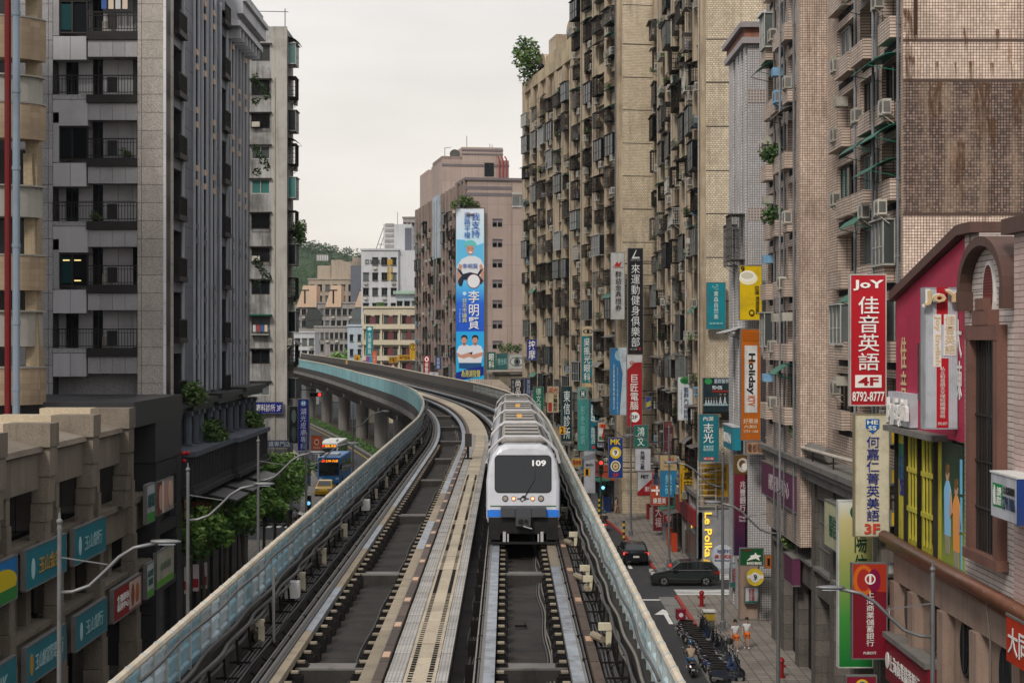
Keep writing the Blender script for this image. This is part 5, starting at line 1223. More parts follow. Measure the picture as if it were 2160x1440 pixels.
# ================================================================ far end of the street and the hill
random.seed(71)
M_far = [mat('far_tan', (.36,.30,.24), .8, grime=.6, gscale=.12, streak=.5), mat('far_grey', (.30,.28,.27), .8, grime=.6, gscale=.12, streak=.5), mat('far_white', (.50,.51,.53), .7, grime=.35, gscale=.12, streak=.45, dirt=(.2,.2,.21)), mat('far_cream', (.58,.52,.40), .7, grime=.35, gscale=.15, streak=.4, dirt=(.22,.18,.13)), mat('far_pinkish', (.55,.40,.29), .75, grime=.3, gscale=.15, streak=.3, dirt=(.25,.19,.14)), mat('far_blue', (.40,.47,.55), .7, grime=.3, streak=.3), mat('far_dark', (.12,.13,.16), .5, grime=.3)]
M_maroon = mat('maroon_panel', (.16,.05,.055), .7, grime=.4)
def face_cam(name, label, px0, px1, ytop, d, depth, m_, rows, cols, ww=.62, wh=.5, rz=0, zb=0, fh=None, rail=False):
    """far block that faces the camera side: front on local -y, origin at the left front corner"""
    x0, x1 = wx(px0, d), wx(px1, d); zt = wz(ytop, d); w = x1-x0
    b = thing(name, label, 'building', (x0, d, 0), rz)
    MB().box(0,w,0,depth,0,zt).build('wall', m_, b); MB().box(-.2,w+.2,-.25,depth,zt,zt+.4).build('parapet', m_, b)
    fh = fh or (zt-1)/max(1, rows); cw = w/cols
    wm = cached(('fw', round(cw*ww,1), round(fh*wh,1)), lambda: MB().box(0,cw*ww,-.08,.05,0,fh*wh).mesh('window', M_pane2))
    wm2 = cached(('fw2', round(cw*ww,1), round(fh*wh,1)), lambda: MB().box(0,cw*ww,-.06,.05,0,fh*wh).mesh('window', M_pane))
    fm = cached(('ff', round(cw*ww,1), round(fh*wh,1)), lambda: MB().box(-.06,cw*ww+.06,-.3,-.05,-.16,-.02).box(cw*ww*.48,cw*ww*.52,-.12,-.08,0,fh*wh).box(-.06,cw*ww+.06,-.4,-.05,fh*wh+.02,fh*wh+.14).mesh('window_frame', M_irong))
    for r in range(rows):
        for c in range(cols):
            if random.random() < .08: continue
            o = put(wm if random.random() < .3 else wm2, 'window', b, (cw*(c+.5-ww/2), 0, zt-1-(r+1)*fh+fh*.35)); put(fm, 'window_frame', o)
            if random.random() < .3: MB().box(0,.8,-.6,-.1,0,.55).build('air_conditioner', M_ac, b, (cw*(c+.3), 0, zt-1-(r+1)*fh+fh*.05))
    return b, w, zt
# cream block with maroon panels
b, w, zt = face_cam('cream_block', 'cream four storey block with maroon panels and yellow shop signs', 767, 882, 650, 338, 14, M_far[3], 5, 6, .5, .5, R(-4), fh=3.1)
for r in range(5):
    MB().box(-.2,w+.2,-.7,0,zt-1-(r+1)*3.1+.0,zt-1-(r+1)*3.1+.95).build('balcony_wall', M_far[3], b)
    for c in (1,3,5): MB().box(w/6*c-.6,w/6*c+.6,-.1,0,zt-1-(r+1)*3.1+1,zt-1-(r+1)*3.1+2.6).build('maroon_panel', M_maroon, b)
    for c in (0,2,4,6): MB().box(w/6*c-.15,w/6*c+.15,-.5,0,zt-1-(r+1)*3.1+.9,zt-1-r*3.1).build('pier', M_far[3], b)
MB().tube([(3,2,zt),(3,2,zt+1.2)],.8,10).build('roof_plants', M_leaf, b)
# white block with sign and gold panels
b, w, zt = face_cam('white_block', 'white block with dark roof sign letters and gold panels', 762, 840, 528, 385, 16, M_far[2], 8, 4, .6, .45, 0, fh=3.4)
text('亞城商旅', M_alud, b, (.8,-.05,zt-3.2), (1,0,0), (0,0,1), 4.6, 1.2, .03, .05)
gp = mat('gold_panel',(.42,.26,.04),.5,grime=.2)
def lx(px): return wx(px,385)-wx(762,385)
for a, c, e0, e1 in ((817,828,547,560),(817,821,563,592),(824,828,563,592)): MB().box(lx(a),lx(c),-.14,-.09,wz(e1,385),wz(e0,385)).build('gold_panel', gp, b)
MB().box(lx(806),lx(866),4,14,zt-4,wz(472,388)).build('stair_tower', M_far[2], b); MB().box(lx(838),lx(882),1,14,0,wz(528,386)).build('side_wing', M_far[2], b); MB().box(lx(852),lx(866),3.9,4,zt-2,wz(480,388)).build('window_strip', M_far[6], b)
for i in range(5): MB().box(lx(810),lx(828),3.88,4,zt+.8+i*1.2,zt+1.5+i*1.2).build('louvre', M_far[1], b)
mb = MB()
for p_, q_ in (((790,526),(806,480)),((798,526),(806,500)),((790,526),(806,526)),((795,515),(806,515))): mb.bar((lx(p_[0]),4,wz(p_[1],388)),(lx(q_[0]),4,wz(q_[1],388)),.12)
mb.build('fire_stair', M_iron, b)
MB().tube([(lx(835),6,wz(472,388)),(lx(835),6,wz(445,388))],.05,4).build('mast', M_iron, b)
b, w, zt = face_cam('green_roof_house', 'low pale house with a faded green roof edge before the white block', 835, 882, 620, 345, 10, M_far[5], 2, 3, .7, .5, 0, fh=3.2)
MB().box(-.5,w+.5,-.9,6,zt,zt+.6).build('green_roof', mat('roof_palegreen',(.30,.44,.38),.6,grime=.3), b)
face_cam('brown_tower', 'dark brown tower behind the white block', 850, 892, 460, 470, 20, M_far[1], 14, 5, .6, .55, 0, fh=3.4)
# tan stepped complex with roof billboard frame
b, w, zt = face_cam('stepped_block', 'tan stepped apartment block with a rooftop billboard frame', 650, 764, 590, 520, 20, M_far[0], 12, 7, .55, .5, 0, fh=3.4)
def lx2(px): return wx(px,520)-wx(650,520)
for a, c, t in ((668,696,560),(697,722,548),(722,742,552),(742,760,543)): MB().box(lx2(a),lx2(c),2,18,zt-1,wz(t,522)).build('upper_wall', M_far[0], b)
MB().box(lx2(740),lx2(766),-.6,0,zt-22,wz(560,520)).build('dark_glass_wing', M_far[6], b)
mb = MB().box(lx2(666),lx2(690),1.9,2.1,wz(551,522),wz(537,522)); mb.build('roof_billboard', M_far[1], b)
for i in range(5): MB().box(lx2(668+5*i),lx2(671+5*i),1.7,1.9,wz(549,522),wz(539,522)).build('billboard_panel', M_far[2], b)
b, w, zt = face_cam('long_grey_block', 'long grey brown block with tapered peach stair towers', 622, 770, 640, 470, 14, M_far[1], 6, 12, .6, .5, 0, fh=3.2)
def lx3(px): return wx(px,470)-wx(622,470)
for a, c, e0 in ((626,668,602),(686,720,602),(748,768,607)):
    m_ = MB(); m_.prism([(lx3(a),zt-1),(lx3(c),zt-1),(lx3(c),wz(e0,470)),(lx3(a+14),wz(e0,470))], -.5, 9, 'y'); m_.build('stair_tower', M_far[4], b)
    MB().box(lx3(a+16),lx3(a+19),-.6,-.5,wz(640,470),wz(612,470)).box(lx3(a+10),lx3(a+26),-.62,-.5,wz(613,470),wz(611,470)).build('window', M_pane, b)
for a in (662,755):
    m_ = MB(); m_.prism([(lx3(a)+2.2*math.cos(R(t)), wz(672,470)+3.2*math.sin(R(t))) for t in range(0,181,15)]+[(lx3(a)-2.2,wz(690,470)),(lx3(a)+2.2,wz(690,470))], -.4, .0, 'y'); m_.build('arched_window', M_pane2, b)
b, w, zt = face_cam('low_white_block', 'low pale block with barred balcony beside the far track', 620, 664, 702, 430, 10, M_far[2], 3, 3, .7, .5, 0, fh=3)
face_cam('pale_blue_house', 'small pale blue house beside the far track curve', 733, 766, 688, 352, 8, M_far[5], 3, 2, .4, .4, 0, fh=3)
face_cam('grey_flats', 'plain grey flats in the gap behind the far track', 664, 735, 690, 455, 10, M_far[1], 4, 7, .6, .5, 0, fh=3.1)
face_cam('far_tower', 'distant pale tower low against the wooded hill', 690, 735, 600, 640, 16, M_far[0], 9, 5, .5, .5, 0, fh=3.4)
# wooded hill
rnd = random.Random(5)
HD = 1500
def hz_(x):
    px = CX+x*F/HD
    prof = [(300,560),(560,528),(620,513),(660,512),(700,520),(740,528),(765,530),(800,545),(900,560),(1200,600),(1800,640)]
    return wz(lerp(prof, px), HD)
rows = []
for j in range(14):
    t = j/13; row = []
    for i in range(60):
        x = -450+i*14; row.append((x*(1+.12*t), HD-330+330*t+rnd.uniform(-3,3), -2+hz_(x)*math.sin(t*math.pi/2)**1.1))
    rows.append(row)
vs = [p for r_ in rows for p in r_]; fs = [(j*60+i, j*60+i+1, (j+1)*60+i+1, (j+1)*60+i) for j in range(13) for i in range(59)]
M_hill = mat('hill_forest', (.032,.062,.022), .9, grime=.6, gscale=.02, dirt=(.016,.035,.015))
hl = MB(); hl.add(vs, fs); o = hl.build('hill', M_hill, fix=False); o['kind'] = 'structure'
fm_ = MB()
for _ in range(3000):
    i = rnd.randint(4, 40); j = rnd.uniform(0, 12.99); j0 = int(j); p = Vector(rows[j0][i]).lerp(Vector(rows[j0+1][i]), j-j0); p.x += rnd.uniform(-9,9)
    r_ = rnd.uniform(3,6.5); leaves(fm_, (p.x,p.y,p.z+r_*.4), r_, 34, r_*.2, (1,1,.8), rnd)
o = fm_.build('forest', mat('forest_leaf', (.035,.07,.026), .8, grime=.7, gscale=.05, dirt=(.012,.03,.012)), fix=False); o['kind'] = 'stuff'; o['label'] = 'dense green woodland covering the far hill'; o['category'] = 'forest'
# ================================================================ hanging signs
random.seed(91)
def P(h, **k): return paint(h, **k)
M_sback = mat('sign_frame', (.20,.20,.20), .5, metal=.4, grime=.4, gscale=2)
M_ink = mat('print_black', (.02,.02,.022), .5)
def ink(h): return mat('ink_'+h.strip('#'), h, .5)
def xfac(d): return 14.5 if d < 65 else 14.0 if d < 93 else 13.9 if d < 160 else 10.75-.185*(d-160)
FRONT = {}
def sign(label, px0, py0, px1, py1, d, bg, items=(), bars=2, th=.28, name='hanging_sign', cat='sign', fr=M_sback, wall=True, group=None):
    """double sided box sign that stands out from the facade; items are (text, x0,y0,x1,y1 as fractions from the top left, ink, bold) or ('box'|'disc', ..., material)"""
    x0, x1, z0, z1 = wx(px0, d), wx(px1, d), wz(py1, d), wz(py0, d); w, h = x1-x0, z1-z0
    s = thing(name, label, cat, (x0, d, z0), 0, group)
    bgm = bg if not isinstance(bg, str) else P(bg)
    MB().box(.03,w-.03,0,th,.03,h-.03).build('board', bgm, s)
    MB().box(0,w,-.015,th+.015,0,.045).box(0,w,-.015,th+.015,h-.045,h).box(0,.04,-.015,th+.015,.045,h-.045).box(w-.04,w,-.015,th+.015,.045,h-.045).build('sign_edge', fr, s)
    if wall:
        xf = xfac(d)-x0
        if xf > w+.02:
            for k in range(bars): zz = h*(k+.5)/bars; MB().box(w,xf+.3,th*.3,th*.7,zz-.04,zz+.04).build('bracket', M_iron, s)
    for j, it in enumerate(items):
        k = it[0]; a, b, c, e_ = it[1:5]; X0, X1, Z0, Z1 = a*w, c*w, (1-e_)*h, (1-b)*h; m_ = it[5]; m_ = ink(m_) if isinstance(m_, str) else m_
        yo = -.018-.004*(j if k in ('box','disc','ring') else 3)
        if k == 'box': MB().box(X0,X1,yo,.0,Z0,Z1).build('printed_panel', m_, s)
        elif k == 'disc': MB().prism([((X0+X1)/2+(X1-X0)/2*math.cos(R(15*q_)), (Z0+Z1)/2+(Z1-Z0)/2*math.sin(R(15*q_))) for q_ in range(24)], yo, 0, 'y').build('printed_disc', m_, s)
        elif k == 'rot':   # text turned to read downwards
            text(it[7], m_, s, (X0,-.03,Z1), (0,0,-1), (1,0,0), Z1-Z0, X1-X0, it[6], .008)
        elif k == 'poly': MB().prism([(X0+(X1-X0)*u_, Z0+(Z1-Z0)*v_) for u_, v_ in it[6]], yo, 0, 'y').build('printed_shape', m_, s)
        else: text(k, m_, s, (X0,-.03,Z0), (1,0,0), (0,0,1), X1-X0, Z1-Z0, it[6] if len(it) > 6 else .02, .01)
    return s
W_, K_ = '#e8e6e2', '#151517'
JOYS = sign('big red sign with white JOY letters and 4F plate', 1793,578,1870,856, 65.75, M_redp, [('JoY',.08,.045,.92,.125,W_,.05),(V('佳音英語'),.22,.17,.80,.73,W_,.035),('box',.14,.765,.86,.86,W_),('4F',.22,.78,.78,.845,'#9c1420',.05),('8792-8777',.06,.89,.94,.965,W_,.02)], 3, .35, fr=P('#b9b4ae'))
HESS = sign('cream sign with blue characters and red 3F under the red sign', 1802,873,1877,1132, 65.7, '#cfc8ae', [('poly',.32,.04,.70,.16,'#1d5fa8',[(0,1),(1,1),(1,.4),(.5,0),(0,.4)]),('box',.52,.05,.66,.10,'#d8c52c'),('box',.36,.10,.50,.135,'#d8c52c'),('HE\nSS',.36,.05,.66,.13,'#e8e8d0',.02),(V('何嘉仁菁英美語'),.34,.18,.70,.87,'#13247e',.04),('3F',.28,.89,.72,.975,'#c4452f',.06)], 3, .35, fr=P('#8d8468'))
sign('tall green fading bank sign with a globe emblem', 1768,1055,1842,1408, 68.0, gradmat('fade_green',[(0,'#04702c'),(.30,'#3f8f3a'),(.62,'#9aa15a'),(.88,'#c9bd86'),(1,'#d6d8d2')]), [('disc',.34,.02,.80,.12,'#1d5a43'),('disc',.40,.033,.74,.107,'#c9c9b8'),('disc',.50,.02,.64,.12,'#1d5a43'),('box',.34,.06,.8,.075,'#1d5a43'),(V('陽信銀行'),.44,.17,.82,.78,'#0c3a2c',.03)], 3, .4, fr=P('#c9ccc9'))
sign('dark red bank sign with orange emblem at its top', 1797,1187,1872,1390, 64.6, mat('sign_maroon',(.18,.008,.02),.4,grime=.15), [('box',.03,.01,.97,.30,'#a8321f'),('disc',.03,.02,.62,.34,'#c9641c'),('disc',.14,.06,.52,.29,'#a32a26'),('disc',.44,.06,.80,.30,'#7a0f3c'),('disc',.36,.11,.66,.22,W_),('disc',.40,.125,.62,.205,'#a32a26'),('box',.48,.11,.54,.22,W_),(V('上海商業儲蓄銀行'),.40,.29,.62,.86,W_,.02),('內湖分行',.32,.915,.68,.945,W_,.01)], 3, .35)
sign('small dark red sign top with a round emblem at the bottom edge', 1784,1424,1850,1500, 63.5, mat('sign_maroon2',(.20,.012,.03),.4,grime=.2), [('disc',.3,.1,.75,.5,'#d5b52a'),('disc',.37,.16,.68,.44,'#1b5a9c')])
for i, yy in enumerate((905,987,1077)):
    s_ = sign(('upper','middle','lowest')[i]+' yellow rusty bracket box beside the cream sign', 1878,yy,1904,yy+33, 65.5, mat('rusty_yellow',(.55,.36,.02),.6,grime=.6,gscale=2,streak=.5,dirt=(.2,.1,.03)), (), 1, .5, 'bracket_box', 'sign bracket', group='yellow boxes behind the signs')
for i, yy in enumerate((1188,1278,1368)): sign(('upper','middle','lowest')[i]+' white bracket box beside the dark red sign', 1872,yy,1893,yy+23, 64.6, P('#b9b8b2'), (), 1, .3, 'bracket_box', 'sign bracket', group='white boxes behind the dark red sign')
# corrugated sign on the gabled house
cs = sign('white corrugated Joy English sign with gold letters and red stripe', 1950,606,2020,905, 55.2, M_corr, [('box',.36,.0,.70,.26,M_redp),('box',.36,.50,.72,.99,M_redp),('box',.58,.19,.94,.48,M_wpr),('box',.26,.19,.5,.56,M_wpr),(V('佳音英語'),.60,.20,.92,.47,M_gold,.05),('rot',.28,.20,.48,.55,M_gold,.04,'Joy English'),(V('私立和音語文文理短期補習班'),.46,.56,.62,.92,M_wpr,.02),('8792-8777',.40,.95,.68,.97,M_wpr,.0)], 1, .5, fr=P('#9aa0a6'))
text('JoY', M_wpr, cs, (-.14,-.16,3.92), (1,0,0), (0,0,1), 1.36, .58, .09, .08); text('JoY', M_gold, cs, (-.08,-.19,3.97), (1,0,0), (0,0,1), 1.24, .48, .035, .12)
for k in range(14): MB().box(.06+.073*k,.09+.073*k,-.025,-.0,.06,4.45).build('corrugation', M_corr, cs) if not (.36*1.07 < .06+.073*k < .72*1.07) else None
wb_ = thing('box_sign', 'white box sign with green panel and blue end on the right edge house', 'sign', (13.7,46.1,11.35)); MB().box(0,.85,0,2.5,0,1.22).build('board', P('#b3b6bd'), wb_); MB().box(-.02,.87,-.03,0,-.03,1.25).build('blue_end', P('#1c3a78'), wb_); MB().box(-.03,.9,-.04,2.53,1.22,1.27).build('top_edge', M_white, wb_)
MB().box(-.012,0,1.35,2.3,.3,.95).build('printed_panel', ink('#1d7a46'), wb_); text('台灣\n房屋', M_wpr, wb_, (-.02,1.85,.36), (0,-1,0), (0,0,1), .42, .5, .01); text('台北服務團', M_ink, wb_, (-.02,1.2,.72), (0,-1,0), (0,0,1), 1.0, .22, .01); text('27911086', ink('#26344e'), wb_, (-.02,1.25,.3), (0,-1,0), (0,0,1), 1.1, .36, .01)
MB().prism([(2.2,.35),(2.0,.35),(2.05,.85),(2.15,.9),(2.25,.7)],-.02,0,'x').build('printed_shape', M_wpr, wb_)
rb_ = thing('box_sign', 'red orange box sign with white characters at the right edge', 'sign', (13.9,45.2,7.4)); MB().box(0,.6,0,2.6,0,1.25).build('board', P('#b23214'), rb_); MB().box(-.02,.62,-.03,2.63,1.25,1.32).build('top_edge', M_podl, rb_); text('大同', M_wpr, rb_, (-.02,2.35,.25), (0,-1,0), (0,0,1), 1.8, .75, .02)
mb_ = thing('bank_fascia', 'dark red bank fascia with white characters under the oval windows', 'sign', (14.1,57.6,3.7)); MB().box(0,.4,0,6.4,0,1.55).build('board', mat('sign_maroon',(.18,.008,.02)), mb_); MB().box(-.1,.5,-.05,6.45,1.56,1.75).build('hood', M_podl, mb_); text('上海商業儲蓄銀行', M_wpr, mb_, (-.02,5.6,.45), (0,-1,0), (0,0,1), 4.6, .6, .02); MB().prism([(6.0+.3*math.cos(R(20*k)),.75+.3*math.sin(R(20*k))) for k in range(18)],-.03,0,'x').build('emblem', M_wpr, mb_)
def fascia(label, y0, y1, z0, z1, X, bg, txt, tc, t0=.1, t1=.9, th=.4, h0=.25, h1=.75, bold=.02, cat='sign'):
    s = thing('fascia_sign', label, cat, (X, y0, z0)); L_ = y1-y0; H_ = z1-z0
    MB().box(0,th,0,L_,0,H_).build('board', bg, s); MB().box(-.03,th,-.03,L_+.03,H_,H_+.06).build('top_edge', M_podl, s); MB().box(-.03,th,-.03,L_+.03,-.06,0).build('bottom_edge', M_sback, s)
    if txt: text(txt, tc, s, (-.02,L_*t1,H_*h0), (0,-1,0), (0,0,1), L_*(t1-t0), H_*(h1-h0), bold)
    return s
fascia('purple fascia sign with pale characters on the podium', 83,93.8,8.0,9.7,13.9, mat('sign_purple',(.12,.03,.075),.5,grime=.3,streak=.2), '國際牙醫植牙中心', P('#b9a9b0'), .15,.75)
fascia('pale bank fascia with green characters left of the fading green sign', 70.2,75.2,7.4,9.3,13.9, P('#b9b795'), '陽信銀行', ink('#21503f'), .1,.75)
fascia('dark teal fascia low on the podium', 84,86.5,4.3,5.6,13.95, mat('sign_purple',(.12,.03,.075)), None, None)
# signs in front of the white tiled building and the first sand tower
sign('yellow sign with white bowl picture and small number 9', 1559,559,1608,676, 98, P('#d8b60c'), [('disc',.0,.13,.8,.36,'#efe7b8'),('disc',.02,.10,.72,.30,'#f1efe6'),('disc',.08,.13,.62,.25,'#cfc9b4'),('9',.06,.02,.24,.12,K_,.02),(V('亞運'),.66,.38,.86,.53,K_,.01),(V('撞球機總旗艦館'),.70,.56,.86,.88,K_,.0),('disc',.42,.80,.66,.92,'#4a3a10'),('disc',.47,.83,.61,.89,'#d8b60c')], 2)
sign('orange sign with sideways white panel and KTV lettering', 1562,693,1605,929, 97.4, P('#b8610f',grime=.2), [('box',.2,.15,.82,.75,P('#d8d8d6')),('box',.1,.03,.9,.11,'#a4560f'),('rot',.30,.22,.72,.59,'#23232a',.03,'Holiday'),('rot',.34,.60,.70,.69,'#c8642a',.04,'KTV'),('disc',.38,.27,.66,.32,'#d07a1c'),('好樂迪',.14,.80,.86,.85,'#e6d0b0',.02),('內湖店',.2,.86,.8,.89,'#e6d0b0',.01),('2793 1388',.14,.905,.86,.93,'#e6d0b0',.0)], 3)
sign('teal hanging sign high on the sand tower side wall', 1490,595,1531,695, 119.2, P('#137f8c'), [('ヘ己',.28,.05,.62,.16,'#9fd6d8',.0),(V('東森自然美'),.38,.19,.62,.78,'#d2e6e6',.0),('服務電話',.15,.85,.85,.89,'#9fd6d8',.0)], 2)
sign('white clinic sign with green oval and green right stripe', 1429,794,1467,887, 126, P('#c9cdd2'), [('disc',.14,.01,.76,.17,'#2c7a34'),('disc',.22,.06,.68,.15,'#0f5a30'),('box',.88,0,.98,1,'#6da32f'),(V('藝群內湖診所'),.34,.24,.62,.97,'#26406a',.02),('rot',.18,.3,.26,.85,'#3a6a90',.0,'E-Chung Neihu Clinic')], 2)
dk = sign('dark clinic billboard with a row of white coated figures', 1482,796,1538,886, 119.4, P('#0d2b33'), [('disc',.08,.02,.36,.16,'#2f8a4a'),('藝群醫學',.44,.03,.98,.14,'#b8c8d0',.02),('95+5%',.36,.19,.74,.28,'#c8d0d4',.03),('box',.36,.30,.96,.34,'#8c2a26'),('box',.03,.62,.97,.66,'#7a9aa4'),('box',.0,.8,1,.99,'#141414'),('服務地點',.3,.85,.7,.93,'#b08a3a',.0)], 1)
for k in range(7): sx_ = .08+.1*k if k < 5 else .60+.17*(k-5); sc_ = 1 if k < 5 else 1.5; dk_w = 1.85; text('▲' if False else 'A', P('#c4ccd0'), dk, (dk_w*sx_,-.035,1.03), (1,0,0), (0,0,1), .17*sc_, .42*sc_, .09, .006); MB().ball((dk_w*sx_+.085*sc_,-.03,1.03+.5*sc_), .06*sc_, 8, 5).build('printed_head', P('#8a6a58'), dk)
sign('teal cram school sign with two large white characters', 1474,873,1517,974, 117, P('#12717f'), [('內湖',.22,.05,.7,.14,W_,.02),(V('志光'),.22,.19,.72,.60,W_,.025),('金榜函授\n權威師資',.22,.65,.72,.77,'#bfe0e0',.0),('box',.22,.90,.76,.96,'#b03030'),('線上3億',.26,.91,.72,.95,W_,.0)], 2)
sign('beige and blue sign with a red and blue leaf emblem', 1392,960,1428,1048, 135, P('#2277a4'), [('box',.02,.0,.98,.36,P('#b09a72')),('poly',.2,.08,.46,.2,'#2a6a92',[(0,1),(.5,.2),(1,1),(.6,0),(.3,0)]),('poly',.5,.04,.84,.2,'#a02a34',[(0,.6),(.4,1),(.5,.4),(.9,1),(.7,0),(.3,0)]),('MEDISY',.25,.24,.75,.28,'#6a5a40',.0),(V('樂研'),.3,.45,.72,.94,'#7fc4de',.03)], 2)
sign('yellow chinese medicine sign with black brush characters', 1433,973,1468,1058, 128, P('#c49a12'), [(V('和慶中醫'),.26,.04,.76,.86,K_,.05),('rot',.06,.3,.15,.8,'#8a3a12',.0,'針灸傷科內科婦科'),('免掛號費',.08,.89,.92,.97,'#8a3a12',.02)], 2)
sign('faded maroon sign with pale script', 1399,888,1427,953, 140, P('#4f2730',grime=.35), [(V('福利'),.3,.4,.7,.92,'#9a7a7c',.02),('box',.1,.04,.9,.2,'#6a3a34')], 2)
sign('orange pharmacy sign with a white cross of squares', 1372,1022,1425,1066, 137, P('#b8411a'), [('box',.13,.22,.21,.32,W_),('box',.22,.06,.30,.2,W_),('box',.22,.22,.30,.32,W_),('box',.22,.34,.30,.5,W_),('box',.31,.22,.39,.32,W_),('box',.04,.22,.12,.32,W_),('康是美',.10,.62,.62,.9,W_,.03)], 1)
sign('white telecom sign with black characters', 1339,945,1373,993, 146, P('#b9bac2'), [(V('台灣之星'),.32,.1,.62,.92,'#33343c',.02)], 2)
sign('white and red telecom sign cut by a diagonal', 1344,994,1376,1046, 145, P('#b4b6bc'), [('poly',.03,.30,.97,.97,'#8e1a22',[(0,0),(1,0),(1,1),(.0,.2)]),('FET',.25,.14,.75,.28,K_,.04),('遠傳',.5,.6,.9,.8,W_,.01)], 2)
sign('teal sign with two cursive white characters', 1337,896,1367,944, 148, P('#14695f'), [(V('鴻文'),.25,.08,.75,.92,'#cfe0d8',.02)], 2)
mk = sign('blue sign with yellow MK letters and a dartboard', 1283,922,1314,1008, 150, P('#123a86'), [('MK',.15,.04,.85,.18,'#e0c022',.05),('disc',.12,.23,.88,.52,'#d9b818'),('disc',.28,.29,.72,.46,W_),('9',.40,.31,.60,.43,K_,.03),('disc',.16,.57,.84,.84,'#e0d8c0'),('disc',.24,.60,.76,.81,K_),('disc',.30,.625,.70,.785,'#c8b888'),('disc',.44,.68,.56,.73,'#a02020'),('2F',.3,.88,.7,.96,'#c43028',.03)], 2)
sign('convenience store box sign with red and orange 7', 1261,890,1286,931, 165, P('#c4c6c8'), [('box',.1,.08,.9,.26,'#c46a1c'),('box',.1,.72,.9,.92,'#1d7048'),('7',.26,.12,.72,.90,'#b0281e',.07),('ELEVEN',.14,.46,.86,.60,W_,.03)], 1)
sign('white shutter panel sign under the convenience store sign', 1260,934,1287,943, 164, P('#aab2bb'), [('門市',.1,.1,.9,.9,'#33404c',.02)], 1)
sign('teal vertical drugstore sign with sideways lettering', 1241,841,1263,951, 168, P('#0f6673'), [('rot',.25,.10,.72,.42,'#cfe4e4',.02,'watsons'),(V('屈臣氏'),.26,.55,.74,.86,'#cfe4e4',.02),('disc',.35,.9,.65,.96,'#c03030')], 2)
sign('pale teal translucent sign with round logo beside the drugstore sign', 1218,816,1241,950, 169, P('#3c8a84'), [('box',.0,.0,1,.2,P('#6f8d86')),('disc',.2,.04,.8,.17,'#2a4a48'),('H',.38,.06,.62,.15,W_,.03),(V('形象眼鏡'),.3,.3,.7,.9,'#79b4ac',.01)], 2)
sign('teal eye clinic sign with an eye drawing on cream', 1227,688,1254,816, 170.5, P('#0f6f74'), [('box',.02,.0,.98,.16,P('#b8a98c')),('disc',.1,.045,.9,.125,K_),('disc',.2,.055,.8,.115,P('#b8a98c')),('disc',.38,.055,.62,.115,K_),(V('吳振光眼科'),.16,.2,.66,.90,W_,.03),('rot',.78,.25,.88,.7,'#9fd0ca',.0,'小兒眼科近視雷射配鏡'),('box',.02,.935,.98,1,P('#b8a07a')),('3F',.4,.945,.7,.99,'#b04020',.03)], 2)
sign('dark blue clinic column with many small white characters', 1286,733,1322,875, 156.5, P('#2c6d9c'), [('poly',.42,.0,.99,1,P('#b4c0c8'),[(.3,0),(1,0),(1,1),(.1,1),(.6,.6)]),('disc',.3,.03,.9,.2,P('#8fb4c8')),('rot',.2,.25,.3,.92,'#c8dce8',.0,'內湖國泰健康管理診所'),('rot',.42,.3,.5,.98,'#a8c8dc',.0,'內科小兒科家醫科皮膚科')], 2)
sign('tall black fitness club sign with white characters', 1324,523,1357,748, 156, P('#17181c',grime=.2), [('poly',.25,.02,.75,.10,'#c8ccd0',[(0,.0),(.55,1),(.65,1),(.3,.2),(1,.2),(1,0)]),("LET'S GO",.2,.105,.8,.12,'#a8acb0',.0),(V('來運動健身俱樂部'),.22,.15,.78,.925,'#d4d6d8',.03),('線上2樓',.15,.94,.6,.955,'#a8acb0',.0),('disc',.7,.93,.85,.96,'#a02028')], 4, .6)
sign('red and white computer school sign with a round 2F', 1322,749,1355,900, 155, P('#a01620'), [('poly',.02,.0,.98,.24,P('#c4c4c6'),[(0,.15),(.5,.55),(1,.6),(1,1),(0,1)]),('Gjun',.18,.08,.82,.15,'#a01620',.03),(V('巨匠電腦'),.22,.27,.74,.76,W_,.03),('disc',.2,.79,.82,.935,W_),('2F',.32,.835,.7,.89,'#2a2a2e',.03)], 3, .6)
sign('grey white securities sign with a red bird logo', 1288,532,1318,674, 157.5, P('#b4b5b4'), [('poly',.25,.13,.8,.21,'#a4261f',[(0,.1),(.4,1),(.5,.5),(1,.9),(.7,0)]),('CAPITAL',.15,.21,.9,.235,'#a4261f',.01),(V('群益金鼎證券'),.32,.28,.76,.87,'#26262a',.03)], 3, .5)
sign('dark teal clinic sign with large white script characters', 1183,814,1207,931, 176, P('#0d2e33'), [(V('東信診所'),.24,.08,.82,.95,'#cfd8da',.03),('rot',.06,.35,.14,.7,'#7fa0a4',.0,'小兒科內科')], 2)
sign('cream dental sign with red characters on top', 1154,814,1179,870, 181, P('#b7aa8a'), [('湖光',.08,.04,.92,.26,'#a02a20',.04),(V('牙醫診所'),.52,.3,.88,.96,K_,.03),('box',.1,.62,.4,.95,'#9c2a2a')], 2)
sign('green bookshop sign with white characters', 1124,815,1147,866, 186, P('#12614f'), [(V('德文館'),.28,.06,.76,.95,'#b8d0c4',.03)], 2)
sign('royal blue massage sign with two white characters', 1111,715,1133,760, 197, P('#1b2a86'), [(V('按摩'),.18,.06,.82,.94,W_,.035)], 1)
sign('black sign with a white character at the corner', 1077,798,1105,834, 202, P('#1a1c22'), [('尚',.38,.06,.74,.5,W_,.03),('品',.38,.54,.74,.95,W_,.03),(V('精緻美'),.1,.1,.28,.9,'#8a8c92',.0)], 1)
sign('navy narrow sign next to the black corner sign', 1106,797,1123,834, 200, P('#28365a'), [(V('美容院'),.3,.08,.76,.92,'#9aa6c0',.02)], 1)
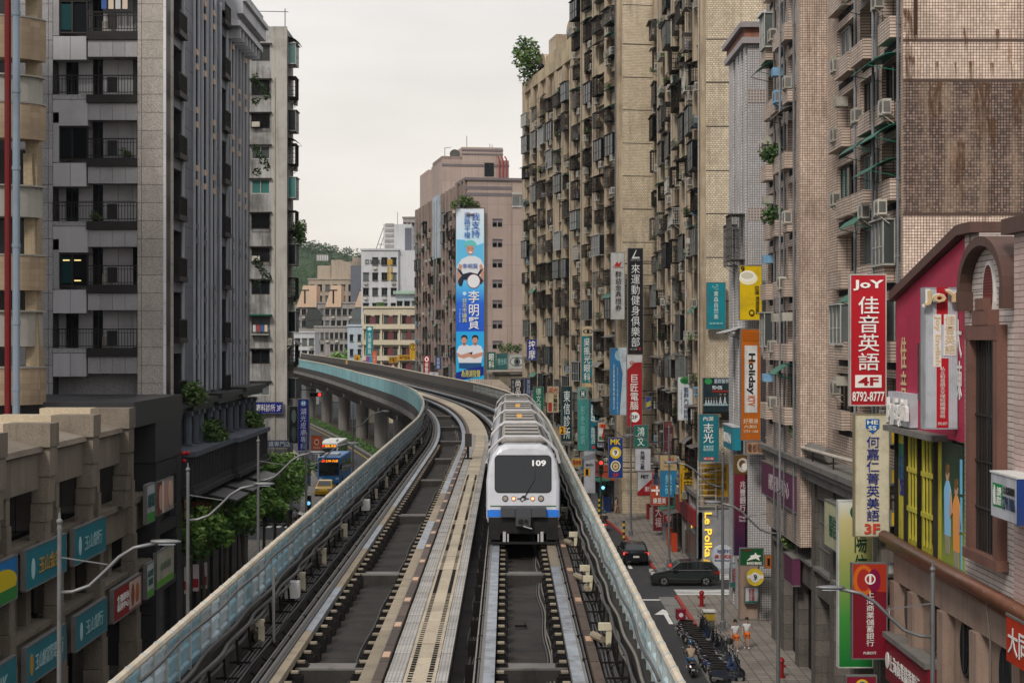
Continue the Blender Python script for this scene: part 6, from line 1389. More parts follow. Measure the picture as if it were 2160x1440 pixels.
# shop at the tower foot with neon lettering
M_neon = mat('neon_yellow', (1,.62,.06), .4, emit=.55)
sh = thing('pale_shopfront', 'pale grey shopfront wall with yellow sideways neon lettering', 'shopfront', (13.3,119.3,0))
MB().box(0,2.6,.3,.66,0,4.6).box(-.02,.3,.3,6,0,4.4).build('wall', P('#8f9094'), sh); MB().box(-.1,2.7,.2,.7,4.6,4.75).build('coping', M_podl, sh)
text('Le Polka', M_neon, sh, (.45,.27,4.3), (0,0,-1), (1,0,0), 3.1, .5, .015, .06)
text('i', M_neon, sh, (-.08,3.6,2.9), (0,-1,0), (0,0,1), .35, 1.3, .05, .06)
MB().box(-.05,.0,1.2,5.4,.3,2.6).build('shop_window', M_pane, sh)
yb = sign('yellow menu board with brown characters behind white racks', 1481,978,1537,1048, 119.5, P('#b48a14'), [('補習班英文數理',.08,.08,.92,.28,'#5a3a10',.02),('國中高中全科班',.08,.32,.92,.52,'#5a3a10',.02),('多益日語韓語班',.08,.56,.92,.76,'#5a3a10',.02),('電話報名中',.2,.8,.8,.94,'#5a3a10',.02)], 1)
MB().box(-.35,-.30,-.3,-.25,-1.2,2.6).box(.9,.95,-.3,-.25,-1.2,2.6).build('ladder_rail', M_ironw, yb)
for k in range(9): MB().box(-.30,.9,-.29,-.26,-1+.38*k,-.96+.38*k).build('rung', M_ironw, yb)
mg = sign('tall maroon and purple bank sign with a gold swirl', 1547,959,1586,1172, 99.5, gradmat('fade_purple',[(0,'#2a1440'),(.3,'#4a1238'),(.7,'#6a1226'),(1,'#701826')]), [('box',.02,.0,.98,.19,P('#5f4722')),('disc',.2,.03,.82,.17,'#b8b4ac'),('disc',.3,.05,.66,.13,P('#5f4722')),('disc',.44,.08,.76,.15,'#d8d4cc'),(V('兆豐銀行'),.34,.26,.66,.56,'#cfc6c8',.02),('Mega\nBank',.3,.6,.68,.66,'#c0b0b8',.01)], 3)
gl = thing('round_sign', 'round white language school sign behind the lamp pole', 'sign', (wx(1526,106),106,wz(1174,106)))
MB().prism([(.74*math.cos(R(12*k)),.74*math.sin(R(12*k))) for k in range(30)],0,.25,'y').build('disc', P('#b9c0c8'), gl); MB().box(.6,1.2,.1,.16,-.03,.03).build('bracket', M_iron, gl)
text('地球村', ink('#1d3a7a'), gl, (-.4,-.02,.22), (1,0,0), (0,0,1), .85, .26, .04, .01); text('美日英語', ink('#a82a2a'), gl, (-.55,-.02,-.1), (1,0,0), (0,0,1), 1.1, .26, .05, .01); text('GLOBAL VILLAGE', ink('#2a3a6a'), gl, (-.55,-.02,-.26), (1,0,0), (0,0,1), 1.1, .1, .02, .01)
sign('dark green sign with white sketch of a game table', 1560,1155,1611,1193, 97, P('#14502c'), [('poly',.3,.25,.9,.7,W_,[(0,0),(.3,.5),(.2,.6),(.5,.7),(.6,1),(.7,.7),(1,.6),(.8,.4),(.9,0),(.6,.25)]),('BANG BANG',.3,.76,.9,.92,W_,.03),('MAHJONG',.1,.08,.5,.2,'#7a3028',.02)], 1)
r9 = thing('round_sign', 'round yellow and white sign with a black number 9', 'sign', (wx(1593,96.5),96.5,wz(1217,96.5)))
MB().prism([(.48*math.cos(R(12*k)),.48*math.sin(R(12*k))) for k in range(30)],0,.22,'y').build('disc', P('#cdb42a'), r9); MB().prism([(.28*math.cos(R(12*k)),.28*math.sin(R(12*k))) for k in range(30)],-.012,0,'y').build('printed_disc', P('#d2d2d4'), r9); MB().box(-.46,.46,-.008,0,-.06,.12).build('printed_band', P('#d8d8d4'), r9); text('9', M_ink, r9, (-.1,-.025,-.17), (1,0,0), (0,0,1), .2, .34, .04, .01); MB().box(.4,1.3,.08,.13,-.02,.02).build('bracket', M_iron, r9)
sign('white light box with red characters on the corner pillar', 1571,1237,1600,1272, 98.6, P('#b4b9bd'), [('巨匠\n日語',.3,.1,.7,.85,'#a02830',.03),('box',.05,.86,.95,.97,'#1d5f5a')], 0, wall=False)
sign('teal and white board low behind the round white sign', 1540,1186,1560,1238, 104.5, P('#8f9aa2'), [('補習班',.2,.2,.8,.8,'#8a2a34',.03),('box',.05,.8,.95,.97,'#1d5f5a')], 0)
sign('small orange box sign numbered 1', 1613,1169,1631,1199, 93.5, P('#b0601a'), [('1',.3,.25,.6,.75,K_,.04)], 1)
pl_ = thing('corner_pillar', 'brown stone corner pillar carrying the white light box', 'pillar', (13.45,99.0,0)); MB().box(0,1.0,0,1,0,3.4).build('shaft', M_stone, pl_); MB().box(-.06,1.06,-.06,1.06,0,.25).build('base', M_podl, pl_); MB().box(-.04,1.04,-.04,1.04,3.4,3.55).build('cap', M_podl, pl_)
tb = thing('angled_billboard', 'tilted teal photo billboard on the white tiled building', 'billboard', (13.2,100.6,wz(947,102))); MB().box(0,.5,0,4.2,0,1.35).build('board', P('#1d7f92'), tb); text('國際家教中心', M_wpr, tb, (-.02,3.9,.35), (0,-1,0), (0,0,1), 3.4, .6, .01); MB().box(-.03,.52,-.03,4.23,1.35,1.42).build('edge', P('#b9bdc2'), tb)
sign('pale orange lower panel sign beside the angled billboard', 1573,930,1610,958, 97, P('#b08a70'), [('看板租',.1,.2,.9,.8,'#6a4a3a',.01)], 0)
for i, px_ in enumerate((1532,1552)):
    a_ = thing('white_awning', ('left','right')[i]+' white folded awning sticking out of the white tiled building', 'awning', (wx(px_,103),101.5+1.5*i,wz(700,102)), 0, 'white awnings on the tiled building'); m_ = MB(); m_.prism([(-.6,-.1),(.9,.3),(.9,.36),(-.6,-.03)],0,1.6,'y'); m_.build('sheet', P('#b9bbbd'), a_); MB().bar((.9,.1,-.5),(-.4,.1,-.06),.04).build('arm', M_iron, a_)
for a in ((1377,1060,1400,1120,142,'#5e1520','maroon shopfront banner with pale characters','大福'),(1399,1065,1425,1105,141,'#7c1a18','dark red shopfront panel beside the pharmacy','迷你'),(1418,1098,1436,1133,139,'#3a1420','narrow black and red sale banner','50%')): sign(a[6], *a[:5], P(a[5]), [(V(a[7]),.2,.15,.8,.85,'#b0989a',.01)], 0)
sign('small cream noodle sign low beside the train', 1206,965,1228,984, 158, P('#b8924a'), [('麵食館',.1,.2,.9,.8,'#8a2a1a',.03)], 1)
sign('white tall banner sign on the street corner', 1231,950,1256,1040, 158, P('#a7aab2'), [('MAIN',.2,.3,.8,.36,'#3a3a44',.02),('poly',.0,.05,1,.25,P('#7c8088'),[(0,0),(1,.4),(1,1),(0,.6)])], 1)
sign('small purple blue lit sign between the towers', 1362,836,1374,863, 152, P('#2c3a8a'), [('poly',.1,.3,.9,.9,'#a09a4a',[(0,0),(1,.3),(1,1),(0,.7)])], 1)
# ================================================================ left side signs, banner, far signs
def lsign(label, y0, y1, z0, z1, bg, items=(), X=-17.2, th=.18, name='wall_sign'):
    """sign flat on the left facades, facing the street"""
    s = thing(name, label, 'sign', (X, y0, z0)); L_, H_ = y1-y0, z1-z0
    MB().box(-th,0,0,L_,0,H_).build('board', bg, s); MB().box(-th,.02,-.03,L_+.03,H_,H_+.05).box(-th,.02,-.03,L_+.03,-.05,0).box(-th,.02,-.05,-.0,0,H_).box(-th,.02,L_,L_+.05,0,H_).build('sign_edge', M_sback, s)
    for j, it in enumerate(items):
        a, b, c, e_ = it[1:5]; m_ = ink(it[5]) if isinstance(it[5], str) else it[5]; xo = .006+.004*j
        if it[0] == 'box': MB().box(0,xo,a*L_,c*L_,(1-e_)*H_,(1-b)*H_).build('printed_panel', m_, s)
        elif it[0] == 'disc':
            m__ = MB(); m__.prism([((a+c)/2*L_+(c-a)/2*L_*math.cos(R(20*k)), (1-(b+e_)/2)*H_+(e_-b)/2*H_*math.sin(R(20*k))) for k in range(18)], 0, xo, 'x'); m__.build('printed_disc', m_, s)
        else: text(it[0], m_, s, (.02,a*L_,(1-e_)*H_), (0,1,0), (0,0,1), (c-a)*L_, (e_-b)*H_, it[6] if len(it) > 6 else .02, .02)
    return s
TEAL = mat('sign_teal', (.015,.17,.215), .4, grime=.3, gscale=.6, streak=.2, dirt=(.02,.09,.11))
leafico = ('disc',.13,.25,.22,.8,'#a9c8cc')
lsign('teal bank sign with gold characters on the upper row nearest', 61.3,66.9,7.35,8.75, TEAL, [leafico,('玉山金控',.30,.3,.82,.72,'#b08a3a')])
lsign('teal bank sign with pale characters on the upper row beyond the lamp', 68.2,73.5,7.35,8.75, TEAL, [leafico,('玉山銀行',.30,.3,.85,.72,'#8fb4b8')])
lsign('teal bank sign with long pale writing on the lower row nearest', 61.4,66.8,3.9,5.25, TEAL, [('disc',.08,.2,.17,.8,'#b08a3a'),('玉山創富管理銀行',.20,.28,.92,.72,'#9cbcc0')])
lsign('teal bank sign with pale characters on the lower row beyond the lamp', 68.4,73.7,3.9,5.25, TEAL, [leafico,('玉山銀行',.30,.28,.85,.72,'#8fb4b8')])
lsign('teal bank sign cut by the bottom left corner of the view', 54.8,60.1,3.9,5.25, TEAL, [('BANK',.3,.3,.8,.7,'#8fb4b8')])
lsign('blue and yellow poster at the left edge on the upper row', 54.8,60.2,7.3,8.75, P('#1d6fb0'), [('disc',.3,.2,1.0,.9,'#c8b020'),('box',0,.7,1,1,'#2f7a3a')])
lsign('white light box with green lower edge on the upper row', 82.4,84.2,7.5,9.3, P('#aab4b4'), [('box',0,.75,1,1,'#3f8a3a'),('GLORY SHINE',.1,.25,.9,.6,'#3a5a5a')], -17.30)
lsign('long photo light box of people on the charcoal corner block', 85.2,89.4,7.6,9.2, P('#a9948a'), [('box',.0,.0,.3,1,'#6a3a30'),('disc',.12,.1,.34,.9,'#c09a88'),('disc',.4,.15,.62,.85,'#b88a78'),('disc',.7,.1,.95,.9,'#caa898'),('box',.32,.0,.4,1,'#d0c4bc')], -17.40)
lsign('red and white photo sign with bottles on the lower row', 75,80.6,3.95,5.35, P('#8e1f22'), [('box',.55,.05,.98,.95,'#b8a8a0'),('全聯超市\n福利中心',.1,.25,.52,.75,W_),('disc',.62,.15,.74,.9,'#8a4a2a'),('disc',.78,.2,.92,.85,'#a8602a')])
lsign('small white sign with green lettering on the lower row', 82.4,84.0,3.9,5.5, P('#b4bab8'), [('box',0,.8,1,1,'#4f9a3a'),('GLORY\nSHINE',.12,.2,.88,.65,'#33605c')], -17.30)
lsign('pale beige light box with green wave on the lower corner', 85.2,89.5,3.95,5.7, P('#a8a694'), [('box',.0,.82,1,1,'#5a9a2a'),('GLORY SHINE',.2,.35,.8,.55,'#6a7a6a')], -17.40)
def camsign(label, px0, py0, px1, py1, d, bg, items=(), th=.15, name='hanging_sign'): return sign(label, px0, py0, px1, py1, d, bg, items, 0, th, name, wall=False)
camsign('royal blue clinic sign ending in 3F on the weathered block', 519,847,597,872, 154.6, P('#15207c'), [('皮膚專科診所 3F',.02,.2,.95,.82,W_,.03)])
camsign('tall royal blue skin clinic sign with an H emblem', 628,841,652,950, 150, P('#141f80'), [('disc',.25,.03,.75,.14,'#5f9ac0'),('H',.38,.05,.62,.12,W_,.03),(V('湖光皮膚專科'),.24,.18,.76,.98,'#c9d0e8',.03)], .3)
camsign('pale violet notice column under the tall blue clinic sign', 631,952,655,1025, 149.6, P('#6f7590'), [('box',.1,.05,.4,.12,'#2a8a9a'),('box',.1,.2,.4,.27,'#2a8a9a'),('box',.1,.75,.9,.95,'#3a5a9a')], .2)
camsign('white drink shop sign with green cup beside the orange flag', 632,952,668,978, 147, P('#b9b8c2'), [('disc',.1,.2,.3,.85,'#5a7a3a'),('彩茶',.42,.2,.9,.85,'#5a5a66',.02)], .2)
camsign('navy shop strip with white characters above the street corner', 548,928,616,944, 153.8, P('#33405a'), [('醫護專門店',.1,.15,.95,.85,'#b8c0cc',.02)], .4)
camsign('dark photo panel with two pale figures left of the tall blue sign', 609,856,629,935, 151, P('#17201e'), [('disc',.3,.1,.8,.45,'#5a6a68'),('disc',.3,.55,.8,.95,'#4a5856')], .2)
cp_ = camsign('orange cup shaped flag sign hung on the lamp pole', 656,917,680,950, 112, mat('flag_orange',(.55,.10,.03),.5), [('disc',.28,.25,.72,.65,'#d8c8bc'),('disc',.36,.33,.64,.57,'#b04a28'),('CoCo',.2,.72,.8,.88,'#e0c8b8',.02)], .05)
camsign('orange shop sign with a round leaf emblem over the trees', 402,1056,448,1075, 99.5, mat('flag_orange',(.55,.10,.03),.5), [('disc',.40,.08,.62,.92,'#d0c8b0'),('disc',.45,.25,.57,.75,'#8a2a1a')], .3)
camsign('dark red shop sign with dim characters behind the orange sign', 447,1036,484,1053, 108, P('#4a1216'), [('日式拉麵屋',.1,.2,.9,.8,'#8a6a64',.01)], .3)
camsign('lit white board with blue characters under the canopies', 520,1006,546,1028, 112, P('#b4b8cc'), [('開',.1,.1,.45,.9,'#2a3a8a',.03),('門',.55,.1,.9,.9,'#2a3a8a',.03)], .2)
camsign('white and red poster at the corner behind the trees', 606,1002,636,1034, 146, P('#a8aab4'), [('box',0,0,1,.2,'#a02a34'),('ATM',.2,.4,.8,.8,'#5a6a8a',.02)], .2)
sg = thing('lantern_pair', 'pair of red lanterns hanging at the charcoal corner', 'lantern', (-17.3,92.4,10.0))
for dx, dz in ((-.12,.2),(.1,.22),(-.1,-.2)):
    b_ = MB(); b_.ball((dx,0,dz),.13,10,8,(1,1,.9)); b_.build('lantern', mat('lantern_red',(.5,.02,.03),.4), sg, smooth=True)
vs_ = thing('shop_sign', 'narrow vertical black sign with gold writing on the charcoal corner', 'sign', (-17.45,92.5,6.5)); MB().box(-.02,.34,0,.2,0,3.2).build('board', mat('board_black',(.012,.012,.012),.4), vs_); text(V('老媽拌麵館'), mat('old_gold',(.35,.24,.07),.4), vs_, (.04,-.02,.15), (1,0,0), (0,0,1), .24, 2.8, .01)
for i in range(3):
    f_ = thing('sale_flag', ('first','second','third')[i]+' lit white and red sale flag by the shop entrance', 'flag', (-18.0+.3*i,95.5+i,2.2), 0, 'sale flags at the shop entrance'); MB().box(0,.35,0,.03,0,1.5).build('cloth', mat('flag_w',(.6,.5,.52),.6), f_); MB().tube([(0,0,-2.1),(0,0,1.6)],.02,5).build('pole', M_iron, f_); MB().box(.02,.33,-.01,0,.2,.7).build('printed_panel', P('#a82430'), f_)
# campaign banner on the far pinkish block
bd = 260.6; bw = wx(1021,bd)-wx(962,bd); bh = wz(440,bd)-wz(803,bd)
bn = thing('campaign_banner', 'very tall blue campaign banner with a helmeted rider on the pinkish block', 'banner', (wx(962,bd),bd,wz(803,bd)))
MB().box(0,bw,0,.12,0,bh).build('cloth', gradmat('banner_blue',[(0,'#0aa6dc'),(.285,'#12a0e0'),(.288,'#0750c0'),(.45,'#0d5ccc'),(.56,'#4cb4e4'),(.74,'#a9d4ea'),(1,'#d4dbe4')]), bn)
def bx_(px): return (px-962)/59*bw
def bz_(py): return (803-py)/363*bh
def bpoly(name, pts, m_, k): MB().prism([(bx_(a),bz_(b)) for a, b in pts], -.02-.012*k, 0, 'y').build(name, ink(m_) if isinstance(m_, str) else m_, bn)
def bdisc(name, cx, cy, rx, ry, m_, k): bpoly(name, [(cx+rx*math.cos(R(20*q_)), cy+ry*math.sin(R(20*q_))) for q_ in range(18)], m_, k)
def btext(s, a, b, c, e_, m_, bold=.03): text(s, ink(m_) if isinstance(m_, str) else m_, bn, (bx_(a),-.16,bz_(e_)), (1,0,0), (0,0,1), bx_(c)-bx_(a), bz_(b)-bz_(e_), bold, .01)
btext(V('我支持'),994,449,1012,501,'#1d5aa8',.05); btext(V('道路平權'),979,447,992,502,'#2f6ab0',.03)
bpoly('printed_hill',[(963,560),(963,505),(980,506),(1000,520),(1020,512),(1020,565)],'#5cb2dc',0)
SK = '#b98a74'; WS = '#cfd2d8'
bpoly('printed_shirt',[(966,582),(965,560),(974,546),(988,540),(1002,540),(1014,546),(1021,560),(1020,582)],WS,1); bdisc('printed_face',992,525,8,13,SK,2); bpoly('printed_helmet',[(979,522),(980,512),(986,507),(993,506),(1000,508),(1005,514),(1006,522),(999,518),(986,518)],'#63b8b8',3); bpoly('printed_arm',[(963,575),(969,556),(975,560),(970,590),(964,600)],SK,2); bpoly('printed_arm',[(1021,575),(1016,556),(1011,560),(1015,590),(1020,598)],SK,2)
bdisc('printed_eye',989,524,1,1,K_,4); bdisc('printed_eye',996,524,1,1,K_,4); bpoly('printed_smile',[(988,531),(997,531),(994,534),(991,534)],W_,4)
bpoly('printed_scooter',[(966,592),(976,578),(992,574),(1008,578),(1020,592),(1014,600),(1008,590),(978,590),(974,604),(968,602)],'#1f2a3c',3); bdisc('printed_headlamp',999,593,13,14,'#d8dade',4); bdisc('printed_lamp_rim',999,593,14.2,15.2,'#8a3a44',3.5); bpoly('printed_mirror',[(963,566),(972,570),(978,580),(974,582)],'#1f2a3c',4); bpoly('printed_mirror',[(1020,566),(1012,570),(1006,580),(1010,582)],'#1f2a3c',4)
btext('李明賢',975,556,1008,566,'#2f5aa8',.02); btext(V('李明賢'),988,613,1011,694,W_,.06); btext(V('台北市議員'),975,628,985,680,'#d8d27a',.03); bdisc('printed_dot',980,619,4,4,'#b8d4ea',2); btext(V('內湖南港'),968,650,972,680,'#8fb4e0',.0)
for cx_, k in ((980,1),(1003,2)):
    bpoly('printed_trousers',[(cx_-12,776),(cx_-11,760),(cx_+12,760),(cx_+13,778)],'#1d4a78',k); bpoly('printed_shirt',[(cx_-17,742),(cx_-12,730),(cx_-4,727),(cx_+4,727),(cx_+12,730),(cx_+17,742),(cx_+12,765),(cx_-12,765)],WS,k+1); bpoly('printed_arms',[(cx_-17,742),(cx_-8,748),(cx_+8,744),(cx_+17,742),(cx_+15,750),(cx_-2,756),(cx_-15,752)],SK,k+2); bdisc('printed_face',cx_-1,717,6,9,SK,k+2); bpoly('printed_hair',[(cx_-7,716),(cx_-7,709),(cx_-2,706),(cx_+4,707),(cx_+6,712),(cx_+5,716),(cx_+2,711),(cx_-4,711)],'#241a18',k+3); bpoly('printed_neck',[(cx_-3,724),(cx_+2,724),(cx_+3,729),(cx_-4,729)],SK,k+2)
bpoly('printed_ribbon',[(962,803),(962,786),(985,778),(1020,772),(1020,790),(990,797)],'#10287c',6); btext('為港湖發聲',973,780,1013,795,'#d8d05a',.03)
MB().box(-.1,bw+.1,-.03,.15,bh,bh+.12).box(-.1,0,-.03,.15,0,bh).box(bw,bw+.1,-.03,.15,0,bh).build('frame', M_irong, bn)
# signs and low buildings near the curve
ew = thing('corner_house', 'low beige corner house with a rooftop eye billboard', 'building', (wx(1043,226),226,0), .1); MB().box(0,6.2,0,9,0,wz(789,226)).build('wall', P('#7d7466',grime=.5), ew); MB().box(-.3,6.4,-.3,9,wz(789,226),wz(784,226)).build('roof_slab', P('#8d8476'), ew)
for k in range(5): MB().box(.5+1.1*k,1.2+1.1*k,-.06,.05,8.7,10.2).build('window', M_pane, ew); MB().box(.5+1.1*k,1.2+1.1*k,-.06,.05,5.2,6.9).build('window', M_pane, ew)
for k in range(4): plant(ew, (1.2+1.0*k,1,wz(784,226)+2.6), sc=1.6)
camsign('green rooftop eye clinic sign with two characters', 1027,742,1046,780, 225, P('#0f5f50'), [(V('眼科'),.2,.1,.8,.9,W_,.03)], .3)
camsign('dark teal rooftop board with pale characters', 1047,745,1071,780, 225.2, P('#2b5f60'), [('視光科',.1,.3,.9,.7,'#8fc0b8',.03)], .3)
camsign('white rooftop board with a giant eye drawing', 1072,747,1108,778, 225.4, P('#a8aca8'), [('disc',.1,.18,.92,.82,'#4a4e50'),('disc',.14,.24,.88,.76,'#b4b8b4'),('disc',.34,.22,.70,.80,'#5a5e60'),('disc',.44,.36,.6,.64,'#16181a')], .3)
tr_ = thing('tin_roof', 'rusty tin roof with a pale green gable beside the fence', 'roof', (wx(1012,214),214,wz(822,214))); m_ = MB(); m_.loft([[(0,0,0),(4.2,0,-.1),(4.2,0,-.2),(0,0,-.1)],[(-1.5,7,1.2),(2.4,7,1.1),(2.4,7,1.0),(-1.5,7,1.1)]]); m_.build('sheet', mat('tin_rust',(.30,.24,.18),.6,tile=(.25,9),toff=0,msize=.3,mortar=(.14,.10,.07),grime=.5), tr_); m_ = MB(); m_.prism([(4.2,-.2),(4.2,-3),(1.2,-3),(3,-.25)],-.1,6,'y'); m_.build('gable', P('#5a7a68'), tr_); MB().box(-1.2,4,.4,6,-11.5,-.3).build('wall', P('#6a665e'), tr_)
for a in ((893,750,907,793,262,'#9a1f28','red eyewear sign with a white eye drawing',[('disc',.2,.05,.8,.3,W_),('disc',.35,.1,.65,.25,'#9a1f28'),(V('眼鏡匠'),.25,.36,.75,.95,W_,.03)]),(918,752,931,779,266,'#223a78','dark blue repair sign with white characters',[(V('技師館'),.25,.08,.75,.92,'#c0c8dc',.02)]),(905,784,925,800,250,'#b4b6bc','small white box with a grey drawing by the track fence',[('disc',.3,.2,.7,.8,'#6a6c78')]),(772,688,787,750,322,'#0f8088','tall teal sign on the cream block',[('disc',.2,.03,.8,.14,'#bfe0e0'),(V('大順藥局'),.25,.2,.75,.95,'#c8e4e4',.02)]),(772,751,787,767,321,'#8a4a8a','pink and blue small sign under the tall teal sign',[('box',.5,0,1,1,'#2a8ab0')]),(785,740,795,774,318,'#c4623a','salmon vertical sign on the cream block corner',[(V('小吃'),.25,.2,.75,.7,'#e0b8a0',.01)]),(747,748,760,768,330,'#c8981c','yellow square sign by the pale blue house',[('大',.2,.15,.8,.85,'#4a3414',.03)]),(729,759,740,768,335,'#c8a04a','small yellow box sign near the far tree',[('食',.3,.1,.7,.9,'#6a4a14',.01)]),(820,752,839,765,331,'#c4901c','yellow shop fascia with black characters on the cream block',[('大埔又',.1,.1,.9,.9,K_,.03)]),(840,748,868,760,330.5,'#c89a20','long yellow fascia joined to the film reel sign',[('熱門影城',.1,.2,.9,.85,'#6a3a14',.02)]),(864,724,877,758,329.5,'#d0a414','yellow film reel shaped sign on the cream block',[('disc',.1,.02,.95,.42,K_),('disc',.18,.06,.87,.38,'#d0a414'),('disc',.3,.1,.5,.2,K_),('disc',.55,.1,.75,.2,K_),('disc',.42,.24,.65,.34,K_)]),(822,766,836,780,330.8,'#2a2a30','black sign with round orange emblem on the cream block',[('disc',.2,.1,.8,.9,'#b0602a'),('disc',.3,.3,.7,.8,'#c8ccd8')])):
    camsign(a[6], *a[:5], P(a[5]), a[7], .2)
# ================================================================ lamps, traffic lights
M_lamp = mat('lamp_pole_grey', (.20,.205,.21), .45, metal=.5, grime=.4, gscale=1.5, dirt=(.09,.07,.055)); M_lens = mat('lamp_lens', (.42,.48,.52), .25)
def lamp(label, x, y, s, h=11.3, rz=0, arm=2.6, group='street lamps'):
    l = thing('street_lamp', label, 'street lamp', (x,y,.14), rz, group)
    MB().tube([(0,0,0),(0,0,.5),(0,0,.55),(0,0,h-.2)], [.17,.17,.095,.06], 10).build('pole', M_lamp, l); MB().ball((0,0,h),.09,8,6).tube([(0,0,h-.2),(0,0,h+.25)],[.07,.02],6).build('finial', M_lamp, l); MB().box(-.22,.22,-.22,.22,0,.12).build('base', M_lamp, l)
    z0 = h-1.9
    pts = [(0,0,z0),(s*.35,0,z0+.02),(s*.8,0,z0+.18),(s*1.2,0,z0+.55),(s*1.6,0,z0+.95),(s*2.0,0,z0+1.2),(s*arm,0,z0+1.32)]
    MB().tube(pts, .05, 8).build('arm', M_lamp, l, smooth=True); MB().bar((0,0,z0+.95),(s*1.3,0,z0+.75),.03).build('stay', M_lamp, l)
    hd = MB(); e_ = s*arm; hd.loft([[(e_+s*a,w*math.cos(R(30*k)),z0+1.36+t*math.sin(R(30*k))) for k in range(12)] for a, w, t in ((-.15,.045,.045),(.0,.10,.06),(.3,.12,.07),(.55,.09,.05),(.66,.03,.02))]); h_ = hd.build('lamp_head', M_lamp, l, smooth=True)
    MB().loft([[(e_+s*a,w*math.cos(R(30*k)),z0+1.29+t*math.sin(R(30*k))) for k in range(12)] for a, w, t in ((.05,.06,.02),(.3,.09,.03),(.5,.06,.02))]).build('lens', M_lens, h_)
    return l
for lb, y in (('grey street lamp in front of the nearest teal bank signs',46),('grey street lamp before the red lantern corner of the podium',64.5),('grey street lamp rising from the middle of the left trees',82.7)): lamp(lb, -12.0, y, 1, 11.3)
l4 = lamp('dark green street lamp pole carrying the orange cup flag', -12.3, 105, 1, 10.4); lamp('grey street lamp at the left bend before the piers', -13.5, 150, 1, 10.5)
lamp('grey street lamp beside the dark red bank sign', 12.0, 48.4, -1, 9.7, R(-4)); lamp('grey street lamp near the purple fascia and round sign', 12.0, 76, -1, 9.5, R(-6)); lamp('grey street lamp rising beside the litter bin', 12.0, 95.6, -1, 9.9); lamp('grey street lamp before the blue and beige leaf sign', 11.6, 123, -1, 9.9); lamp('grey street lamp at the far corner in front of the white column', 10.2, 141.5, -1, 10.0)
for lb, px_, py_, n_ in (('lower yellow route plate numbered 1 on the corner pole',1238,995,'1'),('upper yellow route plate numbered 2 on the pole by the script sign',1186,907,'2')): sign(lb, px_-7, py_-9, px_+7, py_+9, 152 if n_ == '1' else 172, mat('plate_yellow',(.75,.36,.02),.5), [(n_,.28,.15,.72,.85,K_,.04)], 0, .06, 'route_plate', wall=False)
M_tl = mat('signal_green_case', (.015,.05,.04), .5); M_rl = mat('red_lens', (1,.03,.02), .4, emit=1.6); M_al = mat('walk_lens', (.25,.7,1), .4, emit=.6)
def tlight(label, x, y, z, lit, horiz=False, polex=None):
    t = thing('traffic_light', label, 'traffic light', (x,y,z), 0)
    if horiz:
        MB().box(-.6,.6,0,.25,-.2,.2).build('case', M_tl, t)
        for k in range(3): MB().tube([((k-1)*.38,0,0),((k-1)*.38,-.1,0)],.15,10).build('lens', M_rl if k == lit else M_black, t)
    else:
        MB().box(-.2,.2,0,.25,-.6,.6).build('case', M_tl, t)
        for k in range(3): MB().tube([(0,0,.38-.38*k),(0,-.1,.38-.38*k)],.15,10).build('lens', (M_rl if k == 0 else M_al) if k == lit else M_black, t)
    if polex is not None: MB().tube([(polex,.3,-z+.1),(polex,.3,.5),(0,.3,.45)],.07,6).build('pole', M_tl, t)
    return t
tlight('red traffic light hanging below the viaduct on the left street', wx(666,168), 168, wz(832,168), 2, True, -3.2)
tlight('dark traffic light with red lamp by the dartboard sign', wx(1268,148), 148, wz(985,148), 0, False, 0.0); tlight('pedestrian signal with a small blue walking man below the traffic light', wx(1272,147.5), 147.5, wz(1028,147.5), 1)
tlight('small green cased pedestrian signal beside the taxi', wx(651,138), 138, 3.2, 1, False, 0.0)
for lb, x, y in (('yellow and black striped bollard post on the kerb',wx(1316,130),130),('yellow and black striped pole behind the railing',wx(1264,150),150)):
    q_ = thing('striped_post', lb, 'post', (x,y,.02)); MB().tube([(0,0,0),(0,0,2.6)],.09,8).build('shaft', mat('stripe_black',(.02,.02,.02),.6), q_); MB().box(-.2,.2,-.2,.2,0,.15).build('foot', M_black, q_)
    for k in range(5): MB().tube([(0,0,.4+.45*k),(0,0,.62+.45*k)],.096,8).build('stripe', mat('stripe_yellow',(.6,.38,.03),.6), q_)
hy = thing('fire_hydrant', 'red fire hydrant on the corner pavement', 'hydrant', (wx(1480,104.3),104.3,.14)); mb = MB(); mb.tube([(0,0,0),(0,0,.08)],.2,12); mb.tube([(0,0,.08),(0,0,.75)],.12,12); mb.build('barrel', P('#8a1418'), hy); mb = MB(); mb.tube([(0,0,.75),(0,0,.78),(0,0,.9),(0,0,.98)],[.16,.17,.12,.03],12); mb.build('bonnet', P('#8a1418'), hy); MB().tube([(-.22,0,.55),(.22,0,.55)],.07,8).build('outlet', P('#8a1418'), hy)
hy2 = copy_tree(hy, (wx(1648,82.3),82.3,.14), 0, 'red fire hydrant near the bottom edge beside the columns')
bn_ = thing('litter_bin', 'steel and yellow litter bin beside the lamp pole', 'bin', (11.3,96.2,.14)); MB().box(-.3,.3,-.25,.25,.05,.95).build('body', mat('bin_steel',(.14,.13,.11),.4,metal=.5,grime=.4), bn_); MB().box(-.31,.31,-.27,-.25,.5,.85).build('label_plate', P('#a88a2a'), bn_); MB().box(-.34,.34,-.29,.29,.95,1.05).build('lid', M_white, bn_)

pp = thing('steel_pole', 'thin grey steel pole standing on the left ledge at the bottom', 'pole', at(-3.7, 39.6, .1)); MB().tube([(0,0,0),(0,0,1.75)],.035,6).build('shaft', M_lamp, pp); MB().box(-.09,.09,-.09,.09,0,.04).build('foot', M_black, pp)
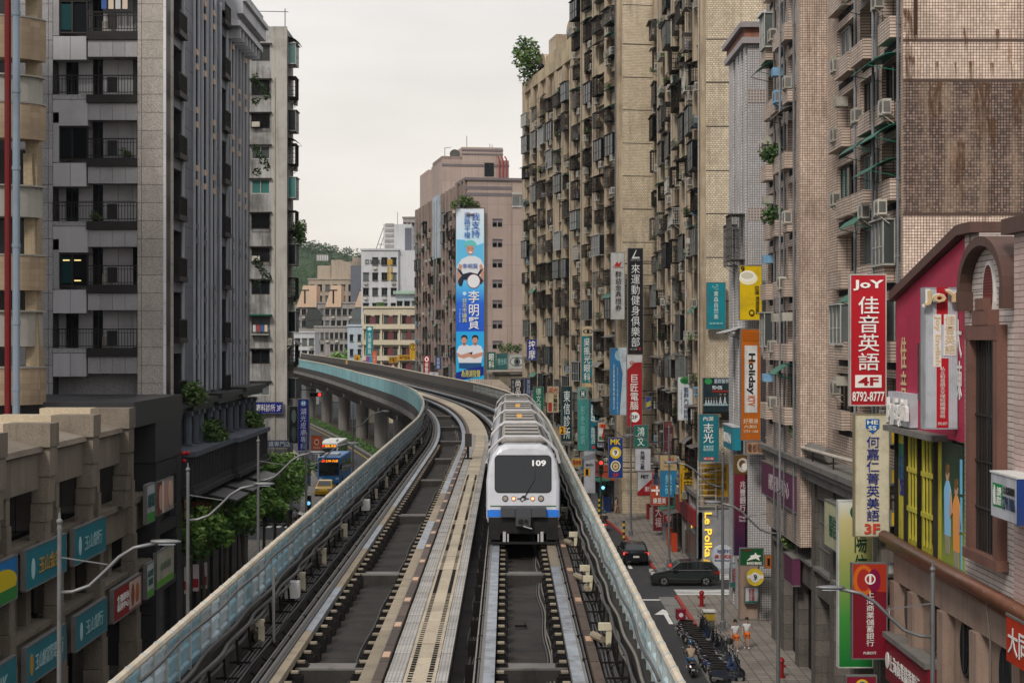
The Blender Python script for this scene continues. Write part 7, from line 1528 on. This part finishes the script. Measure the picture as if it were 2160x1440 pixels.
# ================================================================ trees, vehicles, scooters, people
random.seed(101)
M_bark = mat('bark', (.07,.055,.04), .9, grain=.3, bump=.3)
M_lf = [mat('street_leaf_%d' % i, c, .5, spec=.35, grain=.1) for i, c in enumerate([(.05,.135,.02),(.125,.26,.038),(.25,.40,.085)])]
def street_tree(label, x, y, h, r):
    h *= .88; t = thing('street_tree', label, 'tree', (x,y,.1), random.random()*6, 'street trees left of the viaduct')
    rnd = random.Random(int(y*10)); mb = MB(); lean = (rnd.uniform(-.3,.3), rnd.uniform(-.3,.3)); zt = h-r*1.1
    mb.tube([(0,0,0),(lean[0]*.3,lean[1]*.3,zt*.5),(lean[0],lean[1],zt)],[.15,.11,.08],7); ends = []
    for k in range(9):
        a = k*2.4+rnd.random(); rr = r*rnd.uniform(.35,.85); e_ = (lean[0]+rr*math.cos(a), lean[1]+rr*math.sin(a), zt+rnd.uniform(-.2,1.5*r*.6)); mb.tube([(lean[0]*.9,lean[1]*.9,zt*rnd.uniform(.75,.98)),((lean[0]+e_[0])/2,(lean[1]+e_[1])/2,(zt+e_[2])/2+.2),e_],[.05,.035,.015],5); ends.append(e_)
    mb.build('trunk', M_bark, t)
    for j in range(3):
        lm = MB()
        for k, e_ in enumerate(ends):
            n = 230 if j < 2 else 170
            leaves(lm, (e_[0]+rnd.uniform(-.3,.3), e_[1]+rnd.uniform(-.3,.3), e_[2]+rnd.uniform(-.2,.35)+.15*j), r*rnd.uniform(.30,.52), n//3+rnd.randint(0,n//2), .19, (1,1,.75), rnd)
        lm.build('crown', M_lf[j], t, fix=False)  # paler leaves are set higher, light on the crown put into colour
for i, (px_, d, h, r) in enumerate(((432,97,7.1,1.7),(478,101,7.6,1.9),(516,107,7.3,1.6),(580,124,8.4,1.9),(610,131,8.0,1.8),(556,117,6.6,1.3))):
    street_tree(('green street tree nearest the fence by the orange shop sign','broad green street tree second along the left pavement','green street tree under the second lamp head','tall street tree right of the third lamp pole','last street tree next to the white poster','young thin street tree between the two leafy groups')[i], wx(px_,d), d, h, r)
tr_ = thing('far_tree', 'round green tree inside the far bend of the track', 'tree', (wx(720,415),415,0)); MB().tube([(0,0,0),(0,0,8)],[.4,.25],8).build('trunk', M_bark, tr_)
lm = MB()
for k in range(14): leaves(lm, (random.uniform(-3,3),random.uniform(-2,2),random.uniform(8,13.3)), 1.8, 170, .4, (1,1,.9))
lm.build('crown', M_lf[1], tr_, fix=False)
hg = MB()
for k in range(60):
    y = 160+k*4; p = gat(-2.6, y, .7); leaves(hg, p, 1.3, 90, .16, (.6,1.6,.5))
o = hg.build('hedge', M_lf[0], fix=False); o['kind'] = 'stuff'; tag(o, 'low green hedge along the median under the viaduct', 'hedge')
# ---- cars: side profile extruded across the width with tumblehome
M_tyre = mat('tyre', (.012,.012,.012), .85); M_rim = mat('rim', (.30,.31,.32), .35, metal=.7); M_tail = mat('tail_red', (.25,.01,.01), .3); M_taill = mat('tail_red_lit', (.9,.05,.03), .3, emit=.9); M_cglass = mat('car_glass', (.012,.014,.016), .05, spec=.8); M_plate = mat('plate_white', (.55,.55,.53), .5)
def car(name, label, cat, loc, rz, L_, w, prof, belt, glass, cm, wheels, wr=.34, taillit=False, tumble=.28, light=True):
    """front towards local -x; prof is the closed side outline (x, z); glass lists side window outlines"""
    c = thing(name, label, cat, loc, rz); hw = w/2
    def yy(z, ins): return hw-ins-max(0, z-belt)*tumble
    cx_ = sum(p_[0] for p_ in prof)/len(prof); cz_ = sum(p_[1] for p_ in prof)/len(prof); rings = []
    for s, ins, sh in ((-1,.0,.94),(-1,.03,.985),(-1,.12,1.0),(1,.12,1.0),(1,.03,.985),(1,.0,.94)): rings.append([(cx_+(x-cx_)*sh, s*yy(z, ins), cz_+(z-cz_)*sh) for x, z in prof])
    MB().loft(rings).build('body', cm, c)
    for s in (-1, 1):
        for g in glass:
            m_ = MB(); m_.loft([[(x, s*(yy(z,0)-.02), z) for x, z in g],[(x, s*(yy(z,0)+.008), z) for x, z in g]]); m_.build('side_window', M_cglass, c)
        MB().box(-L_*.18,-L_*.12,s*(hw),s*(hw+.16),belt+.0,belt+.13).build('wing_mirror', cm, c)
        for x in wheels:
            m_ = MB(); m_.tube([(x,s*(hw-.22),wr),(x,s*(hw+.012),wr)], wr, 18); wh = m_.build('wheel', M_tyre, c); m_ = MB(); m_.tube([(x,s*(hw+.01),wr),(x,s*(hw+.02),wr)], wr*.62, 10); m_.build('rim', M_rim, wh)
            m_ = MB()
            for k in range(5): a = R(72*k); m_.bar((x,s*(hw+.022),wr),(x+wr*.55*math.cos(a+.6),s*(hw+.022),wr+wr*.55*math.sin(a+.6)),.05)
            m_.build('spoke', M_tyre, wh)
    for (a, b), nm in zip(prof_glass(prof), ('windscreen','rear_window')):
        m_ = MB(); m_.loft([[(p_[0], s*(yy(p_[1],.14)), p_[1]) for p_ in (a,b) for s in ((-1,1) if p_ is a else (1,-1))],[(p_[0]+(-.02 if nm == 'windscreen' else .02), s*(yy(p_[1],.14)), p_[1]+.015) for p_ in (a,b) for s in ((-1,1) if p_ is a else (1,-1))]]); m_.build(nm, M_cglass, c)
    x0, x1 = min(p_[0] for p_ in prof), max(p_[0] for p_ in prof)
    for s in (-1, 1):
        MB().box(x0+.04,x0+.3,s*(hw-.42),s*(hw-.04),belt-.28,belt-.12).build('headlight', mat('headlight_lens',(.5,.52,.52),.15), c); MB().box(x1-.34,x1-.02,s*(hw-.30),s*(hw+.006),belt-.22,belt-.04).build('tail_light', M_taill if taillit else M_tail, c)
    MB().box(x1-.03,x1+.015,-.22,.22,belt-.42,belt-.28).build('number_plate', M_plate, c)
    for s in (-1,1): MB().box(-1.0,1.7,s*(yy(belt,0)-.02),s*(yy(belt,0)+.012),belt+.01,belt+.045).build('window_trim', M_rim, c)
    for s in (-1,1): MB().box(x0+.5,x1-.5,s*(hw-.005),s*(hw+.012),.28,.42).build('sill_trim', M_tyre, c)
    return c
def prof_glass(prof):
    """windscreen and rear window are profile edges 3-4 and 6-7 drawn in from their ends"""
    def sub(a, b): return ((a[0]*.9+b[0]*.1, a[1]*.9+b[1]*.1),(a[0]*.1+b[0]*.9, a[1]*.1+b[1]*.9))
    return [sub(prof[3], prof[4]), sub(prof[6], prof[7])]
SUV = [(-2.28,.3),(-2.32,.62),(-2.15,.86),(-1.15,1.06),(-.35,1.60),(.9,1.66),(1.75,1.58),(2.18,1.12),(2.28,.95),(2.28,.4),(2.1,.28)]
M_suv = mat('car_graphite', (.026,.032,.033), .2, metal=.3, coat=.6, grime=.08, gscale=2); M_blk = mat('car_black', (.01,.011,.013), .2, coat=.6); M_teal = mat('car_darkteal', (.012,.03,.034), .25, coat=.5)
car('sport_utility_car', 'dark grey sport utility car crossing at the zebra crossing', 'car', (wx(1443,114.6),114.6,.004), 0, 4.6, 1.85, SUV, 1.04, [[(-.98,1.08),(-.36,1.52),(.12,1.56),(.1,1.08)],[(.2,1.08),(.2,1.56),(1.05,1.57),(1.15,1.1)],[(1.25,1.12),(1.15,1.56),(1.62,1.5),(1.85,1.2)]], M_suv, (-1.42,1.36))
car('hatchback', 'black car with lit tail lights seen from behind', 'car', (wx(1334,126),126,.0), R(-90)+.05, 4.4, 1.8, SUV, 1.04, [[(-.98,1.08),(-.36,1.52),(.12,1.56),(.1,1.08)],[(.2,1.08),(.2,1.56),(1.05,1.57),(1.15,1.1)]], M_blk, (-1.4,1.36), taillit=True)
VAN = [(-2.2,.3),(-2.25,.7),(-2.15,.95),(-1.75,1.1),(-1.0,1.78),(.5,1.86),(2.1,1.8),(2.25,1.0),(2.25,.6),(2.2,.35),(2.0,.28)]
car('minivan', 'dark teal minivan crossing behind the left trees', 'car', (wx(588,151.5),151.5,.0), R(180), 4.5, 1.8, VAN, 1.08, [[(-1.5,1.12),(-.95,1.68),(-.2,1.74),(-.2,1.12)],[(-.1,1.12),(-.1,1.74),(.9,1.74),(.9,1.12)],[(1.0,1.12),(1.0,1.74),(1.95,1.70),(2.0,1.15)]], M_teal, (-1.45,1.4))
SED = [(-2.25,.3),(-2.28,.6),(-2.1,.8),(-1.05,.95),(-.35,1.44),(.6,1.47),(1.0,1.42),(1.7,1.0),(2.2,.95),(2.25,.5),(2.1,.28)]
car('taxi', 'yellow taxi waiting in front of the blue bus', 'taxi', (wx(686,180),180,.0), R(90), 4.5, 1.75, [(x, z*1.12) for x, z in SED], 1.05, [[(-.9,1.1),(-.3,1.5),(.3,1.55),(.3,1.1)],[(.4,1.1),(.4,1.55),(1.0,1.5),(1.4,1.12)]], mat('taxi_yellow',(.62,.36,.01),.3,coat=.4), (-1.4,1.36))
M_led = mat('led_orange', (1,.30,.02), .4, emit=1.6); M_ledr = mat('led_red', (1,.05,.02), .4, emit=1.4)
def bus(label, px_, d, low, top, num, txt):
    b = thing('city_bus', label, 'bus', (wx(px_,d),d,.0), head(d)*.0-.02); w = 1.25
    m_ = MB(); m_.loft([[(x*s_, y, z) for x, z in rrect(-1.25,1.25,.3,3.15,.22)] for y, s_ in ((.0,.95),(.12,1),(11,1),(11.2,.96))]); m_.build('body', low, b)
    m_ = MB(); m_.loft([[(x*s_, y, z) for x, z in rrect(-1.255,1.255,2.55,3.2,.2)] for y, s_ in ((-.02,.95),(.1,1),(11,1))]); m_.build('roof', top, b)
    MB().box(-.8,.8,2,4.5,3.2,3.45).build('roof_unit', M_white, b)
    f = MB().box(-1.1,1.1,-.03,.0,1.15,2.55).build('windscreen', M_cglass, b); MB().box(-.02,.02,-.05,-.03,1.15,2.55).build('wiper_post', M_tyre, f)
    MB().box(-1.05,1.05,-.05,-.02,2.6,3.0).build('destination_board', M_tyre, b); text(num, M_ledr, b, (-.98,-.06,2.66), (1,0,0), (0,0,1), .5, .28, .03, .01); text(txt, M_led, b, (-.4,-.06,2.66), (1,0,0), (0,0,1), 1.38, .28, .0, .01)
    for s in (-1,1):
        MB().box(s*.75,s*1.1,-.04,0,.72,.92).build('headlight', M_litw if False else mat('headlight_lens',(.5,.52,.52),.15), b); m_ = MB(); m_.tube([(s*1.0,2.2,.48),(s*1.26,2.2,.48)],.48,16); m_.build('wheel', M_tyre, b); MB().box(s*1.25,s*1.5,-.3,-.2,1.9,2.4).build('mirror', M_tyre, b)
        for k in range(5): MB().box(s*1.25,s*1.262,1+2*k,2.8+2*k,1.4,2.5).build('side_window', M_cglass, b)
    MB().box(-.3,.3,-.02,0,.5,.66).build('number_plate', M_plate, b); return b
BLU = mat('bus_blue',(.03,.20,.50),.35,grime=.2)
bus('blue and white city bus with an orange route board', 694, 192, BLU, BLU, '620', '士林-內湖'); bus('white city bus with a lit route board behind the blue bus', 692, 219, M_white, M_white, '247', '衡陽-東湖')
# ---- scooters
M_sc = [mat('scooter_%d' % i, c, .25, coat=.6) for i, c in enumerate([(.012,.012,.014),(.02,.025,.04),(.05,.05,.055),(.012,.012,.014),(.30,.30,.31),(.03,.05,.12)])]
M_seat = mat('scooter_seat', (.014,.013,.013), .45); M_chr = mat('chrome', (.55,.56,.58), .15, metal=1)
def scooter(cm):
    s = thing('scooter', 's', 'scooter')
    prof = [(-.85,.62),(-.55,.72),(-.1,.70),(.05,.42),(.38,.36),(.44,.44),(.52,.95),(.60,.92),(.62,.5),(.46,.25),(-.1,.22),(-.55,.3),(-.9,.52)]
    m_ = MB(); m_.loft([[(x*.98, y, z if abs(y) < .15 else .46+(z-.46)*.8) for x, z in prof] for y in (-.17,-.1,.1,.17)]); m_.build('body', cm, s)
    m_ = MB(); m_.loft([[(x, y, z) for x, z in ((-.8,.70),(-.72,.80),(-.3,.78),(-.02,.74),(-.05,.68))] for y in (-.14,-.1,.1,.14)]); m_.build('seat', M_seat, s)
    for x in (-.6,.62):
        w = MB(); w.tube([(x,-.055,.24),(x,.055,.24)],.24,14); o = w.build('wheel', M_tyre, s); w = MB(); w.tube([(x,-.06,.24),(x,.06,.24)],.13,10); w.build('rim', M_rim, o)
    m_ = MB(); m_.tube([(.5,0,.95),(.62,0,.26)],.035,6); m_.build('fork', M_black, s); m_ = MB(); m_.loft([[(.66+.12*math.cos(R(a)),.07*y,.30+.14*math.sin(R(a))) for a in range(0,181,30)] for y in (-1,1)]); m_.build('front_fender', cm, s)
    m_ = MB(); m_.tube([(.42,-.34,1.02),(.5,-.12,.98),(.5,.12,.98),(.42,.34,1.02)],.022,6); m_.build('handlebar', M_black, s)
    for y in (-.3,.3): m_ = MB(); m_.tube([(.46,y,1.02),(.44,y*1.15,1.2)],.01,4); m_.ball((.44,y*1.18,1.25),.07,8,5,(.3,1,.7)); m_.build('mirror', M_chr, s)
    m_ = MB(); m_.ball((.56,0,.86),.09,8,6,(.7,1,.9)); m_.build('headlight', M_lens, s); MB().box(-.92,-.84,-.06,.06,.58,.64).build('tail_light', mat('tail_dark',(.07,.006,.006),.3), s); MB().box(-.96,-.94,-.09,.09,.38,.48).build('number_plate', mat('plate_grey',(.3,.3,.3),.5), s)
    m_ = MB(); m_.tube([(-.2,-.2,.26),(-.75,-.22,.34)],.05,7); m_.build('exhaust', M_chr, s); m_ = MB(); m_.tube([(-.85,-.13,.74),(-.95,0,.76),(-.85,.13,.74)],.014,5); m_.build('grab_rail', M_chr, s)
    return s
prot = scooter(M_sc[0]); tag(prot, 'dark parked scooter first in the row with a maroon delivery box behind', 'scooter', 'scooters parked in a row by the kerb'); prot.location = (10.35,95.3,.02); prot.rotation_euler = (0,0,.08)
bxd = thing('delivery_box', 'maroon delivery box with white round mark on the first scooter', 'box', (9.62,95.25,.84)); MB().box(-.26,.26,-.26,.26,0,.5).build('case', P('#7a1430'), bxd); MB().box(-.28,.28,-.28,.28,.5,.55).build('lid', P('#7a1430'), bxd); m_ = MB(); m_.prism([(.12*math.cos(R(24*k)),.26+.12*math.sin(R(24*k))) for k in range(15)],-.27,-.26,'y'); m_.build('printed_disc', M_plate, bxd)
ords = ['second','third','fourth','fifth','sixth','seventh','eighth','ninth','tenth','eleventh','twelfth','thirteenth','fourteenth','fifteenth','sixteenth','seventeenth','eighteenth','nineteenth','twentieth','twenty-first','twenty-second']
names = ['black','dark navy','grey','black','pale silver','dark blue']
for i in range(21):
    y = 94.6-i*.66; k = random.choice((0,0,1,2,3,0,5,4,0,1))
    o = copy_tree(prot, (10.3+.012*i+random.uniform(-.15,.15), y+random.uniform(-.06,.06), .02), random.uniform(-.12,.2), '%s parked scooter, %s from the zebra crossing end of the row' % (names[k], ords[i]))
    if k:
        for ch in o.children:
            if ch.name.startswith(('body','front_fender')):
                key = ('scm', ch.data.name.split('.')[0], k)
                if key not in CACHE: me = ch.data.copy(); me.materials[0] = M_sc[k]; CACHE[key] = me
                ch.data = CACHE[key]
# ---- people
M_skin = mat('skin', (.42,.25,.17), .55); M_hair = mat('hair_black', (.012,.010,.009), .5); M_shoe = mat('shoe_white', (.6,.6,.6), .5)
SKINS = []
def skin_mesh(pts, edges, root, name, m_, lv=1):
    me = bpy.data.meshes.new(name); me.from_pydata([p_[:3] for p_ in pts], edges, []); o = bpy.data.objects.new(name, me); COL.objects.link(o)
    md = o.modifiers.new('s', 'SKIN'); md.use_smooth_shade = True; sv = me.skin_vertices[0].data
    for i, p_ in enumerate(pts): r_ = p_[3] if isinstance(p_[3], tuple) else (p_[3], p_[3]); sv[i].radius = r_; sv[i].use_root = i == root
    sb = o.modifiers.new('u', 'SUBSURF'); sb.levels = lv; sb.render_levels = lv
    SKINS.append((o, name, m_)); return o
def person(label, loc, rz, top, bottom, bag=None, ride=False, skirt=False, step=.16, helmet=None, hair=True, h=1.62, shoe=None):
    """faces local -y; a jointed skeleton skinned as one body, clothes as slightly larger skins over it"""
    p = thing('person', label, 'person', loc, rz); k = h/1.7; s_ = step
    if ride:
        J_ = dict(pel=(0,.1,.82), waist=(0,.06,.98), chest=(0,-.03,1.2), neck=(0,-.07,1.38), head0=(0,-.08,1.45), head1=(0,-.09,1.60))
        leg = lambda s: [(s*.1,.05,.80,.085),(s*.17,-.38,.78,.068),(s*.16,-.36,.42,.05),(s*.16,-.36,.33,.04),(s*.16,-.50,.30,.035)]
        arm = lambda s: [(s*.18,-.03,1.30,.05),(s*.27,-.22,1.08,.038),(s*.28,-.46,1.0,.03),(s*.28,-.52,1.0,.028)]
    else:
        J_ = dict(pel=(0,0,.88), waist=(0,0,1.04), chest=(0,0,1.24), neck=(0,-.0,1.42), head0=(0,-.015,1.48), head1=(0,-.02,1.62))
        leg = lambda s: [(s*.09,0,.84,.085),(s*.1,-s*s_*.5-.02,.47,.06),(s*.1,-s*s_*.4+(.12 if s < 0 else 0),.10,.042),(s*.1,-s*s_*.4+(.12 if s < 0 else 0),.05,.038),(s*.11,-s*s_*.4-.14+(.12 if s < 0 else 0),.03,.033)]
        arm = lambda s: [(s*.17,0,1.34,.048),(s*.23,.02,1.10,.038),(s*.24,s*.1-.06,.88,.028),(s*.24,s*.12-.08,.80,.026)]
    pts = [(*J_['pel'],(.13,.095)),(*J_['waist'],(.11,.08)),(*J_['chest'],(.15,.10)),(*J_['neck'],.05),(*J_['head0'],.07),(*J_['head1'],(.075,.09)),(J_['head1'][0],J_['head1'][1],J_['head1'][2]+.07,.055)]; ed = [(i, i+1) for i in range(6)]
    for s in (-1,1):
        b = len(pts); l_ = leg(s); pts += l_; ed += [(0,b)]+[(b+i,b+i+1) for i in range(len(l_)-1)]
        b = len(pts); a_ = arm(s); pts += a_; ed += [(2,b)]+[(b+i,b+i+1) for i in range(len(a_)-1)]
        hx, hy, hz2, _ = a_[-1]; b2 = len(pts)-1
        for q_ in range(4): pts.append((hx+.0,hy-.03+.02*q_,hz2-.075+.008*abs(q_-1),.009)); ed.append((b2, len(pts)-1))
        pts.append((hx-s*.04,hy-.045,hz2-.03,.010)); ed.append((b2, len(pts)-1))
    def sc(pp): return [(a*k,b*k,c*k,(d[0]*k,d[1]*k) if isinstance(d, tuple) else d*k) for a,b,c,d in pp]
    skin_mesh(sc(pts), ed, 0, 'body', M_skin).parent = p
    tp = [(*J_['pel'][:2],J_['pel'][2]+.04,(.15,.115)),(*J_['waist'],(.135,.105)),(*J_['chest'],(.17,.12)),(0,J_['neck'][1],J_['neck'][2]-.06,.075)]; te = [(0,1),(1,2),(2,3)]
    for s in (-1,1): b = len(tp); a_ = arm(s); mid = tuple((a_[0][i]+a_[1][i])/2 for i in range(3)); tp += [(*a_[0][:3],.066),(*mid,.058)]; te += [(2,b),(b,b+1)]
    skin_mesh(sc(tp), te, 0, 'shirt', top).parent = p
    if skirt: m_ = MB(); m_.loft([[(r_*math.cos(R(30*i)),r_*.8*math.sin(R(30*i)),z*k) for i in range(12)] for r_, z in ((.13,1.0),(.18,.85),(.25,.5))]); m_.build('skirt', bottom, p, smooth=True)
    else:
        bp = [(*J_['pel'],(.145,.11))]; be = []
        for s in (-1,1): b = len(bp); l_ = leg(s); f_ = .9 if ride else .8; mid = tuple(l_[0][i]+(l_[1][i]-l_[0][i])*f_ for i in range(3)); bp += [(*l_[0][:3],.10),(*mid,.088)]; be += [(0,b),(b,b+1)]
        if ride:
            for s in (-1,1): b = len(bp); l_ = leg(s); bp += [(*l_[1][:3],.08),(*l_[2][:3],.065)]; be += [(2 if s < 0 else 4, b),(b,b+1)]
        skin_mesh(sc(bp), be, 0, 'trousers', bottom).parent = p
    hx, hy, hz2 = (v*k for v in J_['head1'])
    if helmet: m_ = MB(); m_.ball((hx,hy+.01,hz2+.04),.135,14,9); m_.build('helmet', helmet, p, smooth=True)
    elif hair: m_ = MB(); m_.ball((hx,hy+.028,hz2+.035),.098,12,8,(.98,1,1.12)); m_.box(-.05,.05,hy+.07,hy+.1,hz2-.12,hz2+.02); m_.build('hair', M_hair, p, smooth=True)
    m_ = MB(); m_.ball((hx-.03,hy-.083,hz2+.0),.011,6,4); m_.build('eye', M_hair, p); m_ = MB(); m_.ball((hx+.03,hy-.083,hz2+.0),.011,6,4); m_.build('eye', M_hair, p); m_ = MB(); m_.ball((hx,hy-.095,hz2-.025),.014,6,4); m_.build('nose', M_skin, p); MB().box(hx-.022,hx+.022,hy-.088,hy-.08,hz2-.062,hz2-.054).build('mouth', mat('lips',(.3,.1,.09),.5), p)
    for s in (-1,1):
        f = leg(s)[-1]; g = leg(s)[-2]; m_ = MB(); m_.ball(((f[0]+g[0])/2*k,(f[1]+g[1])/2*k,f[2]*k+.02),.12,10,6,(.42,1,.42)); m_.build('shoe', shoe or M_shoe, p, smooth=True)
    return p
M_ws = mat('shirt_white', (.55,.56,.58), .8); M_os = mat('shorts_orange', (.62,.13,.015), .7); M_bs = mat('skirt_black', (.015,.015,.017), .8); M_dn = mat('denim_blue', (.05,.11,.22), .8); M_ts = mat('shirt_tan', (.33,.26,.19), .8); M_bd = mat('dress_blue', (.07,.14,.22), .8); M_bagm = mat('bag_dark', (.02,.022,.026), .6); M_hb = mat('helmet_blue', (.03,.08,.14), .2, coat=.6)
person('walker in white shirt and orange shorts carrying a dark bag', (11.85,89.2,.14), .1, M_ws, M_os)
m_ = thing('shoulder_bag', 'dark round bag carried by the walker in orange shorts', 'bag', (11.52,89.1,.55)); b_ = MB(); b_.ball((0,0,.12),.2,10,7,(.9,.6,1)); b_.build('pouch', M_bagm, m_, smooth=True); b_ = MB(); b_.tube([(-.1,0,.28),(0,0,.5),(.12,0,.28)],.015,5); b_.build('strap', M_bagm, m_)
person('walker in white top and orange shorts with hands at the chest', (12.55,89.9,.14), -.05, M_ws, M_os, step=.08)
person('rider in tan shirt and blue helmet on a scooter passing the parked row', (8.95,83.6,.02), R(180), M_ts, M_dn, ride=True, helmet=M_hb)
rs = copy_tree(prot, (8.95,83.5,.02), R(90), 'dark scooter ridden past the parked row by the tan shirted rider'); rs['group'] = 'scooters moving on the street'
person('woman in a long blue dress on the left arcade pavement', (wx(384,106),106,.14), R(160), M_bd, M_bd, skirt=True); person('woman in black skirt with a pale bag near the left trees', (wx(402,105.5),105.5,.14), .2, mat('top_pink',(.3,.2,.19),.8), M_bs, skirt=True); person('passer in white top and dark shorts under the left trees', (wx(421,108),108,.14), R(180), M_ws, M_bs)
person('pedestrian in pale top standing by the green pole', (wx(630,152.5),150,.0), .3, mat('top_grey',(.3,.3,.32),.8), M_bs); person('pedestrian in pale pink crossing beyond the black car', (wx(1293,165),160,.0), 1.2, mat('top_palepink',(.42,.32,.3),.8), mat('bottom_pink',(.4,.28,.26),.8)); person('pedestrian in dark clothes beside the pale pink one', (wx(1279,165),162,.0), 1.0, M_bs, M_bs)
person('rider in dark jacket and teal helmet on the red scooter', (wx(1276,147),147,.02), R(180), M_bs, M_bs, ride=True, helmet=mat('helmet_teal',(.03,.12,.13),.2))
rs = copy_tree(prot, (wx(1276,147),146.9,.02), R(90), 'red scooter with lit tail lamp riding away behind the railing'); rs['group'] = 'scooters moving on the street'
for ch in rs.children:
    if ch.name.startswith(('body','front_fender')): me = ch.data.copy(); me.materials[0] = mat('scooter_red',(.35,.015,.02),.25,coat=.6); ch.data = me
    if ch.name.startswith('tail_light'): me = ch.data.copy(); me.materials[0] = M_taill; ch.data = me
person('man with a white cap and backpack far below at the bottom left', (wx(196,86),84,.14), R(180), M_bs, M_bs)
dg = bpy.context.evaluated_depsgraph_get(); done = [(o, nm, m_, bpy.data.meshes.new_from_object(o.evaluated_get(dg))) for o, nm, m_ in SKINS]
for o, nm, m_, me in done:
    par = o.parent; bpy.data.objects.remove(o); me.name = nm; me.materials.clear(); me.materials.append(m_); put(me, nm, par)
hz_m = bpy.data.materials.new('haze'); hz_m.use_nodes = True; hn, hl_ = hz_m.node_tree.nodes, hz_m.node_tree.links; hn.clear()
pv = hn.new('ShaderNodeVolumePrincipled'); pv.inputs['Color'].default_value = (.80,.84,.88,1); pv.inputs['Density'].default_value = .00006; pv.inputs['Anisotropy'].default_value = .2
ho = hn.new('ShaderNodeOutputMaterial'); hl_.new(pv.outputs[0], ho.inputs['Volume'])
hb = MB().box(-1200,1200,-30,1750,-2,130).build('haze', hz_m); hb['kind'] = 'stuff'
flush_texts()
